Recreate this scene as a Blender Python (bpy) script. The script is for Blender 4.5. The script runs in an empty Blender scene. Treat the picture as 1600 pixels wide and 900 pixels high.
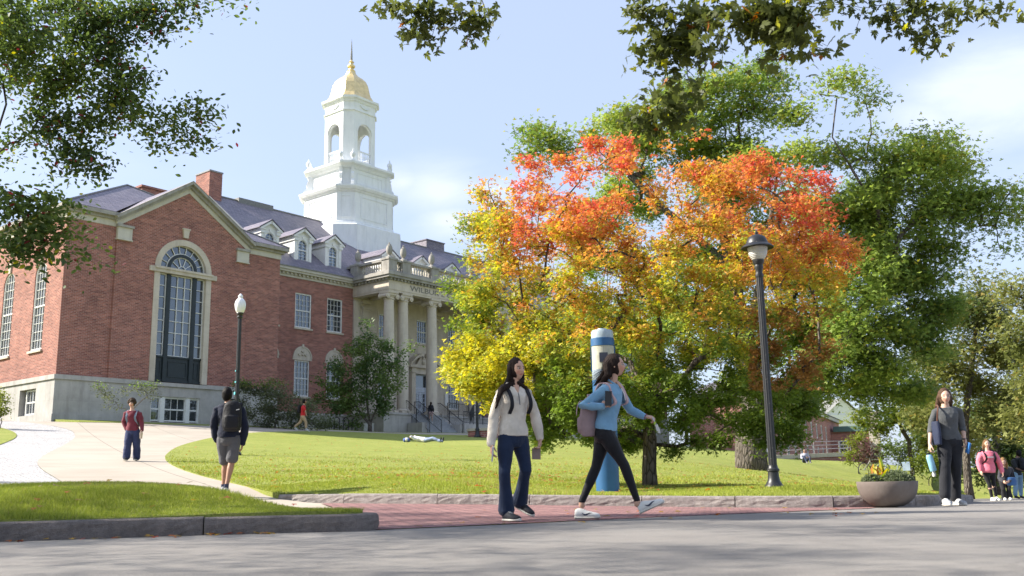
import bpy, bmesh, math, random
import numpy as np
from mathutils import Vector, Matrix, Euler
from mathutils.geometry import delaunay_2d_cdt
R = math.radians
PI = math.pi
rng = np.random.default_rng(7)
random.seed(7)
S = bpy.context.scene
COL = S.collection

# ------------------------------------------------------------------ camera
FPX = 1500.0                       # focal length in pixels of the 1600 px wide photograph
PIT, ROL, YAW = 0.19921579, -0.01866911, 0.68133908
CAMZ = 0.4
cR = Vector((math.cos(ROL), -math.sin(ROL) * math.sin(PIT), math.sin(ROL) * math.cos(PIT)))
cU = Vector((-math.sin(ROL), -math.cos(ROL) * math.sin(PIT), math.cos(ROL) * math.cos(PIT)))
cF = Vector((0, math.cos(PIT), math.sin(PIT)))
camd = bpy.data.cameras.new('camera')
cam = bpy.data.objects.new('camera', camd)
COL.objects.link(cam)
camd.sensor_width = 36.0
camd.lens = 36.0 * FPX / 1600.0
camd.clip_start = 0.05
camd.clip_end = 5000
cam.matrix_world = Matrix(((cR.x, cU.x, -cF.x, 0), (cR.y, cU.y, -cF.y, 0), (cR.z, cU.z, -cF.z, CAMZ), (0, 0, 0, 1)))
camd.dof.use_dof = True
camd.dof.focus_distance = 16.0
camd.dof.aperture_fstop = 3.0
S.camera = cam

# ------------------------------------------------------------------ sun and sky
SUN_DIR = Vector((-0.82, 0.04, 0.57)).normalized()      # towards the sun
sund = bpy.data.lights.new('sun', 'SUN')
sund.energy = 5.0
sund.angle = R(0.55)
sund.color = (1.0, 0.93, 0.82)
sun = bpy.data.objects.new('sun', sund)
COL.objects.link(sun)
sun.rotation_euler = SUN_DIR.to_track_quat('Z', 'Y').to_euler()
sun.location = (-30, 5, 40)

W = bpy.data.worlds.new('World')
S.world = W
W.use_nodes = True
nt = W.node_tree
nt.nodes.clear()
def wn(t, **k):
    n = nt.nodes.new(t)
    for a, b in k.items(): setattr(n, a, b)
    return n
out = wn('ShaderNodeOutputWorld'); bg = wn('ShaderNodeBackground')
sky = wn('ShaderNodeTexSky', sky_type='NISHITA', sun_disc=False)
sky.sun_elevation = math.asin(SUN_DIR.z)
sky.sun_rotation = math.atan2(SUN_DIR.x, SUN_DIR.y)
sky.altitude = 50; sky.air_density = 1.0; sky.dust_density = 1.6; sky.ozone_density = 1.6
bg.inputs['Strength'].default_value = 0.11
tc = wn('ShaderNodeTexCoord')
mp = wn('ShaderNodeMapping'); mp.inputs['Scale'].default_value = (1.3, 1.3, 4.2)
mp.inputs['Rotation'].default_value = (0.0, R(22), R(15))
no = wn('ShaderNodeTexNoise'); no.inputs['Scale'].default_value = 3.4; no.inputs['Detail'].default_value = 9; no.inputs['Roughness'].default_value = 0.6
no.inputs['Distortion'].default_value = 0.35
nt.links.new(tc.outputs['Generated'], mp.inputs['Vector']); nt.links.new(mp.outputs['Vector'], no.inputs['Vector'])
def dirpx(x, y):
    return (cF + cR * ((x - 800) / FPX) + cU * ((450 - y) / FPX)).normalized()
def vmath(op, a, b=None):
    n = wn('ShaderNodeVectorMath', operation=op)
    for i, v in enumerate((a, b)):
        if v is None: continue
        if hasattr(v, 'is_output'): nt.links.new(v, n.inputs[i])
        else: n.inputs[i].default_value = v
    return n
def smath(op, a, b=None, c=None, clamp=False):
    n = wn('ShaderNodeMath', operation=op, use_clamp=clamp)
    for i, v in enumerate((a, b, c)):
        if v is None: continue
        if hasattr(v, 'is_output'): nt.links.new(v, n.inputs[i])
        else: n.inputs[i].default_value = v
    return n.outputs[0]
acc = None
# real cloud banks: (direction, angular radius, strength)
for (px, py, rad, st) in ((1565, 145, 0.13, 1.0), (1455, 185, 0.09, 0.7), (690, 295, 0.085, 0.62), (630, 285, 0.06, 0.5), (705, 345, 0.06, 0.6), (770, 300, 0.07, 0.5), (-500, 300, 0.5, 0.5), (2600, 200, 0.6, 0.6)):
    d = dirpx(px, py)
    df = vmath('SUBTRACT', tc.outputs['Generated'], tuple(d))
    sc = vmath('MULTIPLY', df.outputs[0], (1, 1, 1.9))
    ln = vmath('LENGTH', sc.outputs[0])
    m = smath('MULTIPLY', smath('SUBTRACT', 1.0, smath('DIVIDE', ln.outputs['Value'], rad), clamp=True), st)
    acc = m if acc is None else smath('MAXIMUM', acc, m)
thr = smath('ADD', smath('MULTIPLY', smath('SUBTRACT', no.outputs['Fac'], 0.36), 2.6), smath('MULTIPLY', acc, 1.6))
cl = smath('MULTIPLY', smath('MULTIPLY', acc, 1.9, clamp=True), smath('SUBTRACT', thr, 0.35, clamp=True), clamp=True)
mix = wn('ShaderNodeMix', data_type='RGBA')
nt.links.new(cl, mix.inputs['Factor']); nt.links.new(sky.outputs[0], mix.inputs['A'])
mix.inputs['B'].default_value = (5.2, 5.4, 5.9, 1)
haze = wn('ShaderNodeMix', data_type='RGBA'); haze.inputs['Factor'].default_value = 0.65
nt.links.new(mix.outputs['Result'], haze.inputs['A']); haze.inputs['B'].default_value = (3.0, 3.5, 4.7, 1)
nt.links.new(haze.outputs['Result'], bg.inputs['Color']); nt.links.new(bg.outputs[0], out.inputs[0])

S.view_settings.view_transform = 'Standard'
S.view_settings.look = 'None'
S.view_settings.exposure = 1.18
S.view_settings.gamma = 1.0
S.view_settings.use_curve_mapping = False
S.cycles.max_bounces = 6
S.cycles.diffuse_bounces = 3
S.cycles.glossy_bounces = 3
S.cycles.transmission_bounces = 3
S.cycles.transparent_max_bounces = 4
S.cycles.caustics_reflective = False
S.cycles.caustics_refractive = False
S.cycles.use_denoising = True
S.cycles.sample_clamp_indirect = 6

# ------------------------------------------------------------------ helpers
def ray(px, py):
    return cF + cR * ((px - 800) / FPX) + cU * ((450 - py) / FPX)
def at(px, py, Y):
    """the world point seen at photo pixel (px, py), Y metres ahead of the camera"""
    d = ray(px, py)
    return Vector((0, 0, CAMZ)) + d * (Y / d.y)
UD = Vector((math.sin(YAW), math.cos(YAW), 0)); VD = Vector((-math.cos(YAW), math.sin(YAW), 0))
def ABZ(a, b, z): return UD * a + VD * b + Vector((0, 0, z))

def meta(o, label=None, cat=None, group=None, kind=None):
    if label: o['label'] = label
    if cat: o['category'] = cat
    if group: o['group'] = group
    if kind: o['kind'] = kind
    return o
def empty(name, loc, rz=0, label=None, cat=None, group=None):
    o = bpy.data.objects.new(name, None); COL.objects.link(o)
    o.empty_display_size = 0.2
    o.location = loc; o.rotation_euler = (0, 0, rz)
    return meta(o, label, cat, group)
def copy_tree(o, parent=None):
    c = o.copy(); COL.objects.link(c)
    if parent: c.parent = parent
    for ch in list(o.children): copy_tree(ch, c)
    return c

def arr_mesh(name, V, F, mats, mi=None, smooth=False, cols=None, recalc=False):
    """V n x 3, F list of index tuples or an m x k int array"""
    me = bpy.data.meshes.new(name)
    V = np.asarray(V, np.float32)
    if isinstance(F, np.ndarray):
        m, k = F.shape
        me.vertices.add(len(V)); me.vertices.foreach_set('co', V.ravel())
        me.loops.add(m * k); me.loops.foreach_set('vertex_index', F.astype(np.int32).ravel())
        me.polygons.add(m); me.polygons.foreach_set('loop_start', np.arange(0, m * k, k, dtype=np.int32))
        me.polygons.foreach_set('loop_total', np.full(m, k, np.int32))
        me.update(calc_edges=True)
    else:
        me.from_pydata(V.tolist(), [], F)
    if not isinstance(mats, (list, tuple)): mats = [mats]
    for m_ in mats: me.materials.append(m_)
    if mi is not None: me.polygons.foreach_set('material_index', np.asarray(mi, np.int32))
    if smooth: me.polygons.foreach_set('use_smooth', np.ones(len(me.polygons), bool))
    if cols is not None:
        at_ = me.color_attributes.new('Col', 'FLOAT_COLOR', 'POINT')
        c = np.ones((len(V), 4), np.float32); c[:, :3] = cols
        at_.data.foreach_set('color', c.ravel())
    if recalc:
        bm = bmesh.new(); bm.from_mesh(me); bmesh.ops.recalc_face_normals(bm, faces=bm.faces); bm.to_mesh(me); bm.free()
    me.update()
    return me
def link(name, me, parent=None, loc=None, rot=None):
    o = bpy.data.objects.new(name, me); COL.objects.link(o)
    if parent: o.parent = parent
    if loc is not None: o.location = loc
    if rot is not None: o.rotation_euler = rot
    return o

class MB:
    def __init__(s, off=(0, 0, 0)): s.V = []; s.F = []; s.M = []; s.off = off
    def add(s, vs, fs, mi=0):
        n = len(s.V); s.V += [tuple(v) for v in vs]
        s.F += [tuple(i + n for i in f) for f in fs]; s.M += [mi] * len(fs)
    def box(s, x0, x1, y0, y1, z0, z1, mi=0):
        s.add([(x0, y0, z0), (x1, y0, z0), (x1, y1, z0), (x0, y1, z0), (x0, y0, z1), (x1, y0, z1), (x1, y1, z1), (x0, y1, z1)],
              [(0, 3, 2, 1), (4, 5, 6, 7), (0, 1, 5, 4), (1, 2, 6, 5), (2, 3, 7, 6), (3, 0, 4, 7)], mi)
    def obox(s, c, size, rot, mi=0):
        M = rot.to_matrix() if hasattr(rot, 'to_matrix') else rot
        c = Vector(c); h = Vector(size) / 2
        vs = [c + M @ Vector((sx * h.x, sy * h.y, sz * h.z)) for sz in (-1, 1) for sx, sy in ((-1, -1), (1, -1), (1, 1), (-1, 1))]
        s.add(vs, [(0, 3, 2, 1), (4, 5, 6, 7), (0, 1, 5, 4), (1, 2, 6, 5), (2, 3, 7, 6), (3, 0, 4, 7)], mi)
    def prismz(s, poly, z0, z1, mi=0):
        n = len(poly)
        s.add([(x, y, z0) for x, y in poly] + [(x, y, z1) for x, y in poly],
              [tuple(range(n - 1, -1, -1)), tuple(range(n, 2 * n))] + [(i, (i + 1) % n, (i + 1) % n + n, i + n) for i in range(n)], mi)
    def prismy(s, poly, y0, y1, mi=0):
        n = len(poly)
        s.add([(x, y0, z) for x, z in poly] + [(x, y1, z) for x, z in poly],
              [tuple(range(n)), tuple(range(2 * n - 1, n - 1, -1))] + [(i, i + n, (i + 1) % n + n, (i + 1) % n) for i in range(n)], mi)
    def prismx(s, poly, x0, x1, mi=0):
        n = len(poly)
        s.add([(x0, y, z) for y, z in poly] + [(x1, y, z) for y, z in poly],
              [tuple(range(n - 1, -1, -1)), tuple(range(n, 2 * n))] + [(i, (i + 1) % n, (i + 1) % n + n, i + n) for i in range(n)], mi)
    def tube(s, pts, rad, n=8, mi=0, squash=None):
        pts = [Vector(p) for p in pts]
        if not hasattr(rad, '__len__'): rad = [rad] * len(pts)
        rings = []; nb = len(s.V); up = None
        for i, p in enumerate(pts):
            d = (pts[min(i + 1, len(pts) - 1)] - pts[max(i - 1, 0)]).normalized()
            if up is None:
                up = d.orthogonal().normalized()
            else:
                up = (up - d * up.dot(d))
                up = up.normalized() if up.length > 1e-6 else d.orthogonal().normalized()
            sd = d.cross(up)
            for k in range(n):
                t = 2 * PI * k / n
                s.V.append(tuple(p + (up * math.cos(t) + sd * math.sin(t)) * rad[i]))
        for i in range(len(pts) - 1):
            for k in range(n):
                a = nb + i * n + k; b = nb + i * n + (k + 1) % n
                s.F.append((a, b, b + n, a + n)); s.M.append(mi)
        s.F.append(tuple(nb + k for k in range(n - 1, -1, -1))); s.M.append(mi)
        e = nb + (len(pts) - 1) * n
        s.F.append(tuple(e + k for k in range(n))); s.M.append(mi)
    def lathe(s, prof, c=(0, 0, 0), n=16, mi=0, ph=0.0, sq=None):
        nb = len(s.V)
        for r, z in prof:
            for k in range(n):
                t = 2 * PI * k / n + ph
                s.V.append((c[0] + r * math.cos(t), c[1] + r * math.sin(t), c[2] + z))
        for i in range(len(prof) - 1):
            for k in range(n):
                a = nb + i * n + k; b = nb + i * n + (k + 1) % n
                s.F.append((a, b, b + n, a + n)); s.M.append(mi)
        s.F.append(tuple(nb + k for k in range(n - 1, -1, -1))); s.M.append(mi)
        e = nb + (len(prof) - 1) * n
        s.F.append(tuple(e + k for k in range(n))); s.M.append(mi)
    def mesh(s, name, mats, smooth=False, recalc=True):
        V = np.array(s.V, float) - np.array(s.off)
        me = arr_mesh(name, V, s.F, mats, s.M, smooth=False, recalc=recalc)
        if smooth:
            me.polygons.foreach_set('use_smooth', np.ones(len(me.polygons), bool))
            me.set_sharp_from_angle(angle=R(38))
        return me
    def build(s, name, mats, parent=None, smooth=False, recalc=True, loc=None, rot=None):
        return link(name, s.mesh(name, mats, smooth, recalc), parent, loc, rot)

# ------------------------------------------------------------------ materials
class NT:
    def __init__(s, m):
        m.use_nodes = True; s.t = m.node_tree; s.t.nodes.clear()
        s.out = s.n('ShaderNodeOutputMaterial')
    def n(s, t, **k):
        x = s.t.nodes.new(t)
        for a, b in k.items(): setattr(x, a, b)
        return x
    def l(s, a, b): s.t.links.new(a, b)
    def val(s, sock, v):
        if hasattr(v, 'is_output'): s.l(v, sock)
        else: sock.default_value = v
    def math(s, op, a, b=0.0, clamp=False):
        x = s.n('ShaderNodeMath', operation=op, use_clamp=clamp); s.val(x.inputs[0], a); s.val(x.inputs[1], b); return x.outputs[0]
    def mix(s, f, a, b, mode='MIX'):
        x = s.n('ShaderNodeMix', data_type='RGBA', blend_type=mode); s.val(x.inputs['Factor'], f); s.val(x.inputs['A'], a); s.val(x.inputs['B'], b); return x.outputs['Result']
    def noise(s, scale, detail=4, rough=0.55, vec=None, dist=0.0):
        x = s.n('ShaderNodeTexNoise'); x.inputs['Scale'].default_value = scale; x.inputs['Detail'].default_value = detail
        x.inputs['Roughness'].default_value = rough; x.inputs['Distortion'].default_value = dist
        if vec is not None: s.l(vec, x.inputs['Vector'])
        return x.outputs['Fac']
    def obj(s, scale=(1, 1, 1), rot=(0, 0, 0)):
        t = s.n('ShaderNodeTexCoord'); m = s.n('ShaderNodeMapping'); m.inputs['Scale'].default_value = scale; m.inputs['Rotation'].default_value = rot
        s.l(t.outputs['Object'], m.inputs['Vector']); return m.outputs['Vector']
    def ramp(s, f, stops):
        x = s.n('ShaderNodeValToRGB'); e = x.color_ramp.elements
        while len(e) > 1: e.remove(e[-1])
        e[0].position = stops[0][0]; e[0].color = c4(stops[0][1])
        for p, c in stops[1:]:
            q = e.new(p); q.color = c4(c)
        s.l(f, x.inputs[0]); return x.outputs['Color']
    def bump(s, h, strength=0.3, dist=0.02):
        x = s.n('ShaderNodeBump'); x.inputs['Strength'].default_value = strength; x.inputs['Distance'].default_value = dist
        s.l(h, x.inputs['Height']); return x.outputs['Normal']
    def bsdf(s, color, rough=0.7, metal=0.0, normal=None, spec=0.4, trans=None, **k):
        x = s.n('ShaderNodeBsdfPrincipled'); s.val(x.inputs['Base Color'], color); s.val(x.inputs['Roughness'], rough)
        s.val(x.inputs['Metallic'], metal); x.inputs['Specular IOR Level'].default_value = spec
        if normal is not None: s.l(normal, x.inputs['Normal'])
        for a, b in k.items(): s.val(x.inputs[a], b)
        return x.outputs[0]
    def end(s, sh): s.l(sh, s.out.inputs['Surface'])
def c4(c): return tuple(c) + (1,) if len(c) == 3 else tuple(c)
MAT = {}
def plain(name, col, rough=0.6, metal=0.0, spec=0.4, var=0.12, scale=8.0, bump=0.1, bscale=60.0, bdist=0.004, **k):
    """a painted / cast / cloth surface: colour with soft mottling and a fine bump"""
    m = bpy.data.materials.new(name); t = NT(m)
    v = t.obj()
    f = t.noise(scale, 5, 0.6, v)
    d = tuple(max(0, c * (1 - var * 1.6)) for c in col); b = tuple(min(1, c * (1 + var)) for c in col)
    c = t.ramp(f, [(0.3, d), (0.7, b)])
    nrm = t.bump(t.noise(bscale, 3, 0.6, v), bump, bdist) if bump else None
    t.end(t.bsdf(c, rough, metal, nrm, spec, **k)); MAT[name] = m
    return m
# ------------------------------------------------------------------ terrain
CP = np.array([[-3.2,15.75,.26],[-2.2,15.2,.24],[0,14.2,.21],[2.2,13.55,.17],[3.7,12.75,.15],[5.4,13.05,.14],[6.6,14.9,.085],[8.1,17.75,.02],[11,23.8,-.13],[13.3,29.7,-.26],[17.2,40.2,-.50],[22,52.2,-.78],
[-1.6,8.75,.17],[-3,8.6,.17],[-4.2,8.2,.17],[-6,7.7,.17],[-9,7.2,.17],[-14,6.5,.17],[-6.3,11.8,.42],[-3,11,.33],[-1.9,9.5,.16],[-11,11,.55],[-1.6,10.5,.06],[-1.6,12.5,.08],[-2.2,14.5,.12],
[-4.79,16.1,.3],[-10.4,26.3,1.15],[-12.44,56,3.6],[-4.57,49,2.44],[-3.54,22,.65],[1.46,15.5,.22],[2.61,19,.26],[7.74,32,.66],[7.74,50,1.96],[17.69,65,1.61],[22.19,60,.99],[18.33,44,-.1],[18.95,52,.25],[3.82,14.5,.24],
[-16.98,32,1.87],[-20.26,42,2.97],[-8.05,16.5,.47],[-5.71,60,3.33],[-13.35,54,3.51],[2.39,48,2.3],[-24.29,50.86,4.07],[-20.01,56.14,4.1],[-15.29,61.96,4.12],[-14.38,69.59,4.15],[-8.12,70.96,4.1],[-2.79,74.36,4.1],[2.73,82.76,4.2],
[-29.93,55.17,4.3],[-39.26,62.73,4.4],[10,94.89,4.0],[-26.76,86.07,4.4],[40,70,-.3],[60,90,0],[30,110,1.8],[100,150,1],[0,130,3.5],[-60,40,3.5],[-30,20,1.3],[-60,100,4.5],[-20,7,.3],[-40,10,.8],[150,50,-1],[80,50,-1],[-120,60,4],[0,300,3],[200,300,1],[-200,250,4]])
_c = 2.5; _n = len(CP)
_A = np.zeros((_n + 3, _n + 3)); _A[:_n, :_n] = np.sqrt(((CP[:, None, :2] - CP[None, :, :2]) ** 2).sum(-1) + _c * _c)
_A[:_n, _n] = 1; _A[:_n, _n + 1:] = CP[:, :2]; _A[_n:, :_n] = _A[:_n, _n:].T
_w = np.linalg.solve(_A, np.append(CP[:, 2], [0, 0, 0]))
def TR(x, y):
    """height of the road and the brick pavement"""
    x = np.asarray(x, float); y = np.asarray(y, float)
    t = np.clip(y - 12.0, 0, 60)
    r = 1 / (1 + np.exp(-(x - 4) / 1.2))
    up = np.clip(y - 9.5, 0, 6) * 0.02 / (1 + np.exp((x - 1.5) / 1.2))
    return -0.0235 * t * r + up
def T(x, y):
    """height of the lawns and paths"""
    x = np.asarray(x, float); y = np.asarray(y, float)
    sh = x.shape; x = x.ravel(); y = y.ravel(); o = np.empty(len(x))
    for i in range(0, len(x), 20000):
        xx, yy = x[i:i + 20000], y[i:i + 20000]
        r = np.sqrt((xx[:, None] - CP[:, 0]) ** 2 + (yy[:, None] - CP[:, 1]) ** 2 + _c * _c)
        o[i:i + 20000] = r @ _w[:_n] + _w[_n] + _w[_n + 1] * xx + _w[_n + 2] * yy
    f = np.clip((np.hypot(x, y - 40) - 140) / 200, 0, 1)
    return (o * (1 - f) + 1.0 * f).reshape(sh)
def tz(x, y): return float(T(np.array([x]), np.array([y]))[0])
def trz(x, y): return float(TR(np.array([x]), np.array([y]))[0])
def chaikin(p, n=2, closed=False):
    p = [tuple(q) for q in p]
    for _ in range(n):
        q = [p[0]] if not closed else []
        m = len(p)
        for i in range(m - (0 if closed else 1)):
            a, b = p[i], p[(i + 1) % m]
            q += [tuple(.75 * np.array(a) + .25 * np.array(b)), tuple(.25 * np.array(a) + .75 * np.array(b))]
        if not closed: q.append(p[-1])
        p = q
    return p
def densify(poly, d):
    out_ = []
    n = len(poly)
    for i in range(n):
        a = np.array(poly[i]); b = np.array(poly[(i + 1) % n]); L = np.linalg.norm(b - a)
        dd = max(d, 0.03 * min(np.hypot(*a), np.hypot(*b)))
        k = max(1, int(L / dd))
        for j in range(k): out_.append(tuple(a + (b - a) * j / k))
    return out_
def inside(poly, x, y):
    x = np.asarray(x); y = np.asarray(y); r = np.zeros(x.shape, bool); n = len(poly)
    for i in range(n):
        x0, y0 = poly[i]; x1, y1 = poly[(i + 1) % n]
        if y0 == y1: continue
        c = ((y0 > y) != (y1 > y)) & (x < (x1 - x0) * (y - y0) / (y1 - y0) + x0)
        r ^= c
    return r
def sheet(name, poly, zf, mat, dz=0.0, near=0.3, skirt=0.0):
    poly = densify(poly, near)
    P = np.array(poly); x0, y0 = P.min(0); x1, y1 = P.max(0)
    pts = []
    # rings of growing spacing
    for lo, hi, st in ((0, 14, near), (14, 30, near * 2), (30, 70, near * 4), (70, 200, near * 14)):
        gx = np.arange(max(x0, -hi), min(x1, hi), st); gy = np.arange(max(y0, -hi), min(y1, hi), st)
        if len(gx) == 0 or len(gy) == 0: continue
        X, Y = np.meshgrid(gx, gy); X = X + (rng.random(X.shape) - .5) * st * .3; Y = Y + (rng.random(Y.shape) - .5) * st * .3
        d = np.hypot(X, Y); k = (d >= lo) & (d < hi) & inside(poly, X, Y)
        pts.append(np.stack([X[k], Y[k]], 1))
    pts = np.concatenate(pts)
    V2 = [Vector(p) for p in poly] + [Vector(p) for p in pts]
    n = len(poly)
    vo, _, fo, _, _, _ = delaunay_2d_cdt(V2, [(i, (i + 1) % n) for i in range(n)], [], 0, 1e-4)
    vo = np.array([tuple(v) for v in vo]); fo = np.array([f for f in fo if len(f) == 3])
    c = vo[fo].mean(1); fo = fo[inside(poly, c[:, 0], c[:, 1])]
    z = zf(vo[:, 0], vo[:, 1]) + dz
    a, b, cc = vo[fo[:, 0]], vo[fo[:, 1]], vo[fo[:, 2]]
    cr = (b[:, 0] - a[:, 0]) * (cc[:, 1] - a[:, 1]) - (b[:, 1] - a[:, 1]) * (cc[:, 0] - a[:, 0])
    fo[cr < 0] = fo[cr < 0][:, ::-1]
    V = np.c_[vo, z]; F = fo.tolist()
    if skirt:
        m = len(V); pz = zf(P[:, 0], P[:, 1]) + dz
        V = np.r_[V, np.c_[P, pz], np.c_[P, pz - skirt]]
        F += [(m + i, m + (i + 1) % n, m + n + (i + 1) % n, m + n + i) for i in range(n)]
    me = arr_mesh(name, V, F, mat, smooth=False)
    me.polygons.foreach_set('use_smooth', [len(f) == 3 for f in F])
    o = link(name, me); o['kind'] = 'structure'
    return o

# ------------------------------------------------------------------ ground materials
def mat_grass():
    m = bpy.data.materials.new('lawn_grass'); t = NT(m); v = t.obj()
    big = t.noise(0.22, 4, 0.6, v); mid = t.noise(1.6, 5, 0.65, v); fine = t.noise(38, 3, 0.7, v); st = t.noise(9, 4, 0.7, t.obj((1, 2.6, 1)))
    mid = t.math('ADD', t.math('MULTIPLY', mid, .6), t.math('MULTIPLY', t.noise(.5, 6, .8, t.obj((.5, 1.6, 1))), .4)); c = t.ramp(mid, [(0.32, (.17, .225, .035)), (0.5, (.26, .31, .050)), (0.66, (.38, .38, .10))])
    c = t.mix(t.math('MULTIPLY', big, 0.55), c, (.42, .40, .15, 1))
    c = t.mix(t.math('MULTIPLY', t.math('SUBTRACT', fine, 0.35, clamp=True), 1.7), c, (.11, .16, .022, 1))
    c = t.mix(t.math('MULTIPLY', t.math('SUBTRACT', st, 0.55, clamp=True), 1.4), c, (.50, .46, .22, 1))
    wn_ = t.noise(.9, 6, .8, t.obj((.8, 1.3, 1))); c = t.mix(t.math('MULTIPLY', t.math('SUBTRACT', wn_, .56, clamp=True), 3.0, clamp=True), c, (.34, .30, .13, 1)); c = t.mix(t.math('MULTIPLY', t.math('SUBTRACT', .42, wn_, clamp=True), 2.6, clamp=True), c, (.13, .20, .03, 1))
    t.end(t.bsdf(c, 0.85, normal=t.bump(t.math('ADD', fine, mid), 0.7, 0.05), spec=0.15)); return m
def mat_road():
    m = bpy.data.materials.new('worn_asphalt'); t = NT(m); v = t.obj()
    a = t.noise(0.7, 5, 0.6, v); b = t.noise(140, 2, 0.6, v); c_ = t.noise(9, 5, 0.7, v)
    vo = t.n('ShaderNodeTexVoronoi'); vo.inputs['Scale'].default_value = 95; t.l(v, vo.inputs['Vector'])
    c = t.ramp(a, [(0.3, (.215, .200, .188)), (0.7, (.275, .258, .240))])
    c = t.mix(t.math('MULTIPLY', c_, 0.35), c, (.16, .15, .145, 1))
    c = t.mix(t.math('MULTIPLY', t.math('SUBTRACT', 0.42, vo.outputs['Distance'], clamp=True), 1.2), c, (.42, .40, .37, 1))
    ve = t.n('ShaderNodeTexVoronoi', feature='DISTANCE_TO_EDGE'); ve.inputs['Scale'].default_value = .55
    wv_ = t.n('ShaderNodeVectorMath', operation='MULTIPLY_ADD'); nn_ = t.n('ShaderNodeTexNoise'); nn_.inputs['Scale'].default_value = 2.2; nn_.inputs['Detail'].default_value = 5; t.l(v, nn_.inputs['Vector'])
    t.l(nn_.outputs['Color'], wv_.inputs[0]); wv_.inputs[1].default_value = (.7, .7, 0); t.l(v, wv_.inputs[2]); t.l(wv_.outputs[0], ve.inputs['Vector'])
    crk = t.math('MULTIPLY', t.math('SUBTRACT', .006, ve.outputs['Distance'], clamp=True), 120, clamp=True)
    c = t.mix(t.math('MULTIPLY', crk, t.math('MULTIPLY', t.math('SUBTRACT', a, .56, clamp=True), 4, clamp=True)), c, (.05, .047, .045, 1))
    st_ = t.noise(1.7, 6, .8, t.obj((1, .45, 1))); c = t.mix(t.math('MULTIPLY', t.math('SUBTRACT', st_, .55, clamp=True), 2.2), c, (.12, .112, .105, 1))
    t.end(t.bsdf(c, 0.85, normal=t.bump(b, 0.6, 0.01), spec=0.25)); return m
def mat_concrete():
    m = bpy.data.materials.new('path_concrete'); t = NT(m); v = t.obj()
    a = t.noise(0.5, 5, 0.65, v); b = t.noise(60, 3, 0.6, v); s = t.noise(4, 5, 0.7, v)
    c = t.ramp(a, [(0.3, (.36, .315, .26)), (0.7, (.45, .40, .335))])
    c = t.mix(t.math('MULTIPLY', t.math('SUBTRACT', s, 0.5, clamp=True), 1.1), c, (.36, .32, .27, 1))
    br = t.n('ShaderNodeTexBrick'); br.inputs['Scale'].default_value = 1.0; br.inputs['Brick Width'].default_value = 3.4; br.inputs['Row Height'].default_value = 3.2
    br.inputs['Mortar Size'].default_value = 0.02; br.offset = 0.0; t.l(t.obj((1, 1, 1), (0, 0, R(-28))), br.inputs['Vector'])
    c = t.mix(t.math('MULTIPLY', br.outputs['Fac'], 0.6), c, (.16, .14, .12, 1))
    t.end(t.bsdf(c, 0.9, normal=t.bump(b, 0.3, 0.006), spec=0.2)); return m
def mat_paver(name, w, h, c1, c2, mort, rot, ms=0.008, irregular=False):
    m = bpy.data.materials.new(name); t = NT(m)
    v = t.obj((1, 1, 1), (0, 0, rot)); ov = t.obj()
    br = t.n('ShaderNodeTexBrick'); br.inputs['Scale'].default_value = 1.0; br.inputs['Brick Width'].default_value = w; br.inputs['Row Height'].default_value = h
    br.inputs['Mortar Size'].default_value = ms; br.inputs['Color1'].default_value = c4(c1); br.inputs['Color2'].default_value = c4(c2); br.inputs['Mortar'].default_value = c4(mort); br.inputs['Bias'].default_value = 0.0
    if irregular:
        ns = t.n('ShaderNodeTexNoise'); ns.inputs['Scale'].default_value = 2.5; t.l(v, ns.inputs['Vector'])
        ad = t.n('ShaderNodeVectorMath', operation='MULTIPLY_ADD'); t.l(ns.outputs['Color'], ad.inputs[0]); ad.inputs[1].default_value = (.16, .16, 0); t.l(v, ad.inputs[2]); v = ad.outputs[0]
    t.l(v, br.inputs['Vector'])
    c = t.mix(t.math('MULTIPLY', t.math('SUBTRACT', t.noise(.9, 6, 0.8, ov), .35, clamp=True), 1.5), br.outputs['Color'], tuple(x * .5 for x in c2) + (1,))
    c = t.mix(t.math('MULTIPLY', t.math('SUBTRACT', t.noise(7, 5, 0.7, ov), 0.5, clamp=True), 1.3), c, tuple(min(1, x * 1.5) for x in c1) + (1,))
    h_ = t.math('ADD', t.math('MULTIPLY', br.outputs['Fac'], -1.0), t.math('MULTIPLY', t.noise(50, 3, 0.6, ov), 0.3))
    t.end(t.bsdf(c, 0.85, normal=t.bump(h_, 0.8, 0.012), spec=0.25)); return m
def mat_granite(name, d, l):
    m = bpy.data.materials.new(name); t = NT(m); v = t.obj()
    c = t.ramp(t.math('ADD', t.math('MULTIPLY', t.noise(4, 6, 0.8, v), .5), t.math('MULTIPLY', t.noise(17, 5, .75, v), .5)), [(0.36, d), (0.64, l)])
    sp = t.n('ShaderNodeTexVoronoi'); sp.inputs['Scale'].default_value = 120; t.l(v, sp.inputs['Vector'])
    c = t.mix(t.math('MULTIPLY', t.noise(150, 2, 0.5, v), 0.5), c, (.42, .39, .38, 1))
    c = t.mix(t.math('MULTIPLY', t.math('SUBTRACT', t.noise(2.1, 5, 0.7, v), 0.5, clamp=True), 1.8), c, (.10, .085, .075, 1))
    t.end(t.bsdf(c, 0.85, normal=t.bump(t.math('ADD', t.noise(14, 5, 0.7, v), t.math('MULTIPLY', sp.outputs['Distance'], 0.4)), 0.9, 0.02), spec=0.25)); return m
M_GRASS = mat_grass(); M_ROAD = mat_road(); M_PATH = mat_concrete()
M_BRICKPAVE = mat_paver('red_brick_paving', 0.22, 0.11, (.40, .225, .21), (.25, .125, .125), (.09, .07, .07), R(30), 0.012)
M_COBBLE = mat_paver('pale_stone_setts', 0.26, 0.17, (.58, .56, .55), (.44, .43, .42), (.20, .19, .18), R(-35), 0.014, True)
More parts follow.
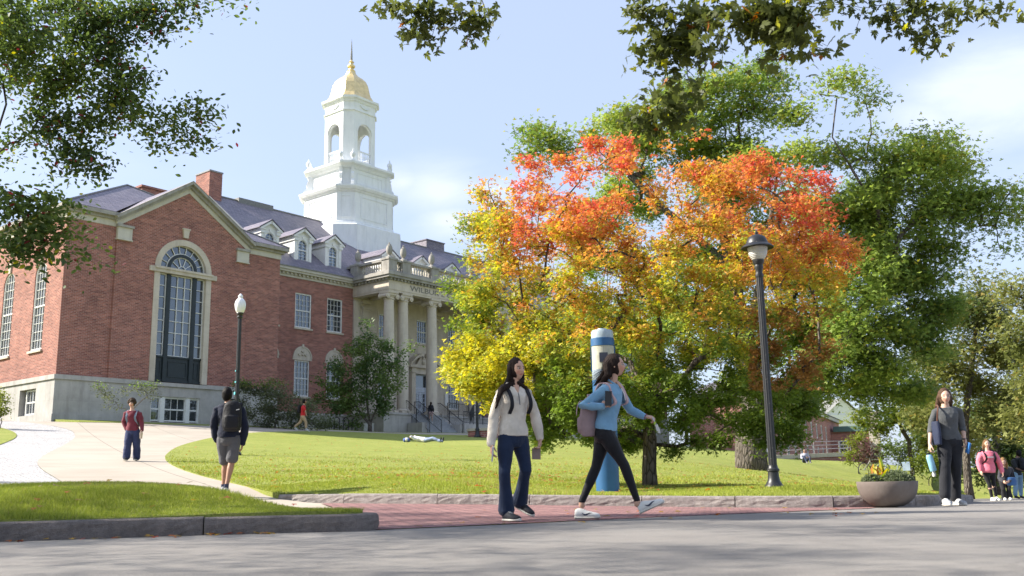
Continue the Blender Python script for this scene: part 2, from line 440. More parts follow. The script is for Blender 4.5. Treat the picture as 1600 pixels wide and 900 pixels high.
M_KERB = mat_granite('kerb_granite', (.13, .11, .10), (.36, .32, .30)); M_KERBD = mat_granite('kerb_granite_dark', (.050, .036, .030), (.22, .175, .150))  # near kerb: mottled brown stone, its colour also darkened for the shade there
M_SOIL = plain('soil', (.10, .07, .045), 0.95, var=.3, bump=.6, bdist=.02)

# ------------------------------------------------------------------ ground sheets
KB = chaikin([(-3.9, 16.1), (-3.3, 15.75), (-2.2, 15.1), (0, 14.1), (2.2, 13.35), (3.6, 12.6), (4.6, 12.45), (5.4, 12.95), (6.6, 14.7), (8.1, 17.6), (11.0, 23.6), (13.3, 29.5), (17.2, 40), (22, 52), (33, 76), (58, 120)], 2)   # foot of the far kerb
def offs(p, d):
    p = np.array(p); t = np.gradient(p, axis=0); t /= np.linalg.norm(t, axis=1)[:, None]
    return [tuple(q) for q in p + np.c_[-t[:, 1], t[:, 0]] * d]
KBI = offs(KB, 0.15)
NK = chaikin([(-60, 1.5), (-14, 6.35), (-9, 7.05), (-6, 7.55), (-4.2, 8.0), (-3.0, 8.4), (-2.0, 8.62), (-1.45, 8.62), (-1.22, 8.85), (-1.3, 9.2), (-1.7, 9.55), (-2.6, 10.3), (-3.4, 11.0)], 2)      # foot of the near kerb, curling round its nose
NKI = offs(NK, 0.15)
pathR = [(-3.9, 16.1), (-4.44, 16.75), (-6.1, 19.6), (-8.54, 24.3), (-10.14, 28.05), (-11.2, 31.5), (-12.2, 35.5), (-13.1, 42), (-13.4, 47), (-12.6, 52.5), (-9.6, 58.3), (-2.7, 65.5), (6, 76)]
pathR = chaikin(pathR, 2)
pathL = chaikin([(-3.4, 11.1), (-4.6, 12.3), (-5.9, 13.8), (-8.4, 18.15), (-11.73, 23.8), (-13.6, 27.9), (-15.6, 33.6), (-17.6, 39), (-20.4, 44.3), (-26.0, 49.0)], 2)
cobL = chaikin([(-3.6, 11.15), (-5.4, 12.6), (-7.6, 15.0), (-10.1, 18.6), (-13.2, 23.8), (-15.6, 28.4), (-17.2, 32.2), (-19.2, 37.6), (-21.8, 41.8), (-25.5, 45.6), (-29, 47.5)], 2)
bfoot = [tuple(ABZ(a, b, 0).xy) for a, b in ((68, 48.2), (47, 48.6), (39.5, 46.6), (24.0, 47.6), (20.5, 50.5))]
path_poly = [(-1.44, 14.6)] + [(-3.3, 15.6)] + pathR + bfoot + pathL[::-1] + [(-2.9, 10.75), (-1.9, 9.9), (-2.5, 12.9)]
cob_poly = pathL + [(-29, 47.5)] + cobL[::-1]
ZP = lambda x, y: T(x, y)
road_poly = [(-60, -40)] + NK[:-6] + [(-1.3, 8.8), (4.25, 11.85), (4.5, 12.42)] + [q for q in KB if q[0] > 4.62] + [(120, 100), (120, -40)]
brick_poly = [(-1.25, 8.83), (4.25, 11.85), (4.58, 12.5)] + [q for q in KB if -3.25 < q[0] < 4.5][::-1] + [(-2.6, 14.0), (-2.6, 12.9), (-2.0, 10.0), (-1.4, 9.4)]
def zbrick(x, y): return TR(x, y)
# where the concrete meets the brick both heights are blended
def zpath(x, y):
    f = np.clip((np.hypot(x + 2.0, y - 12.6) - 2.6) / 2.5, 0, 1)
    return T(x, y) * f + (TR(x, y)) * (1 - f)
sheet('road', road_poly, TR, M_ROAD, 0.0, 0.45)
sheet('brick_pavement', brick_poly, zbrick, M_BRICKPAVE, 0.006, 0.3)
sheet('path', path_poly, zpath, M_PATH, -0.012, 0.35)
sheet('stone_sett_strip', cob_poly, T, M_COBBLE, -0.02, 0.35)
lawn_poly = KBI[:] + [(60, 130), (-10, 130), tuple(ABZ(75, 52, 0).xy), (6, 76)] + pathR[::-1]
lawn = sheet('lawn', lawn_poly, T, M_GRASS, 0.0, 0.3, 0.2)
nlawn_poly = NKI + cobL[1:] + [(-29, 47.5), (-60, 60), (-90, 20)]
nlawn = sheet('lawn_near_kerb', nlawn_poly, T, M_GRASS, 0.0, 0.3, 0.2)
strip_poly = [tuple(ABZ(a, b, 0).xy) for a, b in ((24.0, 47.7), (39.5, 46.7), (47, 48.7), (68, 48.3), (68, 56), (24.5, 56))]
sheet('planting_strip', strip_poly, T, M_GRASS, 0.01, 0.5, 0.15)

# ground to the horizon underneath
gx = np.concatenate([-np.geomspace(1500, 60, 14), np.arange(-56, 60, 3.0), np.geomspace(60, 1500, 14)])
gy = np.concatenate([-np.geomspace(1200, 30, 10), np.arange(-27, 130, 3.0), np.geomspace(131, 2500, 16)])
X, Y = np.meshgrid(gx, gy); Z = np.minimum(T(X, Y), TR(X, Y) + np.where(Y > 60, 9, 0)) - 0.3
Z = np.where(np.hypot(X, Y) > 250, Z + 0.0, Z)
n1, n2 = X.shape
idx = np.arange(n1 * n2).reshape(n1, n2)
Fg = np.stack([idx[:-1, :-1], idx[:-1, 1:], idx[1:, 1:], idx[1:, :-1]], -1).reshape(-1, 4)
o = link('ground', arr_mesh('ground', np.c_[X.ravel(), Y.ravel(), Z.ravel()], Fg, M_GRASS)); o['kind'] = 'structure'

# ------------------------------------------------------------------ kerbs of granite blocks
def kerb(name, foot, inner, zf, mat, block, label):
    """one run of kerb; joints between the blocks are real gaps"""
    f = np.array(foot); i_ = np.array(inner)
    L = np.r_[0, np.cumsum(np.linalg.norm(np.diff(f, axis=0), axis=1))]
    mb = MB(); s = 0.0; k = 0
    tot = L[-1]
    while s < tot - .05:
        e = min(tot, s + block * (0.8 + 0.4 * random.random()))
        if s > 60: e = min(tot, s + 8)
        m = max(2, int((e - s) / 0.09) + 1) if s < 60 else 4
        q = np.linspace(s + 0.006, e - 0.006, m)
        fx = np.interp(q, L, f[:, 0]); fy = np.interp(q, L, f[:, 1]); ix = np.interp(q, L, i_[:, 0]); iy = np.interp(q, L, i_[:, 1])
        z0 = zf(fx, fy); lift = random.uniform(-.004, .004)
        prof = []
        for j in range(m):
            nx, ny = ix[j] - fx[j], iy[j] - fy[j]
            wob = random.uniform(-.010, .010)
            q1, q2, q3 = (random.uniform(-.05, .05) for _ in range(3)); ring = [(q1, -0.2), (q1, .02), (q2, 0.05 + wob), (q3, 0.085), (0.02 + q2 * .6, 0.115), (0.05 + wob, 0.136), (0.16, 0.149), (0.9, 0.150), (1.0, 0.13), (1.0, -0.2)]
            prof.append([(fx[j] + nx * r0, fy[j] + ny * r0, z0[j] + h + lift) for r0, h in ring])
        n = len(prof[0]); V = [p for r_ in prof for p in r_]; F = []
        for j in range(m - 1):
            for c in range(n): F.append((j * n + c, j * n + (c + 1) % n, (j + 1) * n + (c + 1) % n, (j + 1) * n + c))
        F += [tuple(range(n)), tuple(range((m - 1) * n + n - 1, (m - 1) * n - 1, -1))]
        mb.add(V, F); s = e; k += 1
    o = mb.build(name, mat); o['kind'] = 'structure'; return o
kerb('kerb', KB, KBI, TR, M_KERB, 1.5, '')
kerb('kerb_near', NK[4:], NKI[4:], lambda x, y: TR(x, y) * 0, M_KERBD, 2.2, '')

# ------------------------------------------------------------------ grass blades where the lawn is near enough to show them
def scatter_poly(poly, n, ylo=-1e9, yhi=1e9, xlo=-1e9, xhi=1e9):
    P = np.array(poly); x0, y0 = np.maximum(P.min(0), (xlo, ylo)); x1, y1 = np.minimum(P.max(0), (xhi, yhi))
    x = rng.uniform(x0, x1, n); y = rng.uniform(y0, y1, n); k = inside(poly, x, y); return x[k], y[k]
def mat_leaf(name, rough=0.5, trans=0.45, spec=0.3):
    m = bpy.data.materials.new(name); t = NT(m)
    a = t.n('ShaderNodeVertexColor', layer_name='Col')
    d = t.bsdf(a.outputs['Color'], rough, spec=spec)
    tr = t.n('ShaderNodeBsdfTranslucent')
    hs = t.n('ShaderNodeHueSaturation'); hs.inputs['Saturation'].default_value = 1.1; hs.inputs["Value"].default_value = 1.15; t.l(a.outputs['Color'], hs.inputs['Color'])
    t.l(hs.outputs[0], tr.inputs['Color'])
    mx = t.n('ShaderNodeMixShader'); mx.inputs[0].default_value = trans; t.l(d, mx.inputs[1]); t.l(tr.outputs[0], mx.inputs[2])
    t.end(mx.outputs[0]); return m
M_BLADE = mat_leaf('grass_blade', 0.6, 0.3, 0.15); M_LEAF = mat_leaf("leaf", 0.5, 0.45, 0.3)
def blades(name, polys):
    Vs = []; Cs = []
    for poly, n, h, w, lim in polys:
        x, y = scatter_poly(poly, n, *lim)
        if lim[0] > 16: k_ = rng.random(len(x)) < ((lim[1] - y) / (lim[1] - lim[0])) ** 1.3; x, y = x[k_], y[k_]
        z = T(x, y); m = len(x)
        ph = rng.uniform(0, 2 * PI, m); hh = h * rng.uniform(.5, 1.15, m) * (0.8 + 0.4 * np.sin(x * 1.7 + 3 * np.sin(y * .9))); ww = w * rng.uniform(.7, 1.3, m)
        dx, dy = np.cos(ph), np.sin(ph); lx, ly = rng.normal(0, .45, m) * hh, rng.normal(0, .45, m) * hh
        b0 = np.c_[x - dx * ww, y - dy * ww, z - .004]; b1 = np.c_[x + dx * ww, y + dy * ww, z - .004]; tp = np.c_[x + lx, y + ly, z + hh]
        Vs.append(np.stack([b0, b1, tp], 1).reshape(-1, 3))
        f = rng.random(m)[:, None]; c = (1 - f) * np.array([.20, .26, .035]) + f * np.array([.44, .47, .095])
        pn = .5 + .25 * np.sin(x * .9 + 2 * np.sin(y * .5)) + .25 * np.sin(y * 1.3 + 2.2 * np.sin(x * .7)); c = c * (.80 + .40 * pn)[:, None]; dry = rng.random(m) < .03 + .22 * (pn > .78); c[dry] = (.40, .34, .15)
        Cs.append(np.repeat(c, 3, 0))
    V = np.concatenate(Vs); o = link(name, arr_mesh(name, V, np.arange(len(V)).reshape(-1, 3), M_BLADE, cols=np.concatenate(Cs))); o['kind'] = 'stuff'; return o
blades('grass', [(nlawn_poly, 420000, .05, .0032, (6, 14.5, -8.5, -1)), (lawn_poly, 240000, .042, .005, (12.4, 17.5, -5, 13)), (lawn_poly, 260000, .045, .009, (17, 34, -12, 18))])
# ------------------------------------------------------------------ building materials
def mat_brick(name, c1, c2, mort, sc=1.0):
    m = bpy.data.materials.new(name); t = NT(m); tcn = t.n('ShaderNodeTexCoord')
    sp = t.n('ShaderNodeSeparateXYZ'); t.l(tcn.outputs['Object'], sp.inputs[0])
    cb = t.n('ShaderNodeCombineXYZ'); t.l(t.math('ADD', sp.outputs['X'], sp.outputs['Y']), cb.inputs['X']); t.l(sp.outputs['Z'], cb.inputs['Y'])
    br = t.n('ShaderNodeTexBrick'); br.inputs['Scale'].default_value = 1.0; br.inputs['Brick Width'].default_value = .23 * sc; br.inputs['Row Height'].default_value = .078 * sc
    br.inputs['Mortar Size'].default_value = .011 * sc; br.inputs['Color1'].default_value = c4(c1); br.inputs['Color2'].default_value = c4(c2); br.inputs['Mortar'].default_value = c4(mort)
    t.l(cb.outputs[0], br.inputs['Vector'])
    v = t.obj()
    w = t.n('ShaderNodeTexBrick'); w.inputs['Scale'].default_value = 1.0; w.inputs['Brick Width'].default_value = .46 * sc; w.inputs['Row Height'].default_value = .078 * sc
    w.inputs['Mortar Size'].default_value = .0; w.inputs['Color1'].default_value = (.78, .76, .76, 1); w.inputs['Color2'].default_value = (1.25, 1.2, 1.15, 1); w.offset_frequency = 3; w.offset = .37
    t.l(cb.outputs[0], w.inputs['Vector'])
    c = t.mix(0.8, br.outputs['Color'], w.outputs['Color'], 'MULTIPLY')
    c = t.mix(t.math('MULTIPLY', t.math('SUBTRACT', t.noise(.35, 5, .7, v), .45, clamp=True), 1.2), c, tuple(x * .5 for x in c2) + (1,))
    t.end(t.bsdf(c, .85, normal=t.bump(t.math('MULTIPLY', br.outputs['Fac'], -1.0), .5, .01), spec=.2)); return m
def mat_stone(name, d, l, stain=(.20, .18, .15), amt=1.0, streak=True, joints=None):
    m = bpy.data.materials.new(name); t = NT(m); v = t.obj()
    c = t.ramp(t.noise(1.3, 6, .7, v), [(.3, d), (.7, l)])
    f = t.noise(1.0, 6, .75, t.obj((2.2, 2.2, .35))) if streak else t.noise(2.0, 6, .75, v)
    c = t.mix(t.math('MULTIPLY', t.math('SUBTRACT', f, .48, clamp=True), 2.6 * amt), c, stain + (1,))
    if joints:
        tcn = t.n('ShaderNodeTexCoord'); sp = t.n('ShaderNodeSeparateXYZ'); t.l(tcn.outputs['Object'], sp.inputs[0])
        cb = t.n('ShaderNodeCombineXYZ'); t.l(t.math('ADD', sp.outputs['X'], sp.outputs['Y']), cb.inputs['X']); t.l(sp.outputs['Z'], cb.inputs['Y'])
        br = t.n('ShaderNodeTexBrick'); br.inputs['Scale'].default_value = 1.0; br.inputs['Brick Width'].default_value = joints[0]; br.inputs['Row Height'].default_value = joints[1]; br.inputs['Mortar Size'].default_value = .006
        t.l(cb.outputs[0], br.inputs['Vector']); c = t.mix(t.math('MULTIPLY', br.outputs['Fac'], .45), c, stain + (1,))
    t.end(t.bsdf(c, .85, normal=t.bump(t.noise(25, 4, .7, v), .3, .01), spec=.2)); return m
def mat_slate():
    m = bpy.data.materials.new('roof_slate'); t = NT(m); tcn = t.n('ShaderNodeTexCoord')
    sp = t.n('ShaderNodeSeparateXYZ'); t.l(tcn.outputs['Object'], sp.inputs[0])
    cb = t.n('ShaderNodeCombineXYZ'); t.l(t.math('ADD', sp.outputs['X'], t.math('MULTIPLY', sp.outputs['Y'], .41)), cb.inputs['X']); t.l(sp.outputs['Z'], cb.inputs['Y'])
    br = t.n('ShaderNodeTexBrick'); br.inputs['Scale'].default_value = 1.0; br.inputs['Brick Width'].default_value = .34; br.inputs['Row Height'].default_value = .155; br.inputs['Mortar Size'].default_value = .009
    br.inputs['Color1'].default_value = (.155, .140, .185, 1); br.inputs['Color2'].default_value = (.245, .215, .255, 1); br.inputs['Mortar'].default_value = (.04, .04, .06, 1)
    t.l(cb.outputs[0], br.inputs['Vector']); v = t.obj()
    c = t.mix(t.math('MULTIPLY', t.math('SUBTRACT', t.noise(2.6, 5, .75, t.obj((.5, .5, 3))), .5, clamp=True), 2.4), br.outputs['Color'], (.32, .29, .32, 1))
    c = t.mix(t.math('MULTIPLY', t.math('SUBTRACT', t.noise(.35, 5, .7, v), .5, clamp=True), 1.5), c, (.12, .11, .16, 1))
    t.end(t.bsdf(c, .55, normal=t.bump(t.math('MULTIPLY', br.outputs['Fac'], -1.0), .8, .02), spec=.4)); return m
def mat_glass(name, dark=(.012, .016, .02), refl=.34):
    m = bpy.data.materials.new(name); t = NT(m); v = t.obj()
    c = t.ramp(t.noise(1.4, 3, .6, v), [(.35, dark), (.7, tuple(x * 2.6 + .01 for x in dark))])
    nb = t.bump(t.noise(1.6, 2, .5, v), .12, .03)
    a = t.bsdf(c, .35, spec=.3)
    g = t.n('ShaderNodeBsdfGlossy'); g.inputs['Roughness'].default_value = .03; g.inputs['Color'].default_value = (.75, .80, .86, 1); t.l(nb, g.inputs['Normal'])
    fr = t.n('ShaderNodeFresnel'); fr.inputs['IOR'].default_value = 1.55
    f = t.math('ADD', t.math('MULTIPLY', fr.outputs[0], .9), refl * .3, clamp=True)
    mx = t.n('ShaderNodeMixShader'); t.l(f, mx.inputs[0]); t.l(a, mx.inputs[1]); t.l(g.outputs[0], mx.inputs[2]); t.end(mx.outputs[0]); return m
M_BRICK = mat_brick('facade_brick', (.37, .150, .115), (.21, .082, .070), (.38, .26, .225), 1.1)
M_LIME = mat_stone('limestone', (.50, .44, .36), (.62, .555, .465), (.30, .255, .20), .8, joints=(1.6, .8))
M_LIMED = mat_stone('weathered_limestone', (.27, .255, .23), (.41, .39, .355), (.13, .12, .105), 1.0)
M_CREAM = mat_stone('cream_frieze_stone', (.49, .46, .395), (.58, .55, .48), (.34, .31, .27), .6)
M_BASE = mat_stone('base_concrete', (.36, .345, .325), (.49, .47, .445), (.22, .205, .19), .9, joints=(2.4, 1.1))
M_SLATE = mat_slate()
M_WHITE = plain('white_window_paint', (.74, .74, .72), .5, var=.06, bump=.05)
M_TWHITE = mat_stone('white_cupola_paint', (.74, .76, .78), (.82, .83, .84), (.56, .57, .57), .9)
M_GLASS = mat_glass('window_glass'); M_GLASS2 = mat_glass('window_glass_sky', (.03, .05, .08), .55)
M_DARKG = plain('dark_green_joinery', (.018, .027, .032), .45, var=.2)
M_GOLD = plain('gold_leaf', (.82, .64, .33), .40, metal=.5, var=.14, scale=2.5, bump=.15, bscale=9, bdist=.02)
M_IRON = plain('black_iron', (.018, .019, .022), .5, spec=.5)
M_GUTTER = plain('grey_gutter_metal', (.20, .20, .19), .6, var=.2)
M_LETTER = plain('letter_shadow_stone', (.20, .19, .17), .8)
M_DOOR = plain('pale_blue_grey_door_paint', (.50, .54, .62), .5)
M_GREYST = mat_stone('step_granite', (.25, .26, .27), (.36, .37, .38), (.15, .15, .15), .6)

OFF = (24.15, 50.9, 4.0)
B0 = empty('campus_building', ABZ(*OFF), PI / 2 - YAW, 'long red brick college hall with slate roof, stone portico and white gold domed cupola', 'building')
def LP(a, b, z): return (a - OFF[0], b - OFF[1], z - OFF[2])
def BM(): return MB(off=OFF)

# walls are built as faces with true openings and reveals
def wall(mb, s0, s1, z0, z1, pos, openings, depth=.22, side=False, th=.35, mi=0):
    """s runs along the wall, pos is the outer plane; openings: (s0,s1,z0,z1,arched)"""
    P = (lambda s, d, z: (pos + d, s, z)) if side else (lambda s, d, z: (s, pos + d, z))
    ss = sorted({s0, s1} | {v for o in openings for v in (o[0], o[1])}); zs = sorted({z0, z1} | {v for o in openings for v in (o[2], o[3])})
    for i in range(len(ss) - 1):
        for j in range(len(zs) - 1):
            cs, cz = (ss[i] + ss[i + 1]) / 2, (zs[j] + zs[j + 1]) / 2
            if any(o[0] < cs < o[1] and o[2] < cz < o[3] for o in openings): continue
            mb.add([P(ss[i], 0, zs[j]), P(ss[i + 1], 0, zs[j]), P(ss[i + 1], 0, zs[j + 1]), P(ss[i], 0, zs[j + 1])], [(0, 1, 2, 3)], mi)
    for o in openings:
        a0, a1, b0, b1 = o[:4]
        if len(o) > 4 and o[4]:
            r = (a1 - a0) / 2; c = (a0 + a1) / 2; zc = b1 - r; n = 14
            arc = [(c - r * math.cos(PI * k / n), zc + r * math.sin(PI * k / n)) for k in range(n + 1)]
            for k in range(n):
                (x0, y0), (x1, y1) = arc[k], arc[k + 1]
                mb.add([P(x0, 0, y0), P(x1, 0, y1), P(x1, 0, b1), P(x0, 0, b1)], [(0, 1, 2, 3)], mi)
            outl = [(a0, b0), (a0, zc)] + arc[1:-1] + [(a1, zc), (a1, b0)]
        else:
            outl = [(a0, b0), (a0, b1), (a1, b1), (a1, b0)]
        n = len(outl)
        for k in range(n):
            (x0, y0), (x1, y1) = outl[k], outl[(k + 1) % n]
            mb.add([P(x0, 0, y0), P(x1, 0, y1), P(x1, depth, y1), P(x0, depth, y0)], [(0, 1, 2, 3)], mi)

# ---- window types: local x along the wall, y into the wall, z up, origin at the middle of the foot of the opening
def sash_mesh(w, h, cols, rows, arched=False, fr=.09, mun=.022, meet=True, y=.10):
    mb = MB(); r = w / 2
    zt = h - r if arched else h
    mb.box(-w / 2, -w / 2 + fr, y - .05, y + .06, 0, zt); mb.box(w / 2 - fr, w / 2, y - .05, y + .06, 0, zt)
    mb.box(-w / 2 + fr, w / 2 - fr, y - .05, y + .06, 0, fr * 1.1)
    if arched:
        n = 16
        for k in range(n):
            t0, t1 = PI * k / n, PI * (k + 1) / n
            q = [(-r * math.cos(t0), zt + r * math.sin(t0)), (-r * math.cos(t1), zt + r * math.sin(t1)), (-(r - fr) * math.cos(t1), zt + (r - fr) * math.sin(t1)), (-(r - fr) * math.cos(t0), zt + (r - fr) * math.sin(t0))]
            mb.prismy(q, y - .05, y + .06)
    else:
        mb.box(-w / 2 + fr, w / 2 - fr, y - .05, y + .06, h - fr, h)
    iw = w - 2 * fr
    for c in range(1, cols):
        x = -iw / 2 + iw * c / cols
        top = zt + math.sqrt(max(0, (r - fr) ** 2 - x * x)) if arched else h - fr
        mb.box(x - mun / 2, x + mun / 2, y - .012, y + .03, fr, top)
    hh = (h if not arched else h) - fr * 2
    for k in range(1, rows):
        z = fr + hh * k / rows
        hx = iw / 2
        if arched and z > zt: hx = math.sqrt(max(0, (r - fr) ** 2 - (z - zt) ** 2))
        t_ = mun / 2 if not (meet and k == rows // 2) else .04
        mb.box(-hx, hx, y - (.014 if t_ < .03 else .03), y + .032, z - t_, z + t_)
    return mb.mesh('window', M_WHITE)
def pane_mesh(w, h, arched=False, fr=.05, y=.135, mat=None):
    r = w / 2 - fr; zt = h - w / 2 if arched else h - fr
    if arched: pts = [(-r, fr), (-r, zt)] + [(-r * math.cos(PI * k / 14), zt + r * math.sin(PI * k / 14)) for k in range(1, 14)] + [(r, zt), (r, fr)]
    else: pts = [(-r, fr), (-r, zt), (r, zt), (r, fr)]
    mb = MB(); mb.prismy(pts, y, y + .02); return mb.mesh('pane', mat or M_GLASS)
def sill_mesh(w, t=.13, p=.10):
    mb = MB(); mb.box(-w / 2 - .1, w / 2 + .1, -p, .22, -t, -.004); return mb.mesh('sill', M_LIME)
class Win:
    def __init__(s, w, h, cols, rows, arched=False, sill=True, glass=None, **k):
        s.fm = sash_mesh(w, h, cols, rows, arched, **k); s.pm = pane_mesh(w, h, arched, mat=glass); s.sm = sill_mesh(w) if sill else None
    def put(s, a, b, z, side=False, parent=None, sub=True):
        o = link('window', s.fm, parent or B0, LP(a, b, z) if parent is None else (a, b, z), (0, 0, -PI / 2 if side else 0))
        link('pane', s.pm, o)
        if s.sm: link('sill', s.sm, o)
        return o

# ------------------------------------------------------------------ the wing with the big arched window
WF = 50.9; WC = 50.78; aL, aR = 24.15, 38.45
wb = BM()
ac = 31.31
wall(wb, aL, 27.0, 6.45, 15.2, WF, [])
wall(wb, 35.85, aR, 6.45, 15.2, WF, [])
ro = 1.90; zs = 13.18                         # arch of the stone surround
wall(wb, 27.0, 35.85, 6.45, 15.42, WC, [(ac - ro, ac + ro, 6.45, zs + ro, True)], depth=.5)
wb.add([(27.0, WC, 6.45), (27.0, WF, 6.45), (27.0, WF, 15.3), (27.0, WC, 15.3)], [(0, 1, 2, 3)])
wb.add([(35.85, WC, 6.45), (35.85, WF, 6.45), (35.85, WF, 15.3), (35.85, WC, 15.3)], [(3, 2, 1, 0)])
wb.add([(27.0, WC, 15.42), (35.85, WC, 15.42), (31.425, WC, 18.35)], [(0, 1, 2)])
wb.build('wall', M_BRICK, B0, recalc=False)
# side wall with tall round headed windows
sw = BM()
side_c = [53.5, 57.45, 61.4, 65.35, 69.3, 73.25]
ops = [(c - .70, c + .70, 7.98, 12.95, True) for c in side_c]
wall(sw, WF, 77, 6.45, 15.2, aL, ops, depth=.26, side=True)
sw.build('wall', M_BRICK, B0, recalc=False)
rw = BM(); rw.add([(aR, WF, 3.6), (aR, 55.4, 3.6), (aR, 55.4, 15.4), (aR, WF, 15.4)], [(0, 1, 2, 3)]); rw.build('wall', M_BRICK, B0, recalc=False)
rw = BM(); rw.add([(aL, 77, 3.6), (aR, 77, 3.6), (aR, 77, 15.4), (aL, 77, 15.4)], [(0, 1, 2, 3)]); rw.build('wall', M_BRICK, B0, recalc=False)
st = BM()
wall(st, aL - .06, aR + .06, 3.4, 6.2, WF - .06, [(ac - 1.62, ac + 1.55, 4.15, 5.62)], depth=.3)
wall(st, WF - .06, 77, 3.4, 6.2, aL - .06, [(c - .95, c + .95, 4.42, 5.85) for c in (53.85, 57.8, 61.7)], depth=.42, side=True)
st.add([(aR + .06, WF - .06, 3.4), (aR + .06, 55.3, 3.4), (aR + .06, 55.3, 6.2), (aR + .06, WF - .06, 6.2)], [(0, 1, 2, 3)])
st.box(aL - .14, ac - ro - .05, WF - .14, WF + .1, 6.2, 6.45); st.box(ac + ro + .05, aR + .14, WF - .14, WF + .1, 6.2, 6.45)
st.box(aL - .14, aL + .1, WF + .1, 77, 6.2, 6.45)
st.box(aL - .12, ac - 1.7, WF - .12, WF - .05, 3.4, 4.35); st.box(ac + 1.65, aR + .12, WF - .12, WF - .05, 3.4, 4.35)
st.box(ac - 2.3, ac + 2.3, WF - .17, WF + .1, 6.2, 6.42)
st.build('stone_base', M_BASE, B0, recalc=False)
# stone surround of the big window, flush ring standing 40 mm proud
sr = BM(); n = 24; ri = ro - .36; y0, y1 = WC - .05, WC + .32
for k in range(n):
    t0, t1 = PI * k / n, PI * (k + 1) / n
    q = [(ac - ro * math.cos(t0), zs + ro * math.sin(t0)), (ac - ro * math.cos(t1), zs + ro * math.sin(t1)), (ac - ri * math.cos(t1), zs + ri * math.sin(t1)), (ac - ri * math.cos(t0), zs + ri * math.sin(t0))]
    sr.prismy(q, y0, y1)
sr.box(ac - ro, ac - ri, y0, y1, 6.45, zs - .3); sr.box(ac + ri, ac + ro, y0, y1, 6.45, zs - .3)
sr.box(ac - ro - .34, ac + ro + .34, y0 - .09, y1 + .02, zs - .30, zs + .0)
sr.box(ac - ro - .02, ac + ro + .02, y0 - .16, y1 + .02, zs - .10, zs + .03)
sr.prismy([(ac - .14, zs + ro + .12), (ac + .14, zs + ro + .12), (ac + .21, zs + ro + .62), (ac - .21, zs + ro + .62)], WC - .14, WC + .02)
sr.box(ac - .26, ac + .26, WC - .17, WC + .02, zs + ro + .62, zs + ro + .70)
sr.build('window_surround', M_LIME, B0)
# the big window: dark joinery, white muntins, glass
bw = BM(); yy = WC + .22
for x in (-.86, .86): bw.box(ac + x - .13, ac + x + .13, yy - .14, yy + .1, 6.5, zs - .32)
bw.box(ac - ri, ac + ri, yy - .1, yy + .1, 6.46, 6.62); bw.box(ac - ri, ac + ri, yy - .04, yy + .1, 6.62, 7.95)
for a0, a1 in ((-1.42, -1.08), (-.62, .62), (1.08, 1.42)):
    bw.box(ac + a0, ac + a1, yy - .075, yy - .03, 6.78, 6.84); bw.box(ac + a0, ac + a1, yy - .075, yy - .03, 7.66, 7.72)
    bw.box(ac + a0, ac + a0 + .06, yy - .075, yy - .03, 6.84, 7.66); bw.box(ac + a1 - .06, ac + a1, yy - .075, yy - .03, 6.84, 7.66)
bw.box(ac - ri, ac + ri, yy - .12, yy + .1, 7.9, 8.0)
for k in range(16):
    t0, t1 = PI * k / 16, PI * (k + 1) / 16
    for r0, r1, dz in ((.99, .80, 0),):
        bw.prismy([(ac - r0 * math.cos(t0), zs + .04 + r0 * math.sin(t0)), (ac - r0 * math.cos(t1), zs + .04 + r0 * math.sin(t1)), (ac - r1 * math.cos(t1), zs + .04 + r1 * math.sin(t1)), (ac - r1 * math.cos(t0), zs + .04 + r1 * math.sin(t0))], yy - .12, yy + .06)
arch_w = bw.build('great_window', M_DARKG, B0)
mu = BM(); g = .045
def mbox(a0, a1, z0, z1): mu.box(ac + a0, ac + a1, yy - .05, yy + .02, z0, z1)
for (a0, a1, cols) in ((-ri, -1.0, 1), (-.72, .72, 3), (1.0, ri, 1)):
    zt = zs - .32
    mbox(a0, a0 + g, 8.0, zt); mbox(a1 - g, a1, 8.0, zt); mbox(a0, a1, 8.0, 8.0 + g); mbox(a0, a1, zt - g, zt)
    for c in range(1, cols): mbox(a0 + (a1 - a0) * c / cols - g * .4, a0 + (a1 - a0) * c / cols + g * .4, 8.0, zt)
    for k in range(1, 7): mbox(a0, a1, 8.0 + (zt - 8.0) * k / 7 - g * .4, 8.0 + (zt - 8.0) * k / 7 + g * .4)
def ring(r0, r1, t0=0, t1=PI, n=18):
    for k in range(n):
        u0, u1 = t0 + (t1 - t0) * k / n, t0 + (t1 - t0) * (k + 1) / n
        mu.prismy([(ac - r0 * math.cos(u0), zs + .04 + r0 * math.sin(u0)), (ac - r0 * math.cos(u1), zs + .04 + r0 * math.sin(u1)), (ac - r1 * math.cos(u1), zs + .04 + r1 * math.sin(u1)), (ac - r1 * math.cos(u0), zs + .04 + r1 * math.sin(u0))], yy - .05, yy + .02)
ring(1.53, 1.48); ring(1.05, 1.0); ring(.80, .76); ring(.27, .23)
def spoke(th, r0, r1, w=.034):
    d = Vector((-math.cos(th), 0, math.sin(th))); s_ = Vector((d.z, 0, -d.x)) * w / 2
    o_ = Vector((ac, 0, zs + .04)); q = [o_ + d * r0 - s_, o_ + d * r1 - s_, o_ + d * r1 + s_, o_ + d * r0 + s_]
    mu.prismy([(v.x, v.z) for v in q], yy - .05, yy + .02)
for k in range(1, 9): spoke(PI * k / 9, 1.03, 1.5)
for k in range(1, 5): spoke(PI * k / 5, .25, .78)
mu.box(ac - 1.52, ac + 1.52, yy - .05, yy + .02, zs + .02, zs + .06)
mu.build('muntins', M_WHITE, arch_w)
gp = BM(); gp.prismy([(ac - ri, 7.9), (ac + ri, 7.9), (ac + ri, zs)] + [(ac + ri * math.cos(PI * k / 18), zs + ri * math.sin(PI * k / 18)) for k in range(1, 18)] + [(ac - ri, zs)], yy + .03, yy + .06); gp.build('pane', M_GLASS, arch_w)
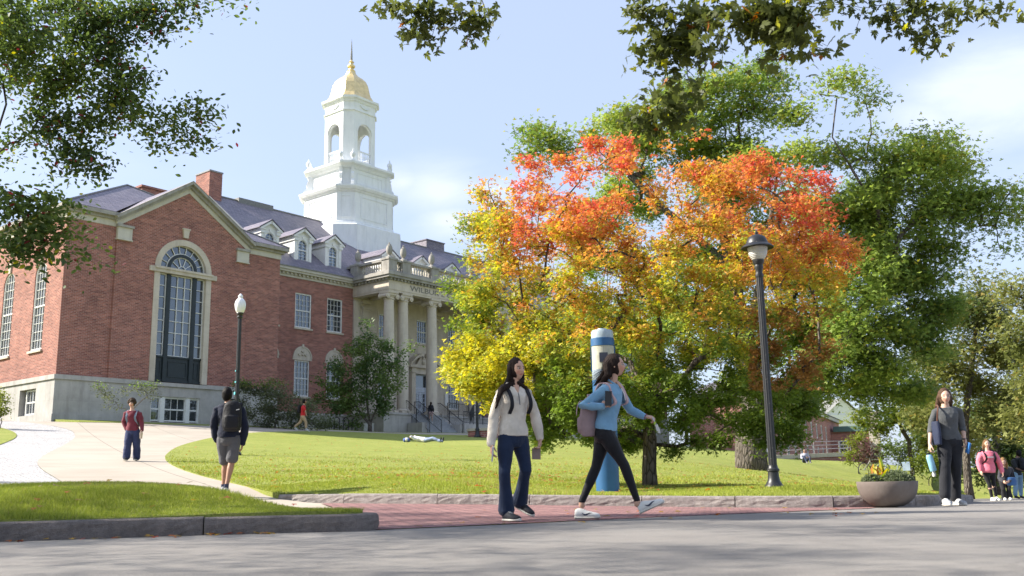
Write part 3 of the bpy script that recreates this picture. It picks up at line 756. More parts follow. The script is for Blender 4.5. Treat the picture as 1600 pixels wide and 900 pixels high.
# basement window of three lights
bs = Win(1.42, 1.38, 3, 2, False, False, meet=True, fr=.07); bs2 = Win(.62, 1.38, 1, 2, False, False, fr=.07)
bs.put(ac - .03, WF + .02, 4.2); bs2.put(ac - 1.28, WF + .02, 4.2); bs2.put(ac + 1.22, WF + .02, 4.2)
bf = BM()
for x0, x1 in ((-1.62, -1.55), (-.99, -.70), (.66, .93), (1.49, 1.55)): bf.box(ac + x0, ac + x1, WF + .0, WF + .2, 4.15, 5.62)
bf.box(ac - 1.55, ac + 1.49, WF + .01, WF + .2, 5.575, 5.61); bf.build('window_casing', M_WHITE, B0)
tallw = Win(1.40, 4.97, 4, 10, True); basew = Win(1.5, 1.36, 4, 2, False, False, fr=.07)
for c in side_c: tallw.put(aL, c, 7.98, True)
for c in (53.7, 57.65, 61.55): basew.put(aL + .1, c, 4.46, True)
for c in side_c:
    ks = BM(); ks.prismx([(c - .12, 12.9), (c + .12, 12.9), (c + .19, 13.5), (c - .19, 13.5)], aL - .08, aL + .02); ks.build('keystone', M_LIME, B0)
# cornices of the wing
co = BM(); co2 = BM()
def eave(mb1, mb2, pts, closed_end=True):
    """cornice swept along plan points: frieze in mb1, projecting mouldings in mb2"""
    for (h0, h1, pr, mb) in ((15.1, 15.46, .05, mb1), (15.46, 15.62, .20, mb2), (15.62, 15.84, .42, mb2)):
        P = np.array(pts, float); m = len(P)
        d = np.diff(P, axis=0); d /= np.linalg.norm(d, axis=1)[:, None]; nn = np.c_[d[:, 1], -d[:, 0]]
        o_ = []
        for i in range(m):
            if i == 0: q = nn[0]
            elif i == m - 1: q = nn[-1]
            else:
                q = nn[i - 1] + nn[i]; q = q / (q @ nn[i])
            o_.append(P[i] + q * pr)
        i_ = [P[i] - (nn[min(i, m - 2)]) * .02 if i in (0, m - 1) else P[i] - (nn[i - 1] + nn[i]) * .02 for i in range(m)]
        V = []
        for i in range(m): V += [(*i_[i], h0), (*o_[i], h0), (*o_[i], h1), (*i_[i], h1)]
        F = []
        for i in range(m - 1):
            for c in range(4): F.append((i * 4 + c, i * 4 + (c + 1) % 4, (i + 1) * 4 + (c + 1) % 4, (i + 1) * 4 + c))
        F += [(0, 1, 2, 3), (m * 4 - 1, m * 4 - 2, m * 4 - 3, m * 4 - 4)]
        mb.add(V, F)
eave(co, co2, [(aL, 77), (aL, WF), (27.0, WF)])
eave(co, co2, [(35.85, WF), (aR, WF), (aR, 55.3)])
# raking cornice
for sgn in (-1, 1):
    A_ = np.array([ac + .115 + sgn * 4.65, 15.50]); Bp = np.array([ac + .115, 18.56])
    d = (Bp - A_); d /= np.linalg.norm(d); nn = np.array([-d[1], d[0]]) * (1 if sgn < 0 else -1)
    for lo, hi, pr, mb in ((-.42, -.16, .06, co), (-.16, .0, .22, co2), (.0, .18, .44, co2)):
        def mid(h):                    # mitre at the ridge
            t_ = (ac + .115 - (A_ + nn * h)[0]) / d[0]; return A_ + nn * h + d * t_
        lo0 = A_ + nn * lo; hi0 = A_ + nn * hi
        q = [lo0, mid(lo), mid(hi), hi0]
        mb.prismy([tuple(v) for v in (q if sgn < 0 else q[::-1])], WC - pr, WC + .05)
for x in (27.42, 35.42):
    co.box(x - .44, x + .44, WC - .10, WC + .1, 14.42, 15.1); co2.box(x - .50, x + .50, WC - .2, WC + .1, 15.1, 15.24); co.box(x - .48, x + .48, WC - .14, WC + .1, 14.35, 14.42)
co.build('frieze', M_CREAM, B0); co2.build('cornice', M_LIMED, B0)
# wing roof
rf = BM()
e0, e1, eb, ez = aL - .42, aR + .42, WF - .42, 15.86; rz = 20.1; rb = 58.0; rx = (e0 + e1) / 2
gxl, gxr, gz = ac + .115 - 4.75, ac + .115 + 4.75, 18.76
g0z = 15.62
def fz(b): return ez + (b - eb) * (rz - ez) / (rb - eb)
hit = eb + (gz - ez) / ((rz - ez) / (rb - eb))
gm = ac + .115
rf.add([(e0, eb, ez), (e1, eb, ez), (rx, rb, rz), (e0, 78, ez), (e1, 78, ez), (rx, 71, rz), (gxl, eb, ez), (gxr, eb, ez), (gm, hit, fz(hit))], [(0, 6, 8, 2), (7, 1, 2, 8), (0, 2, 5, 3), (1, 4, 5, 2), (3, 5, 4)])
rf.add([(gxl, WC - .46, g0z + .02), (ac + .115, WC - .46, gz), (ac + .115, hit, gz), (gxl, eb + .2, g0z + .1)], [(0, 1, 2, 3)])
rf.add([(gxr, WC - .46, g0z + .02), (ac + .115, WC - .46, gz), (ac + .115, hit, gz), (gxr, eb + .2, g0z + .1)], [(3, 2, 1, 0)])
rf.build('roof', M_SLATE, B0, recalc=False)
rc = BM()
for p, q in (((e0, eb, ez), (rx, rb, rz)), ((e1, eb, ez), (rx, rb, rz)), ((rx, rb, rz), (rx, 71, rz))): rc.tube([Vector(p) + Vector((0, 0, .03)), Vector(q) + Vector((0, 0, .03))], .06, 6)
rc.build('ridge_cap', M_GUTTER, B0)

# ------------------------------------------------------------------ main range
MF = 55.35
upper_c = [41.05, 44.0, 46.97]; mir = 56.1
uc_all = upper_c + [2 * mir - c for c in upper_c]
up_ops = [(c - .74, c + .74, 11.65, 14.2) for c in upper_c]; lo_ops = [(c - .68, c + .68, 6.68, 9.28) for c in upper_c]
mw = BM()
wall(mw, aR, 48.8, 5.52, 15.3, MF, up_ops + lo_ops)
mw.build('wall', M_BRICK, B0, recalc=False)
mw = BM()
wall(mw, 63.4, 73.9, 5.52, 15.3, MF, [(c - .74, c + .74, 11.65, 14.2) for c in uc_all[3:]] + [(c - .68, c + .68, 6.68, 9.28) for c in uc_all[3:]])
mw.build('wall', M_BRICK, B0, recalc=False)
for a0, a1 in ((aR, 48.78), (63.42, 73.9)):
    mw = BM(); mw.box(a0, a1, MF - .10, MF + .2, 3.4, 5.40); mw.box(a0, a1, MF - .16, MF + .2, 5.40, 5.54)
    mw.build('stone_base', M_BASE, B0)
WU = Win(1.48, 2.55, 4, 6); WL = Win(1.36, 2.6, 4, 6)
for c in uc_all: WU.put(c, MF, 11.65); WL.put(c, MF, 6.68)
# carved lunettes over the lower windows
lm = MB(); r = .86
pts = [(-r * math.cos(PI * k / 16), r * math.sin(PI * k / 16)) for k in range(17)]
lm.prismy(pts + [(r, -.16), (-r, -.16)], -.05, .06)
for k in range(16):
    t0, t1 = PI * k / 16, PI * (k + 1) / 16
    lm.prismy([(-r * math.cos(t0), r * math.sin(t0)), (-r * math.cos(t1), r * math.sin(t1)), (-(r - .1) * math.cos(t1), (r - .1) * math.sin(t1)), (-(r - .1) * math.cos(t0), (r - .1) * math.sin(t0))], -.09, -.045)
lm.box(-.09, .09, -.11, -.04, r - .12, r + .14)
lm.tube([(-.42, -.07, .3), (-.3, -.08, .15), (-.12, -.08, .28), (0, -.08, .18), (.12, -.08, .28), (.3, -.08, .15), (.42, -.07, .3)], .045, 6)
lm.tube([(-.14, -.07, .5), (0, -.09, .4), (.14, -.07, .5)], .05, 6)
lmm = lm.mesh('lunette', M_LIME)
for c in uc_all: link('lunette', lmm, B0, LP(c, MF, 9.45))
# dentilled cornice
def dentils(mb, a0, a1, b, z, side=False, step=.36, s=.17, pr=.16):
    n = int(abs(a1 - a0) / step)
    for k in range(n):
        c = min(a0, a1) + (k + .5) * abs(a1 - a0) / n
        if side: mb.box(b - pr, b, c - s / 2, c + s / 2, z, z + .15)
        else: mb.box(c - s / 2, c + s / 2, b - pr, b, z, z + .15)
for a0, a1 in ((aR + .06, 48.72), (63.48, 73.9)):
    dc = BM(); dc.box(a0, a1, MF - .07, MF + .2, 15.25, 15.42); dentils(dc, a0, a1, MF - .06, 15.42); dc.box(a0, a1, MF - .10, MF + .2, 15.42, 15.57)
    dc.box(a0, a1, MF - .36, MF + .2, 15.57, 15.72); dc.box(a0, a1, MF - .46, MF + .2, 15.72, 15.90)
    dc.build('cornice', M_CREAM, B0)
    gt = BM(); gt.box(a0 + .02, a1 - .02, MF - .52, MF - .1, 15.90, 15.98); gt.build('gutter', M_GUTTER, B0)
for a_ in (38.95, 63.9):
    gt = BM(); gt.tube([(a_, MF - .10, 5.6), (a_, MF - .10, 15.2), (a_, MF - .30, 15.6)], .055, 8); gt.build('downpipe', M_GUTTER, B0, True)
# roof
r0, r1 = 41.0, 86.0; RZ, RB = 23.15, 64.4; EB, EZ = 54.88, 15.95; SL = (RZ - EZ) / (RB - EB)
mr = BM()
mr.add([(38.6, EB, EZ), (r1, EB, EZ), (r1, RB, RZ), (r0, RB, RZ), (r0, 2 * RB - EB, EZ), (r1, 2 * RB - EB, EZ), (r0, 59.5, EZ + (59.5 - EB) * SL), (38.6, 59.5, EZ + (59.5 - EB) * SL)], [(0, 1, 6, 7), (1, 2, 3, 6), (3, 2, 5, 4), (1, 5, 2)])
mr.build('roof', M_SLATE, B0, recalc=False)
rc = BM(); rc.tube([(r0, RB, RZ + .03), (r1, RB, RZ + .03)], .08, 6)
# sloping coping at the roof's end and low boxes on the ridge
rc.build('ridge_cap', M_GUTTER, B0)
cp = BM(); cp.prismx([(58.2, EZ + (58.2 - EB) * SL - .5), (58.2, EZ + (58.2 - EB) * SL + .22), (RB, RZ + .22), (RB, RZ - .5)], r0 - .26, r0 + .10); cp.build('coping', M_CREAM, B0)
rbx = BM(); rbx.box(44.2, 47.6, RB - .25, RB + .6, 22.9, 23.42); rbx.build('ridge_vent', M_GUTTER, B0)
rbx = BM(); rbx.box(66.05, 68.6, RB - .1, RB + 3.4, 22.3, 23.95); rbx.box(65.98, 68.67, RB - .17, RB + 3.47, 23.95, 24.05); rbx.build('roof_housing', M_SLATE, B0)
bk = BM(); bk.box(aR, r1, 2 * RB - MF - .3, 2 * RB - MF, 3.5, 15.9); bk.box(r0 - .1, r0 + .2, 59.6, 2 * RB - MF, 3.6, 15.9); bk.box(38.6, r0, 59.2, 59.5, 3.6, 19.2)
bk.prismx([(MF + 3.3, 15.5), (59.4, 19.0), (RB, 22.9), (2 * RB - MF - .3, 15.5)], r0 - .08, r0 + .2); bk.build('wall', M_BRICK, B0)
# chimneys
ch = BM(); ch.box(41.0, 42.15, 63.5, 65.4, 17, 24.72); chm = ch.build('chimney', M_BRICK, B0)
ch = BM(); ch.box(40.95, 42.2, 63.45, 65.45, 24.72, 24.84); ch.build('cap', M_GREYST, chm)
ch = BM(); ch.box(33.2, 35.0, 59.5, 61.0, 17, 20.75); ch.box(33.1, 35.1, 59.4, 61.1, 20.75, 20.9); ch.build('chimney', M_BRICK, B0)
# far wing, a mirror of the near one seen only through the trees
fw = BM(); fa0, fa1 = 73.9, 88.0
wall(fw, fa0, fa1, 6.45, 15.2, WF, [(79.4, 82.6, 6.9, 14.6, True)]); wall(fw, WF, 56, 3.6, 15.2, fa0, [], side=True); fw.box(fa1 - .2, fa1, WF, 77, 3.6, 15.4)
fw.build('wall', M_BRICK, B0, recalc=False)
fs = BM(); fs.box(fa0 - .06, fa1 + .06, WF - .06, WF + .1, 3.4, 6.45); fs.box(fa0 - .3, fa1 + .3, WF - .4, WF + .2, 15.2, 15.8); fs.box(fa0 - .4, fa0 + .2, WF + .2, 77, 15.2, 15.8); fs.build('stone_base', M_BASE, B0)
gp = BM(); gp.box(79.3, 82.7, WF + .2, WF + .25, 6.7, 14.7); gp.build('pane', M_GLASS, B0)
rf = BM(); m_ = (fa0 + fa1) / 2
rf.add([(fa0 - .42, eb, ez), (fa1 + .42, eb, ez), (m_, rb, rz), (fa0 - .42, 78, ez), (fa1 + .42, 78, ez), (m_, 71, rz)], [(0, 1, 2), (0, 2, 5, 3), (1, 4, 5, 2), (3, 5, 4)]); rf.build('roof', M_SLATE, B0, recalc=False)

# dormers
def roofz(b): return EZ + (b - EB) * SL
def make_dormer():
    w = .78; yb = 0.0
    mb = MB(); h0, h1 = -.1, 1.72
    # cheeks and front with an arched opening
    op = (-.42, .42, .16, 1.74, True)
    wall(mb, -w, w, h0, 1.95, yb, [op], depth=.14)
    for s_ in (-1, 1):
        mb.add([(s_ * w, 0, h0), (s_ * w, 0, 1.95), (s_ * w, 2.9, 1.95), (s_ * w, .2, h0)], [(0, 1, 2, 3)])
    mb.add([(-w, 0, 1.95), (w, 0, 1.95), (0, 0, 2.55)], [(0, 1, 2)])
    # corner pilasters, eaves moulding, raking mouldings
    for s_ in (-1, 1):
        mb.box(s_ * (w - .1) - .12, s_ * (w - .1) + .12, -.06, .1, h0, 1.62); mb.box(s_ * (w - .08) - .18, s_ * (w - .08) + .18, -.16, 2.4, 1.62, 1.90)
        mb.box(s_ * (w - .06) - .22, s_ * (w - .06) + .22, -.22, 2.5, 1.86, 1.97)
        A_ = Vector((s_ * 1.02, 0, 1.93)); Bp = Vector((0, 0, 2.62)); d = (Bp - A_).normalized(); nn = Vector((-d.z, 0, d.x)) * (1 if s_ < 0 else -1)
        q = [A_ - nn * .14, Bp - nn * .17, Bp, A_]
        mb.prismy([(v.x, v.z) for v in (q if s_ < 0 else q[::-1])], -.24, -.02)
    mb.box(-w - .06, w + .06, -.12, .1, h0 - .04, h0 + .14)
    n = 12
    for k in range(n):
        t0, t1 = PI * k / n, PI * (k + 1) / n
        mb.prismy([(-.5 * math.cos(t0), 1.32 + .5 * math.sin(t0)), (-.5 * math.cos(t1), 1.32 + .5 * math.sin(t1)), (-.42 * math.cos(t1), 1.32 + .42 * math.sin(t1)), (-.42 * math.cos(t0), 1.32 + .42 * math.sin(t0))], -.04, .02)
    mb.box(-.06, .06, -.08, .02, 1.78, 2.0)
    o = mb.build('dormer', M_WHITE, B0, recalc=False)
    rr = MB()
    for s_ in (-1, 1):
        rr.add([(s_ * 1.1, -.28, 1.94), (0, -.28, 2.68), (0, 4.4, 2.68), (s_ * 1.1, 3.6, 1.94), (s_ * 1.1, -.28, 1.99), (0, -.28, 2.74), (0, 4.4, 2.74), (s_ * 1.1, 3.6, 1.99)], [(0, 1, 2, 3), (7, 6, 5, 4), (0, 4, 5, 1), (0, 3, 7, 4)])
    rr.build('roof', M_SLATE, o)
    w_ = Win(.84, 1.58, 2, 6, True, False, glass=M_GLASS2, fr=.05, mun=.02, y=.06)
    w_.put(0, 0.0, .16, parent=o)
    return o
dz0 = 16.72; dba = 56.15
D = make_dormer(); first = True
for a in (41.42, 44.42, 47.35, 53.25, 56.98, 60.7, 65.0, 68.0, 71.0):
    d_ = D if first else copy_tree(D, B0)
    d_.location = LP(a, dba, dz0); first = False

# ------------------------------------------------------------------ portico
pL, pR, pF = 48.73, 63.47, 51.35
po = BM()
wall(po, 48.8, 63.4, 5.5, 15.2, MF - .02, [(55.72, 56.9, 11.7, 13.65), (51.5, 52.7, 11.7, 13.65), (59.45, 60.7, 11.7, 13.65), (59.45, 60.75, 6.47, 9.07), (51.45, 52.75, 6.47, 9.07), (55.35, 57.0, 5.52, 9.15)], depth=.3)
po.build('portico_wall', M_LIME, B0, recalc=False)
PU = Win(1.22, 1.95, 4, 4); PLo = Win(1.3, 2.6, 4, 6)
for c in (56.31, 52.1, 60.07): PU.put(c, MF, 11.7)
for c in (60.1, 52.1): PLo.put(c, MF, 6.47)
pd = BM()
pd.box(48.75, 49.3, MF - .18, MF - .02, 5.5, 14.3); pd.box(62.9, 63.45, MF - .18, MF - .02, 5.5, 14.3)
for c in (50.05, 54.05, 58.25, 62.15):
    pd.box(c - .36, c + .36, MF - .16, MF - .02, 5.9, 13.75); pd.box(c - .42, c + .42, MF - .24, MF - .02, 5.5, 5.9); pd.box(c - .44, c + .44, MF - .26, MF - .02, 13.75, 13.95); pd.box(c - .40, c + .40, MF - .22, MF - .02, 14.2, 14.5)
pd.box(48.8, 63.4, MF - .07, MF - .02, 5.5, 5.86)
for c in (52.1, 60.1):
    for (z0, z1, w_) in ((11.5, 13.85, .8), (6.3, 9.25, .82)):
        pd.box(c - w_, c - w_ + .16, MF - .06, MF - .02, z0, z1); pd.box(c + w_ - .16, c + w_, MF - .06, MF - .02, z0, z1); pd.box(c - w_ + .16, c + w_ - .16, MF - .06, MF - .02, z1 - .16, z1)
    pd.box(c - .55, c + .55, MF - .06, MF - .02, 9.9, 10.9); pd.tube([(c, MF - .08, 10.8), (c - .12, MF - .1, 10.5), (c, MF - .1, 10.2), (c + .12, MF - .1, 10.5), (c, MF - .08, 10.8)], .05, 6)
pd.build('pilasters', M_LIME, B0)
# door with surround
ds = BM()
for s_ in (-1, 1):
    x = 56.17 + s_ * 1.12
    ds.box(x - .22, x + .22, MF - .34, MF - .02, 5.5, 9.45); ds.box(x - .26, x + .26, MF - .42, MF - .02, 9.2, 9.62)
    pts = [(56.17 + s_ * (1.65 - 1.45 * k / 8), 9.98 + .85 * math.sin(PI / 2 * k / 8)) for k in range(9)]
    low = [(56.17 + s_ * (1.65 - 1.45 * k / 8), 9.86 + .72 * math.sin(PI / 2 * k / 8) - (.0 if k else 0)) for k in range(9)]
    q = pts + low[::-1]
    if s_ > 0: q = q[::-1]
    ds.prismy(q, MF - .62, MF - .02)
ds.box(54.5, 57.84, MF - .56, MF - .02, 9.62, 9.86)
ds.box(55.2, 57.14, MF - .30, MF - .02, 9.15, 9.62)
ds.lathe([(.0, .0), (.14, .02), (.2, .2), (.12, .42), (.16, .5), (.04, .72), (0, .75)], (56.17, MF - .34, 9.9), 10)
ds.prismy([(55.4, 9.86), (56.94, 9.86), (56.5, 10.5), (55.85, 10.5)], MF - .3, MF - .02)
ds.build('door_surround', M_LIME, B0)
do = BM()
do.box(55.36, 56.99, MF + .1, MF + .2, 7.72, 8.12); do.box(55.36, 55.46, MF + .08, MF + .22, 5.52, 9.14); do.box(56.89, 56.99, MF + .08, MF + .22, 5.52, 9.14); do.box(55.46, 56.89, MF + .08, MF + .22, 9.06, 9.14)
for x0, x1 in ((55.47, 56.165), (56.185, 56.88)):
    do.box(x0, x0 + .11, MF + .12, MF + .18, 5.55, 7.7); do.box(x1 - .11, x1, MF + .12, MF + .18, 5.55, 7.7); do.box(x0 + .11, x1 - .11, MF + .12, MF + .18, 5.55, 5.85); do.box(x0 + .11, x1 - .11, MF + .12, MF + .18, 7.58, 7.7)
    xm = (x0 + x1) / 2; do.box(xm - .018, xm + .018, MF + .125, MF + .175, 5.85, 7.58)
    for k in range(1, 5): do.box(x0 + .11, x1 - .11, MF + .13, MF + .17, 5.85 + 1.73 * k / 5 - .016, 5.85 + 1.73 * k / 5 + .016)
door = do.build('door', M_DOOR, B0)
dg = BM(); dg.box(55.46, 56.89, MF + .145, MF + .155, 5.85, 7.58); dg.box(55.46, 56.89, MF + .14, MF + .15, 8.12, 9.06); dg.build('pane', M_GLASS, door)
dh = BM(); dh.tube([(56.12, MF + .05, 6.45), (56.12, MF + .05, 6.8)], .02, 6); dh.tube([(56.23, MF + .05, 6.45), (56.23, MF + .05, 6.8)], .02, 6); dh.build('handle', M_IRON, door)
# entablature, ceiling
en = BM()
en.box(pL, pR, pF, pF + .72, 14.55, 15.4); en.box(pL, pL + .72, pF + .72, MF, 14.55, 15.4); en.box(pR - .72, pR, pF + .72, MF, 14.55, 15.4)
en.box(pL - .035, pR + .035, pF - .035, pF + .3, 14.70, 14.76); en.box(pL - .035, pL + .3, pF + .3, MF, 14.70, 14.76); en.box(pR - .3, pR + .035, pF + .3, MF, 14.70, 14.76)
en.box(pL + .72, pR - .72, pF + .72, MF, 14.95, 15.15)
for a in (50.6, 53.75, 58.45, 61.6): en.box(a - .25, a + .25, pF + .72, MF - .1, 14.6, 14.95)
ent = en.build('entablature', M_LIME, B0)
cu = bpy.data.curves.new('lettering', 'FONT'); cu.body = 'WILBUR L CROSS LIBRARY'; cu.size = .56; cu.extrude = .012; cu.space_character = 1.0; cu.align_x = 'CENTER'; cu.resolution_u = 3
tmp = bpy.data.objects.new('tmp', cu); COL.objects.link(tmp); bpy.context.view_layer.update()
me = bpy.data.meshes.new_from_object(tmp.evaluated_get(bpy.context.evaluated_depsgraph_get())); bpy.data.objects.remove(tmp)
me.name = 'lettering'; me.materials.clear(); me.materials.append(M_LETTER)
xs = [v.co.x for v in me.vertices]; wtxt = max(xs) - min(xs)
le = link('lettering', me, B0, LP(56.1, pF - .014, 14.87), (PI / 2, 0, 0)); le.scale = (10.3 / wtxt, 1, 1)
pc = BM()
pc.box(pL - .05, pR + .05, pF - .05, pF + .2, 15.4, 15.56); pc.box(pL - .05, pL + .2, pF + .2, MF, 15.4, 15.56); pc.box(pR - .2, pR + .05, pF + .2, MF, 15.4, 15.56)
dentils(pc, pL - .1, pR + .1, pF - .05, 15.41); dentils(pc, pF - .1, MF, pL - .05, 15.41, True)
for pr, z0, z1 in ((.34, 15.56, 15.74), (.44, 15.74, 15.96)): pc.box(pL - pr, pR + pr, pF - pr, MF + 1.0, z0, z1)
pc.box(pL - .3, pR + .3, pF - .3, MF + 1.0, 15.96, 16.06)
pc.build('cornice', M_LIMED, B0)
# balustrade
bl = BM(); cols_a = [49.15, 50.62, 53.75, 58.45, 61.6, 63.05]
bl.box(pL + .08, pR - .08, pF + .1, pF + .72, 16.06, 16.24); bl.box(pL + .08, pR - .08, pF + .08, pF + .70, 16.94, 17.10)
for x0, x1 in ((pL + .08, pL + .70), (pR - .70, pR - .08)): bl.box(x0, x1, pF + .72, MF + .9, 16.06, 16.24); bl.box(x0 + .02, x1 - .02, pF + .70, MF + .9, 16.94, 17.10)
ped = [(a, pF + .41) for a in cols_a] + [(pL + .4, MF - .1), (pR - .4, MF - .1)]
for x, y in ped:
    w_ = .42
    bl.box(x - w_, x + w_, y - w_ + .02, y + w_ - .02, 16.06, 17.0); bl.box(x - w_ - .06, x + w_ + .06, y - w_ - .04, y + w_ + .04, 17.0, 17.14)
balu = bl.build('balustrade', M_LIMED, B0)
bm_ = MB(); bm_.lathe([(.07, 0), (.07, .07), (.045, .10), (.085, .26), (.08, .34), (.04, .52), (.045, .58), (.07, .62), (.07, .70)], (0, 0, 0), 8); bmm = bm_.mesh('baluster', M_CREAM, True)
def balrow(p, q, n):
    for k in range(n):
        f = (k + .5) / n; link('baluster', bmm, balu, LP(p[0] + (q[0] - p[0]) * f, p[1] + (q[1] - p[1]) * f, 16.24))
yb = pF + .41
balrow((49.6, yb), (50.2, yb), 3); balrow((51.08, yb), (53.3, yb), 8); balrow((54.2, yb), (58.0, yb), 13); balrow((58.9, yb), (61.15, yb), 8); balrow((62.05, yb), (62.6, yb), 3)
balrow((pL + .4, pF + .9), (pL + .4, MF - .6), 10)
um = MB(); um.lathe([(.34, 0), (.30, .10), (.12, .22), (.10, .30), (.16, .36), (.24, .52), (.25, .78), (.20, .98), (.13, 1.02), (.15, 1.06), (.05, 1.16), (.07, 1.22), (.0, 1.30)], (0, 0, 0), 12); umm = um.mesh('urn', M_LIMED, True)
for x, y in ped: link('urn', umm, B0, LP(x, y, 17.14))
# columns
cs = MB(); cs.lathe([(.43, 0), (.435, 2.2), (.425, 4.5), (.395, 6.6), (.375, 7.9)], (0, 0, 0), 24); shaft = cs.mesh('column', M_LIME, True)
cbm = MB(); cbm.box(-.56, .56, -.56, .56, -.38, -.18); cbm.lathe([(.54, -.18), (.56, -.12), (.52, -.06), (.45, 0)], (0, 0, 0), 24); cbase = cbm.mesh('column_base', M_LIME, True)
cc = MB(); cc.lathe([(.375, 0), (.38, .18), (.44, .22), (.44, .28), (.38, .32), (.46, .48), (.5, .5)], (0, 0, 0), 20); cc.box(-.53, .53, -.53, .53, .66, .80)
for sx in (-1, 1):
    # volute rolls run front to back, each end a spiral disc
    pts = []
    cc.tube([(sx * .50, -.46, .44), (sx * .47, -.2, .46), (sx * .47, .2, .46), (sx * .50, .46, .44)], [.20, .15, .15, .20], 14)
    cc.tube([(sx * .50, -.50, .44), (sx * .50, -.46, .44)], [.09, .12], 10)
cc.box(-.5, .5, -.46, .46, .50, .66)
capm = cc.mesh('capital', M_LIME, True)
for k, a in enumerate(cols_a):
    c_ = link('column', shaft, B0, LP(a, 51.77, 5.86)); link('column_base', cbase, c_); link('capital', capm, c_, (0, 0, 7.9))
# podium, steps, ramp wall, rails
sx0, sx1 = 50.7, 53.9
pm_ = BM()
pm_.box(47.9, sx0 - .02, 50.9, MF, 3.2, 5.36); pm_.box(47.82, sx0, 50.82, MF, 5.36, 5.5)
pm_.box(sx1 + .02, 64.3, 50.9, MF, 3.2, 5.36); pm_.box(sx1, 64.4, 50.82, MF, 5.36, 5.5); pm_.box(sx0 - .02, sx1 + .02, 51.2, MF, 3.2, 5.48)
pm_.box(sx0 - .5, sx0 - .01, 49.3, 50.82, 3.2, 4.75); pm_.box(sx1 + .01, sx1 + .4, 49.0, 50.82, 3.2, 4.7)
pm_.box(sx1 + .4, 71.0, 48.9, 49.2, 3.2, 4.75); pm_.box(sx1 + .4, 71.0, 49.2, 50.9, 3.2, 4.7)
pm_.build('podium', M_BASE, B0)
sp_ = BM(); ns = 9
for k in range(ns): sp_.box(sx0, sx1, 49.0 + .25 * k, 51.2 + .01, 3.9 + .175 * k - (.3 if k == 0 else 0), 3.9 + .175 * (k + 1))
sp_.build('steps', M_GREYST, B0)
def rail(name, pts, posts=1.1, h=.95, bars=.14, scroll=True):
    mb = BM(); P = [Vector(p) for p in pts]
    L = [0.0]
    for i in range(1, len(P)): L.append(L[-1] + (P[i] - P[i - 1]).length)
    def pt(s):
        for i in range(1, len(P)):
            if s <= L[i] + 1e-6: return P[i - 1].lerp(P[i], (s - L[i - 1]) / max(1e-6, L[i] - L[i - 1]))
        return P[-1]
    U = Vector((0, 0, 1))
    mb.tube([p + U * h for p in P], .026, 6); mb.tube([p + U * .12 for p in P], .018, 5)
    n = max(1, int(L[-1] / posts))
    for k in range(n + 1): p = pt(L[-1] * k / n); mb.tube([p - U * .1, p + U * (h + .02)], .03, 6)
    n = int(L[-1] / bars)
    for k in range(1, n): p = pt(L[-1] * k / n); mb.tube([p + U * .12, p + U * (h - .01)], .011, 4)
    mb.build(name, M_IRON, B0)
for a in (sx0 - .15, sx0 + 1.1, sx1 + .2):
    rail('railing', [(a, 48.9, 4.0), (a, 49.1, 4.1), (a, 51.2, 5.5), (a, 51.7, 5.5)])
rail('railing', [(sx1 + .5, 49.05, 4.75), (71, 49.05, 4.75)]); rail('railing', [(sx1 + .6, 50.8, 5.5), (64.3, 50.8, 5.5)])
rail('railing', [(48.0, 51.0, 5.5), (49.0, 51.0, 5.5)]); rail('railing', [(sx1 + 1.2, 49.05, 4.75), (sx1 + 3.4, 50.6, 5.5)])
bx = BM(); bx.box(58.95, 59.3, MF - .14, MF - .03, 6.75, 7.75); bx.build('notice_box', M_WHITE, B0)

# ------------------------------------------------------------------ cupola
TA, TB = 56.1, 64.4
def octa(H, k):
    m = H - k; return [(TA - m, TB - H), (TA + m, TB - H), (TA + H, TB - m), (TA + H, TB + m), (TA + m, TB + H), (TA - m, TB + H), (TA - H, TB + m), (TA - H, TB - m)]
def oct_loft(mb, prof):
    """prof: (H, k, z)"""
    n = 8; base = len(mb.V)
    for H, k, z in prof: mb.V += [(x, y, z) for x, y in octa(H, k)]
    for i in range(len(prof) - 1):
        for j in range(n): mb.F.append((base + i * n + j, base + i * n + (j + 1) % n, base + (i + 1) * n + (j + 1) % n, base + (i + 1) * n + j)); mb.M.append(0)
    mb.F.append(tuple(base + j for j in range(n - 1, -1, -1))); mb.M.append(0)
    e = base + (len(prof) - 1) * n; mb.F.append(tuple(e + j for j in range(n))); mb.M.append(0)
cu_ = BM()
oct_loft(cu_, [(4.02, 1.45, 17.5), (4.02, 1.45, 22.35), (3.92, 1.4, 22.45), (3.45, 1.18, 22.5), (3.45, 1.18, 22.75), (3.34, 1.14, 22.85), (3.34, 1.14, 25.45), (3.44, 1.16, 25.5), (3.50, 1.18, 25.62), (3.62, 1.2, 25.66), (3.74, 1.24, 25.86), (3.74, 1.24, 26.02), (3.3, 1.05, 26.08), (2.72, .66, 26.12), (2.72, .66, 27.75), (2.85, .68, 27.8), (3.0, .74, 27.98), (3.26, .82, 28.12), (3.28, .82, 28.3), (2.4, .7, 28.38)])
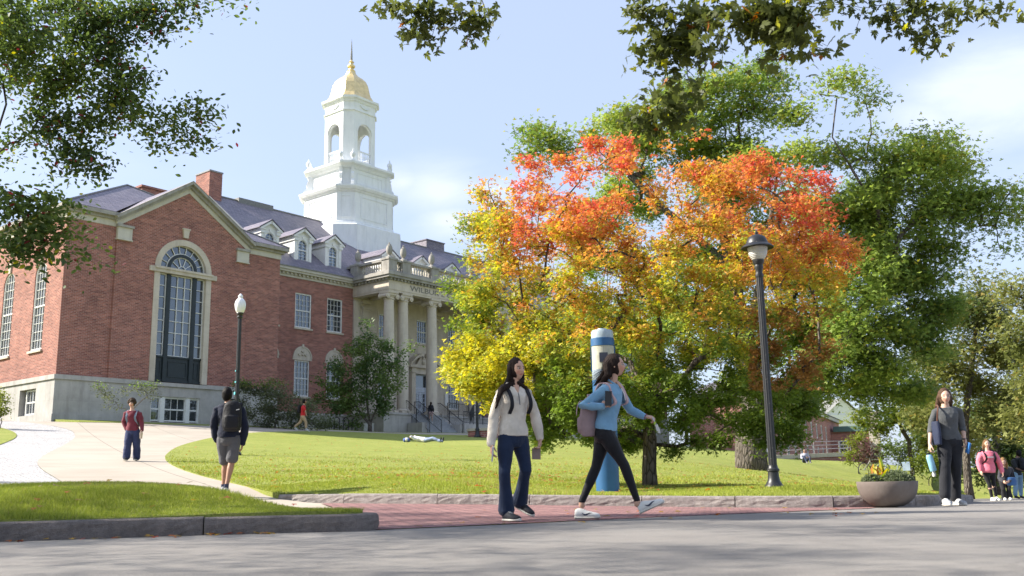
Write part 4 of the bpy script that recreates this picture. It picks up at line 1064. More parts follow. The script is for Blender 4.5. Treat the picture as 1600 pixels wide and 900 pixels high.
# raised panel mouldings on every face
def panels(mb, H, k, z0, z1, ins_s, t=.09, pr=.05, corner=True):
    P = octa(H, k)
    for j in range(8):
        p, q = Vector((*P[j], 0)), Vector((*P[(j + 1) % 8], 0)); L_ = (q - p).length; d = (q - p) / L_; nn = Vector((d.y, -d.x, 0))
        ins = ins_s if L_ > 2 else ins_s * .55
        if L_ < .7: continue
        rot = Matrix((d, nn, Vector((0, 0, 1)))).transposed()
        def bx_(s0, s1, h0, h1): c = p + d * (s0 + s1) / 2 + nn * (pr / 2 - .01); mb.obox((c.x, c.y, (h0 + h1) / 2), (s1 - s0, pr + .02, h1 - h0), rot)
        bx_(ins, L_ - ins, z0, z0 + t); bx_(ins, L_ - ins, z1 - t, z1); bx_(ins, ins + t, z0 + t, z1 - t); bx_(L_ - ins - t, L_ - ins, z0 + t, z1 - t)
panels(cu_, 3.34, 1.14, 23.15, 25.15, .62); panels(cu_, 2.72, .66, 26.45, 27.5, .55, .07)
# scrolled brackets at the corners of the upper stage
P2 = octa(2.72, .66)
for x, y in P2:
    d = Vector((x - TA, y - TB, 0)).normalized(); nn = Vector((-d.y, d.x, 0))
    prof = [(-.1, 26.1), (.62, 26.1), (.68, 26.35), (.5, 26.6), (.36, 26.72), (.44, 26.95), (.42, 27.2), (.26, 27.4), (.30, 27.6), (.42, 27.8), (-.1, 27.8)]
    vs = [Vector((x, y, 0)) + d * r_ + nn * s_ + Vector((0, 0, z)) for s_ in (-.13, .13) for r_, z in prof]
    n = len(prof); cu_.add(vs, [tuple(range(n)), tuple(range(2 * n - 1, n - 1, -1))] + [(i, i + n, (i + 1) % n + n, (i + 1) % n) for i in range(n)])
cupola = cu_.build('cupola', M_TWHITE, B0)
fm = MB(); fm.lathe([(.26, 0), (.22, .14), (.1, .2), (.08, .34), (.2, .5), (.24, .66), (.18, .84), (.08, .92), (.04, 1.15), (0, 1.22)], (0, 0, 0), 10); fmm = fm.mesh('finial', M_TWHITE, True)
for x, y in octa(2.95, .75): link('finial', fmm, cupola, LP(x, y, 28.32))
# belfry: eight piers, arches, balustrade
be = BM(); H, k = 1.95, .70; P = octa(H, k); Pi = octa(H - .32, k - .12)
z0, z1 = 28.36, 34.6
for j in range(8):
    p, q = Vector((*P[j], 0)), Vector((*P[(j + 1) % 8], 0)); L_ = (q - p).length; d = (q - p) / L_; nn = Vector((d.y, -d.x, 0))
    main = L_ > 1.5
    def W_(s_, dep, z): v = p + d * s_ - nn * dep; return (v.x, v.y, z)
    if main:
        hw = .80; c = L_ / 2; zt = 31.75
        quads = [((0, c - hw), (z0, zt + .95)), ((c + hw, L_), (z0, zt + .95)), ((0, L_), (zt + .95, z1)), ((c - hw, c + hw), (z0, 29.0))]
        for (s0, s1), (h0, h1) in quads:
            for dep in (0, .3): be.add([W_(s0, dep, h0), W_(s1, dep, h0), W_(s1, dep, h1), W_(s0, dep, h1)], [(0, 1, 2, 3)])
        n = 14; arc = [(c - hw * math.cos(PI * i / n), zt + hw * math.sin(PI * i / n)) for i in range(n + 1)]
        for i in range(n):
            (a0, b0), (a1, b1) = arc[i], arc[i + 1]
            for dep in (0, .3): be.add([W_(a0, dep, b0), W_(a1, dep, b1), W_(a1, dep, zt + .95), W_(a0, dep, zt + .95)], [(0, 1, 2, 3)])
            be.add([W_(a0, 0, b0), W_(a1, 0, b1), W_(a1, .3, b1), W_(a0, .3, b0)], [(0, 1, 2, 3)])
            # archivolt
            r1_, r2_ = hw + .02, hw + .16
            u0, u1 = PI * i / n, PI * (i + 1) / n
            vv = [W_(c - r1_ * math.cos(u0), -.05, zt + r1_ * math.sin(u0)), W_(c - r1_ * math.cos(u1), -.05, zt + r1_ * math.sin(u1)), W_(c - r2_ * math.cos(u1), -.05, zt + r2_ * math.sin(u1)), W_(c - r2_ * math.cos(u0), -.05, zt + r2_ * math.sin(u0))]
            be.add(vv, [(0, 1, 2, 3)]); be.add([vv[3], vv[2], W_(c - r2_ * math.cos(u1), 0, zt + r2_ * math.sin(u1)), W_(c - r2_ * math.cos(u0), 0, zt + r2_ * math.sin(u0))], [(0, 1, 2, 3)])
        for s_ in (c - hw, c + hw): be.add([W_(s_, 0, 29.0), W_(s_, 0, zt), W_(s_, .3, zt), W_(s_, .3, 29.0)], [(0, 1, 2, 3)])
        be.add([W_(c - hw, 0, 29.0), W_(c + hw, 0, 29.0), W_(c + hw, .3, 29.0), W_(c - hw, .3, 29.0)], [(0, 1, 2, 3)])
        # swag between the mouldings
        be.tube([W_(c - .6, -.03, 34.3), W_(c - .3, -.05, 34.08), W_(c, -.05, 34.02), W_(c + .3, -.05, 34.08), W_(c + .6, -.03, 34.3)], .05, 5)
    else:
        for dep in (0, .3): be.add([W_(0, dep, z0), W_(L_, dep, z0), W_(L_, dep, z1), W_(0, dep, z1)], [(0, 1, 2, 3)])
oct_loft(be, [(1.96, .70, 33.62), (2.06, .73, 33.66), (2.06, .73, 33.74), (1.96, .70, 33.78)])
oct_loft(be, [(1.97, .70, 34.5), (2.05, .73, 34.6), (2.08, .75, 34.72), (2.24, .80, 34.8), (2.26, .82, 35.0), (2.0, .75, 35.06)])
oct_loft(be, [(1.7, .6, 28.3), (1.7, .6, 28.5), (.3, .1, 28.52)])
belf = be.build('belfry', M_TWHITE, cupola, recalc=False)
br_ = BM()
for j in range(0, 8, 2):
    p, q = Vector((*P[j], 0)), Vector((*P[(j + 1) % 8], 0)); L_ = (q - p).length; d = (q - p) / L_; nn = Vector((d.y, -d.x, 0)); rot = Matrix((d, nn, Vector((0, 0, 1)))).transposed()
    c = p + d * L_ / 2 - nn * .15
    br_.obox((c.x, c.y, 29.95), (1.6, .12, .1), rot)
    for i in range(9): e_ = c + d * (-.7 + 1.4 * i / 8); br_.lathe([(.05, 29.0), (.03, 29.2), (.055, 29.45), (.03, 29.7), (.05, 29.9)], (e_.x, e_.y, 0), 6)
br_.build('balustrade', M_TWHITE, cupola)
dm = BM()
prof = [(2.05, .76, 35.04), (1.86, .70, 35.2), (1.62, .62, 35.65), (1.50, .58, 36.2), (1.40, .54, 36.75), (1.22, .48, 37.2), (.92, .38, 37.55), (.62, .26, 37.78), (.42, .18, 38.05), (.34, .14, 38.3)]
oct_loft(dm, prof); dm.build('dome', M_GOLD, cupola)
s_ = BM(); s_.lathe([(.34, 38.25), (.40, 38.4), (.24, 38.5), (.20, 38.65), (.36, 38.78), (.38, 38.92), (.22, 39.0), (.18, 39.2), (.27, 39.28), (.16, 39.4), (.10, 39.5)], (TA, TB, 0), 12); s_.build('dome_finial', M_GOLD, cupola, True)
s_ = BM(); s_.lathe([(.10, 39.45), (.11, 39.6), (.075, 40.4), (.03, 41.3), (.01, 41.6)], (TA, TB, 0), 8); s_.build('spire', M_GUTTER, cupola, True)
# ------------------------------------------------------------------ trees
def mat_bark(name, d, l, sc=9):
    m = bpy.data.materials.new(name); t = NT(m); v = t.obj((1, 1, .28))
    f = t.noise(sc, 6, .75, v, .4); vo = t.n('ShaderNodeTexVoronoi', feature='DISTANCE_TO_EDGE'); vo.inputs['Scale'].default_value = sc * 1.4; t.l(v, vo.inputs['Vector'])
    c = t.ramp(f, [(.3, d), (.7, l)]); c = t.mix(t.math('SUBTRACT', 1.0, t.math('MULTIPLY', vo.outputs['Distance'], 9.0, clamp=True)), c, tuple(x * .45 for x in d) + (1,))
    t.end(t.bsdf(c, .9, normal=t.bump(t.math('ADD', t.math('MULTIPLY', vo.outputs['Distance'], 2.5, clamp=True), f), 1.0, .05), spec=.15)); return m
M_BARK = mat_bark('bark', (.10, .085, .07), (.22, .19, .16)); M_BARKG = mat_bark('grey_bark', (.17, .15, .135), (.34, .31, .28), 7); M_TWIG = mat_bark('pale_twigs', (.20, .17, .15), (.36, .32, .28), 14)

def lobes(angs, ln, wd, base=0.0):
    V = []; F = []
    for a, l, w in zip(angs, ln, wd):
        c, s_ = math.cos(a), math.sin(a); n = len(V)
        for x, y in ((0, base), (-w / 2, l * .55), (0, l), (w / 2, l * .55)): V.append((x * c - y * s_, x * s_ + y * c, .12 * abs(x) + (-.10 * y * y / max(l, .01))))
        F.append((n, n + 3, n + 2, n + 1))
    return np.array(V), np.array(F)
L_OVAL = (np.array([(0, 0, 0), (-.22, .28, .03), (-.26, .55, .02), (-.14, .85, -.03), (0, 1.0, -.08), (.14, .85, -.03), (.26, .55, .02), (.22, .28, .03)]), np.array([(0, 7, 4, 1), (1, 4, 3, 2), (4, 7, 6, 5)]))
L_TRI = lobes([-1.05, 0, 1.05], [.72, 1.0, .72], [.42, .46, .42])
L_OAK = lobes([0, -.75, .75, -1.5, 1.5], [1.0, .62, .62, .45, .45], [.42, .26, .26, .22, .22])
def leaves(name, P, size, cols, shape, parent, mat=None, up=.5, droop=0.0):
    n = len(P); bv, bf = shape
    N = rng.normal(size=(n, 3)); N /= np.linalg.norm(N, axis=1)[:, None]; N[:, 2] = np.abs(N[:, 2]) * (1) + up; N /= np.linalg.norm(N, axis=1)[:, None]
    A = rng.normal(size=(n, 3)); A[:, 2] -= droop; A -= N * (A * N).sum(1)[:, None]; A /= np.linalg.norm(A, axis=1)[:, None]; B = np.cross(N, A)
    s_ = (size * rng.uniform(.65, 1.25, n))[:, None, None]
    V = P[:, None, :] + s_ * (bv[None, :, 0:1] * B[:, None, :] + bv[None, :, 1:2] * A[:, None, :] + bv[None, :, 2:3] * N[:, None, :])
    k = len(bv); F = (bf[None] + (np.arange(n) * k)[:, None, None]).reshape(-1, bf.shape[1])
    o = link(name, arr_mesh(name, V.reshape(-1, 3), F, mat or M_LEAF, cols=np.repeat(cols, k, 0)), parent); return o
def skeleton(root, trunk, tips, rtip=.008, jit=.12, power=2.2, rmin=.006, penal=.7, seg=None, rbase=None, rexp=.8):
    """grow branches from the trunk path to every tip; returns chains (points, radii)"""
    pos = []; par = []
    def addp(p, q): pos.append(np.array(p, float)); par.append(q); return len(pos) - 1
    last = -1
    starts = []
    for path in trunk:
        last = -1 if not starts else min(range(len(pos)), key=lambda i: np.linalg.norm(pos[i] - np.array(path[0])))
        first = not starts
        for i in range(len(path) - 1):
            a, b = np.array(path[i], float), np.array(path[i + 1], float); m = max(1, int(np.linalg.norm(b - a) / .5))
            for j in range(m):
                if i == 0 and j == 0 and not first: continue
                last = addp(a + (b - a) * j / m + (rng.normal(0, .03, 3) * jit * 4 if (i or j) else 0), last)
        last = addp(path[-1], last); starts.append(last)
    org = np.array(trunk[0][-1], float)
    tips = sorted([np.array(t_, float) for t_ in tips], key=lambda t_: np.linalg.norm(t_ - org))
    cap = np.zeros((len(pos) + len(tips) * 14 + 10, 3)); cap[:len(pos)] = pos; cnt = len(pos)
    base_d = np.linalg.norm(cap[:cnt] - org, axis=1)
    skip = max(1, int(len(trunk[0]) * .3))
    zmin = trunk[0][1][2] if len(trunk[0]) > 1 else 0
    for t_ in tips:
        dv = t_ - cap[:cnt]; d = np.linalg.norm(dv, axis=1)
        cost = d + penal * np.maximum(0, cap[:cnt, 2] - t_[2]) + 4 * np.maximum(0, zmin - cap[:cnt, 2])
        i = int(np.argmin(cost)); p0 = cap[i].copy(); L_ = d[i]
        m = min(12, max(2, int(L_ / .28)))
        side = rng.normal(size=3) * L_ * jit; sag = np.array([0, 0, 1]) * L_ * .10
        q = i
        for j in range(1, m + 1):
            f = j / m; p = p0 + (t_ - p0) * f + (side + sag) * math.sin(PI * f) * .6 + (rng.normal(size=3) * .02 * L_ if j < m else 0)
            q = addp(p, q); cap[cnt] = p; cnt += 1
    n = len(pos); ch = [[] for _ in range(n)]
    for i, q in enumerate(par):
        if q >= 0: ch[q].append(i)
    w = np.zeros(n)
    for i in range(n - 1, -1, -1):
        w[i] = rtip ** power if not ch[i] else sum(w[c] for c in ch[i])
    r = np.maximum(w ** (1 / power), rmin)
    if rbase: r = r * (1 + (rbase / r[0] - 1) * np.clip((r / r[0]), 0, 1) ** rexp)
    chains = []; st_ = [(0, -1)]
    while st_:
        i, q = st_.pop(); c = [i] if q < 0 else [q, i]
        while ch[c[-1]]:
            k = max(ch[c[-1]], key=lambda a: w[a])
            for o_ in ch[c[-1]]:
                if o_ != k: st_.append((o_, c[-1]))
            c.append(k)
        rr = [r[j] for j in c]
        if q >= 0: rr[0] = min(rr[0], rr[1] * 1.15)
        chains.append(([pos[j] for j in c], rr))
    return chains
def branch_mesh(name, chains, mat, parent, flare=None):
    mb = MB()
    for pts, rr in chains:
        n = 14 if rr[0] > .12 else (8 if rr[0] > .04 else (5 if rr[0] > .015 else 3))
        if flare and pts[0] is chains[0][0][0]:
            rr = [x * (1 + flare * math.exp(-i * 1.1)) for i, x in enumerate(rr)]
        mb.tube(pts, rr, n)
    return mb.build(name, mat, parent, smooth=False, recalc=False) if False else smooth_(mb.build(name, mat, parent, recalc=False))
def smooth_(o):
    o.data.polygons.foreach_set('use_smooth', np.ones(len(o.data.polygons), bool)); return o
def in_frame(P, m=60):
    P = np.atleast_2d(P); d = P - np.array([0, 0, CAMZ]); z = d @ np.array(cF)
    x = 800 + FPX * (d @ np.array(cR)) / np.where(z > .01, z, .01); y = 450 - FPX * (d @ np.array(cU)) / np.where(z > .01, z, .01)
    return (z > .01) & (x > -m) & (x < 1600 + m) & (y > -m) & (y < 900 + m)
def from_ellipses(els, leaf, cov, sub=.34, dsp=1.0, flat=.7, lp=.5, nsub=None):
    """els: (px,py,rx,ry,depth[,density]) -> leaf positions, pixel coordinates, twig tips"""
    P = []; TP = []; UV = []
    for e in els:
        px, py, rx, ry, D = e[:5]; dens = e[5] if len(e) > 5 else 1.0
        m2 = D / FPX; Lp = leaf / m2
        nl = int(dens * cov * PI * rx * ry / (Lp * Lp * lp)); ns = max(2, int(PI * rx * ry * m2 * m2 / (sub * sub * 1.3)) + 1) if nsub is None else nsub
        q = rng.normal(size=(ns, 3)); q /= np.linalg.norm(q, axis=1)[:, None]; q *= rng.random(ns)[:, None] ** .4
        c = []
        for a, b, g in q:
            c.append(tuple(at(px + a * rx, py + b * ry, D + g * min(rx, 1.6 * ry) * m2 * dsp)))
        c = np.array(c); TP += [c_ for c_ in c]
        k = rng.integers(0, ns, nl); g = rng.normal(size=(nl, 3)) * sub * .52; g[:, 2] *= flat
        P.append(c[k] + g)
    P = np.concatenate(P); return P, np.array(TP)
def project(P):
    d = P - np.array([0, 0, CAMZ]); z = d @ np.array(cF)
    return 800 + FPX * (d @ np.array(cR)) / z, 450 - FPX * (d @ np.array(cU)) / z
def palette(n, cs, wts):
    cs = np.array(cs); k = rng.choice(len(cs), n, p=np.array(wts) / sum(wts)); return cs[k] * rng.uniform(.8, 1.2, (n, 1))
def vnoise(P, s):
    """smooth pseudo noise in 0..1"""
    q = P * s
    return .5 + .25 * np.sin(q[:, 0] * 1.3 + 1.7 * np.sin(q[:, 1] * .9 + q[:, 2])) + .25 * np.sin(q[:, 2] * 1.7 + 1.3 * np.sin(q[:, 0] * 1.1 - q[:, 1] * .7) + q[:, 1])

def tree(name, label, cat, base, trunk, els, leaf, cov, cols, shape=L_TRI, sub=.34, bark=None, rtip=.008, group=None, rbase=None, flare=.35, penal=.7, extra=None, up=.5, dsp=1.0, jit=.12, crown='crown', flat=.7, droop=.0, power=2.2, rmin=.006, rexp=.8):
    root = empty(name, base, 0, label, cat, group)
    P, TP = from_ellipses(els, leaf, cov, sub, dsp, flat)
    if extra is not None:
        eP, eT = extra; P = np.r_[P, eP]; TP = np.r_[TP, eT]
    ch = skeleton(base, trunk, TP, rtip=rtip, rbase=rbase, penal=penal, jit=jit, power=power, rmin=rmin, rexp=rexp)
    o = branch_mesh('trunk', ch, bark or M_BARK, root, flare); C = cols(P)
    l = leaves(crown, P, leaf, C, shape, root, up=up, droop=droop)
    for x in (o, l): x.matrix_parent_inverse = Matrix.Translation(-Vector(base))
    return root

# --- the maple in autumn colours
MD = 19.0
mpoly = [(712, 455), (706, 400), (716, 350), (760, 330), (742, 300), (800, 285), (850, 245), (905, 228), (955, 212), (1000, 235), (1035, 222), (1075, 212), (1120, 225), (1150, 250), (1185, 240), (1240, 255), (1290, 300), (1305, 360), (1335, 400), (1315, 460), (1290, 520), (1295, 600), (1275, 655), (1230, 690), (1170, 705), (1110, 688), (1060, 702), (1010, 690), (950, 698), (900, 690), (860, 700), (800, 660), (760, 630), (720, 600), (712, 560), (725, 520)]
els = []
mc = (1020, 460, 315, 255)
tries = 0
while len(els) < 400 and tries < 9000:
    tries += 1
    x, y = random.uniform(700, 1340), random.uniform(205, 705)
    if not inside(mpoly, np.array([x]), np.array([y]))[0]: continue
    rr = ((x - mc[0]) / mc[2]) ** 2 + ((y - mc[1]) / mc[3]) ** 2
    th = 3.1 * math.sqrt(max(.06, 1 - rr)); g = random.choice((-1, 1)) * (random.random() ** .45) * th
    if y < 350 and random.random() < .30: continue
    s_ = random.uniform(.7, 1.3)
    els.append((x, y, 24 * s_, 17 * s_, MD + g, 1.0 if y > 540 else (.56 if y < 400 else .66)))
# a few separate sprays beyond the outline
for x, y, rx, ry, de in ((735, 345, 14, 9, .5), (748, 300, 10, 7, .5), (770, 282, 9, 6, .5), (1090, 212, 9, 6, .7), (1043, 228, 10, 8, .7), (1180, 246, 14, 8, .9), (1325, 402, 14, 8, .8), (730, 398, 14, 10, .6), (785, 560, 45, 25, 1.2), (765, 590, 35, 25, 1.2), (800, 610, 30, 20, 1.0), (745, 575, 28, 22, 1.1), (812, 572, 30, 25, 1.1), (870, 670, 30, 18, 1.0), (1120, 690, 30, 14, 1), (1200, 690, 30, 12, 1)):
    els.append((x, y, rx, ry, MD - random.uniform(-.4, 1.2), de))
def maple_cols(P):
    px, py = project(P); n = len(P); v = vnoise(P, 1.3); h = rng.random(n) * .30 + v * .15 + vnoise(P + 3.1, 4.7) * .35 + vnoise(P[:, [1, 2, 0]] - 1.7, 8.3) * .20
    red = np.array([.68, .15, .11]); orr = np.array([.70, .28, .11]); yo = np.array([.62, .38, .09]); yg = np.array([.38, .42, .07]); gr = np.array([.17, .25, .045]); du = np.array([.38, .20, .07]); yl = np.array([.62, .55, .07])
    pal = np.array([red, orr, yo, yl, yg, gr, du])
    # warmth: high at the top and the upper right, falling to green at the foot and the left edge
    top = np.clip((470 - py) / 210, -.7, 1.1); rt = np.clip((px - 1120) / 160, 0, 1) * np.clip((480 - py) / 120, -.2, 1)
    lf = np.clip((800 - px) / 90, 0, 1)
    w = .43 + .33 * top + .30 * rt - .33 * lf - .25 * np.clip((py - 520) / 90, 0, 1) + (h - .5) * 1.15
    w = w + .22 * ((px < 1000) & (px > 800) & (py < 400)) * (vnoise(P + 5, 3.1) > .42)
    k = np.select([w > .95, w > .72, w > .50, w > .40, w > .15], [0, 1, 2, 3, 4], 5)
    low = (px < 835) & (py > 520) & (py < 650); k[low] = rng.choice([3, 3, 3, 4, 4], low.sum())
    dl = (px > 1170) & (py > 480) & (py < 650) & (h > .43); k[dl] = 6
    grn = (py > 610) & (px > 850) & (h < .85); k[grn] = 5
    return pal[k] * rng.uniform(.75, 1.2, (n, 1))
mb0 = Vector(at(1016, 760, MD)); mb0.z = tz(mb0.x, mb0.y)
def dn(p, q): return tuple(Vector(p) + Vector(q))
M_TREE = tree('maple_tree', 'maple turning red and orange on the lawn behind the two women', 'tree', mb0, [[dn(mb0, (0, 0, -.3)), dn(mb0, (0, 0, .35)), dn(mb0, (.03, 0, .9)), dn(mb0, (.0, .1, 1.5)), dn(mb0, (.1, 0, 2.2))], [dn(mb0, (.03, 0, 1.1)), dn(mb0, (-.5, -.2, 1.9)), dn(mb0, (-1.2, -.3, 2.9))], [dn(mb0, (.03, .1, 1.2)), dn(mb0, (.7, .1, 2.0)), dn(mb0, (1.4, .2, 3.0))], [dn(mb0, (.0, .1, 1.5)), dn(mb0, (-.2, .7, 2.5)), dn(mb0, (-.1, .4, 3.6))]],
    els, .068, 5.0, maple_cols, L_TRI, sub=.24, rbase=.125, rtip=.0062, bark=M_BARK, penal=1.0, jit=.08, dsp=.8, flat=.75)

# --- the big green tree with the broad trunk behind it
g0 = Vector(at(1175, 733, 32)); g0.z = tz(g0.x, g0.y)
ge = [(880, 218, 62, 28, 33), (835, 235, 28, 18, 33, .8), (945, 198, 55, 28, 33), (1000, 240, 80, 40, 34), (1030, 180, 45, 45, 33), (1085, 145, 40, 40, 32), (1140, 115, 50, 28, 32, .9), (1190, 115, 45, 28, 32, .85), (1120, 190, 70, 40, 33), (1200, 160, 40, 35, 32, .8), (1235, 200, 30, 28, 31, .7), (1130, 255, 90, 45, 34), (1205, 250, 50, 40, 32),
      (1300, 115, 38, 13, 30, .6), (1335, 128, 34, 15, 30, .6), (1358, 160, 26, 15, 30, .6), (1370, 205, 20, 14, 30, .5), (1282, 150, 14, 12, 30, .5),
      (1262, 255, 35, 28, 31), (1310, 235, 40, 22, 31, .8), (1360, 250, 40, 20, 31, .8), (1270, 310, 35, 30, 31), (1330, 300, 60, 24, 31), (1405, 278, 42, 24, 31, .7), (1455, 222, 36, 22, 31, .6), (1440, 255, 40, 20, 31, .6), (1500, 262, 40, 22, 31, .55), (1540, 300, 38, 18, 31, .5), (1585, 300, 26, 15, 31, .5), (1590, 340, 30, 24, 31, .7), (1575, 385, 18, 14, 31, .6), (1560, 330, 30, 16, 31, .6), (1480, 270, 60, 30, 33, .7), (1420, 240, 40, 24, 33, .6), (1380, 290, 60, 26, 34, .7), (1480, 310, 50, 22, 31, .6), (1530, 350, 40, 16, 31, .35),
      (1330, 360, 75, 40, 32), (1410, 345, 60, 32, 32, .8), (1290, 400, 35, 50, 32), (1370, 420, 75, 42, 32), (1450, 390, 40, 34, 32, .8), (1470, 430, 26, 26, 32, .7), (1400, 470, 65, 38, 33, .8), (1310, 480, 40, 34, 33, .55), (1450, 500, 45, 40, 33, .8), (1350, 545, 55, 30, 33, .8), (1290, 545, 26, 34, 33, .8), (1420, 560, 65, 36, 33, .9), (1300, 610, 36, 26, 33, .9), (1270, 640, 30, 18, 33, .9), (1375, 600, 45, 24, 34, .9), (1330, 585, 45, 20, 33), (1440, 605, 45, 24, 34, .8)]
ge += [(1350, 400, 60, 40, 34), (1430, 440, 50, 30, 33), (1390, 510, 50, 34, 33), (1460, 460, 34, 30, 33), (1320, 520, 40, 30, 34), (1440, 530, 45, 30, 33), (1480, 380, 30, 18, 32, .7), (1300, 330, 50, 30, 32), (1380, 310, 50, 24, 32), (1290, 470, 40, 40, 35), (1400, 600, 70, 26, 35), (1270, 600, 40, 40, 35), (1350, 640, 40, 10, 35, .5)]
# the part of the crown hidden behind the maple
for _ in range(34): ge.append((random.uniform(880, 1260), random.uniform(290, 560), 50, 38, random.uniform(33, 38), .5))
def green_cols(P):
    v = vnoise(P, .55); n = len(P); f = np.clip(v * .7 + rng.random(n) * .5 - .1, 0, 1)[:, None]
    c = (1 - f) * np.array([.14, .225, .055]) + f * np.array([.38, .46, .10])
    px, py = project(P); y = (rng.random(n) < np.where(py < 260, .16, .05)); c[y] = (.34, .33, .06); return c * rng.uniform(.8, 1.2, (n, 1))
def U(p, *q): return tuple(Vector(at(*p)))
tr = [[dn(g0, (0, 0, -.5)), dn(g0, (0, 0, .4)), dn(g0, (.05, 0, 1.6)), U((1178, 640, 32)), U((1165, 540, 33)), U((1140, 420, 33)), U((1115, 290, 33))],
      [U((1178, 650, 32)), U((1235, 598, 32)), U((1305, 545, 32)), U((1345, 490, 32)), U((1385, 440, 32)), U((1405, 370, 31))], [U((1345, 490, 32)), U((1368, 430, 32.5)), U((1372, 330, 31)), U((1300, 215, 30)), U((1308, 150, 30))],
      [U((1165, 540, 33)), U((1200, 400, 32)), U((1215, 260, 31))], [U((1140, 420, 33)), U((1040, 330, 33)), U((950, 240, 33))]]
tree('oak_tree', 'huge green broadleaf tree on a thick grooved trunk behind the red and orange maple', 'tree', g0, tr, ge + [(1330, 470, 34, 30, 30.5, .8), (1365, 440, 30, 30, 30.5, .7), (1300, 520, 30, 30, 30.5, .9), (1275, 560, 24, 24, 30.5, .9), (1340, 510, 30, 20, 30.5, .8), (1320, 420, 26, 22, 30.5, .7), (1470, 245, 44, 26, 31, .8), (1520, 290, 44, 26, 31, .8), (1440, 300, 50, 30, 31, .8), (1490, 340, 40, 22, 31, .7), (1550, 315, 40, 20, 31, .7), (1400, 250, 44, 24, 31, .7), (1460, 350, 40, 30, 31, .8)], .13, 6.0, green_cols, L_TRI, sub=.70, rbase=.50, rtip=.013, bark=M_BARK, penal=.5, dsp=1.3, flare=.12, flat=.6)

# --- trees further right
def olive_cols(P):
    v = vnoise(P, .5); n = len(P); f = np.clip(v * .8 + rng.random(n) * .4 - .1, 0, 1)[:, None]
    c = (1 - f) * np.array([.11, .145, .045]) + f * np.array([.29, .30, .095]); y = rng.random(n) < .05; c[y] = (.36, .28, .08); return c * rng.uniform(.8, 1.2, (n, 1))
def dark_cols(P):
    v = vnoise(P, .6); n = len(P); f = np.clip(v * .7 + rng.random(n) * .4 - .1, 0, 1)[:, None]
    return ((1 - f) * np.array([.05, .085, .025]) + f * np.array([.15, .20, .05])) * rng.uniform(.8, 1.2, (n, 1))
def bright_cols(P):
    v = vnoise(P, 1.); n = len(P); f = np.clip(v * .7 + rng.random(n) * .4 - .1, 0, 1)[:, None]
    return ((1 - f) * np.array([.12, .17, .025]) + f * np.array([.34, .36, .055])) * rng.uniform(.8, 1.2, (n, 1))
TG = 'trees beyond the lawn'
def gbase(px, py, D): p = Vector(at(px, py, D)); p.z = tz(p.x, p.y); return p
def simple_trunk(b, tops): return [[dn(b, (0, 0, -.3)), dn(b, (0, 0, 1.0))] + [U(q) for q in tops]]
b = gbase(1512, 745, 44)
tree('broadleaf_tree', 'olive green tree with pale limbs behind the woman in the grey top', 'tree', b, simple_trunk(b, [(1508, 660, 44), (1520, 560, 44), (1530, 470, 44)]),
     [(1538, 438, 26, 9, 44, .6), (1520, 425, 14, 6, 44, .5), (1500, 470, 40, 20, 44, .8), (1545, 470, 40, 20, 44, .8), (1490, 510, 45, 24, 44), (1560, 510, 45, 26, 44), (1525, 550, 60, 28, 44, .9), (1475, 560, 34, 26, 43), (1580, 560, 40, 26, 45), (1520, 600, 70, 26, 44), (1470, 610, 30, 26, 43), (1590, 620, 30, 30, 46), (1540, 645, 60, 20, 44), (1440, 560, 26, 40, 46), (1445, 640, 30, 30, 46), (1500, 680, 50, 24, 47)], .16, 6.2, olive_cols, sub=.85, rbase=.16, rtip=.012, bark=M_BARK, group=TG, dsp=1.2)
b = gbase(1640, 742, 40)
tree('broadleaf_tree', 'dull green tree cut by the right hand edge above the man in light blue jeans', 'tree', b, simple_trunk(b, [(1640, 620, 40), (1630, 520, 40)]),
     [(1585, 450, 30, 18, 40, .8), (1620, 470, 50, 30, 40), (1600, 520, 36, 26, 40), (1650, 560, 60, 40, 40), (1595, 590, 30, 26, 40), (1610, 650, 40, 30, 41), (1680, 640, 60, 50, 41)], .16, 6.2, olive_cols, sub=.85, rbase=.25, rtip=.015, bark=M_BARK, group=TG)
b = gbase(1560, 748, 56)
tree('broadleaf_tree', 'dark shaded tree low behind the woman in pink', 'tree', b, simple_trunk(b, [(1558, 700, 56), (1550, 650, 56)]),
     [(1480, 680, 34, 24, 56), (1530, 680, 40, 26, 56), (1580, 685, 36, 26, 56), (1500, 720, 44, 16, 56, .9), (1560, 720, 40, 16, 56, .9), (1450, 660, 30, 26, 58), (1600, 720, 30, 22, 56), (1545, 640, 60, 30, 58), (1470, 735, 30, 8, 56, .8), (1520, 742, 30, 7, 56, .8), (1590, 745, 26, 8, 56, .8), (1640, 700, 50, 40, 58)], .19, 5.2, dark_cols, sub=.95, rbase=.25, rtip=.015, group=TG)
b = gbase(1425, 738, 50)
tree('small_tree', 'small yellow green tree above the planter and parked bicycles', 'tree', b, simple_trunk(b, [(1420, 690, 50), (1405, 660, 50)]),
     [(1350, 655, 20, 12, 50, .8), (1385, 640, 40, 14, 50), (1380, 665, 30, 16, 50), (1425, 655, 34, 20, 50), (1410, 625, 30, 12, 50), (1450, 640, 24, 20, 51), (1440, 690, 22, 14, 50), (1345, 668, 14, 10, 50, .8)], .16, 4.4, bright_cols, sub=.55, rbase=.12, rtip=.012, group=None)
def shrub(name, label, px, py, D, els, leaf, cov, cols, group=None, sub=.3, bark=None, shape=L_OVAL, rtip=.008, cat='shrub', **k):
    b = gbase(px, py, D)
    tr_ = [[dn(b, (0, 0, -.15)), dn(b, (0, 0, .12)), dn(b, (.02, 0, .3))]]
    return tree(name, label, cat, b, tr_, els, leaf, cov, cols, shape, sub=sub, bark=bark or M_BARK, rtip=rtip, group=group, flare=0, penal=.3, crown='foliage', **k)
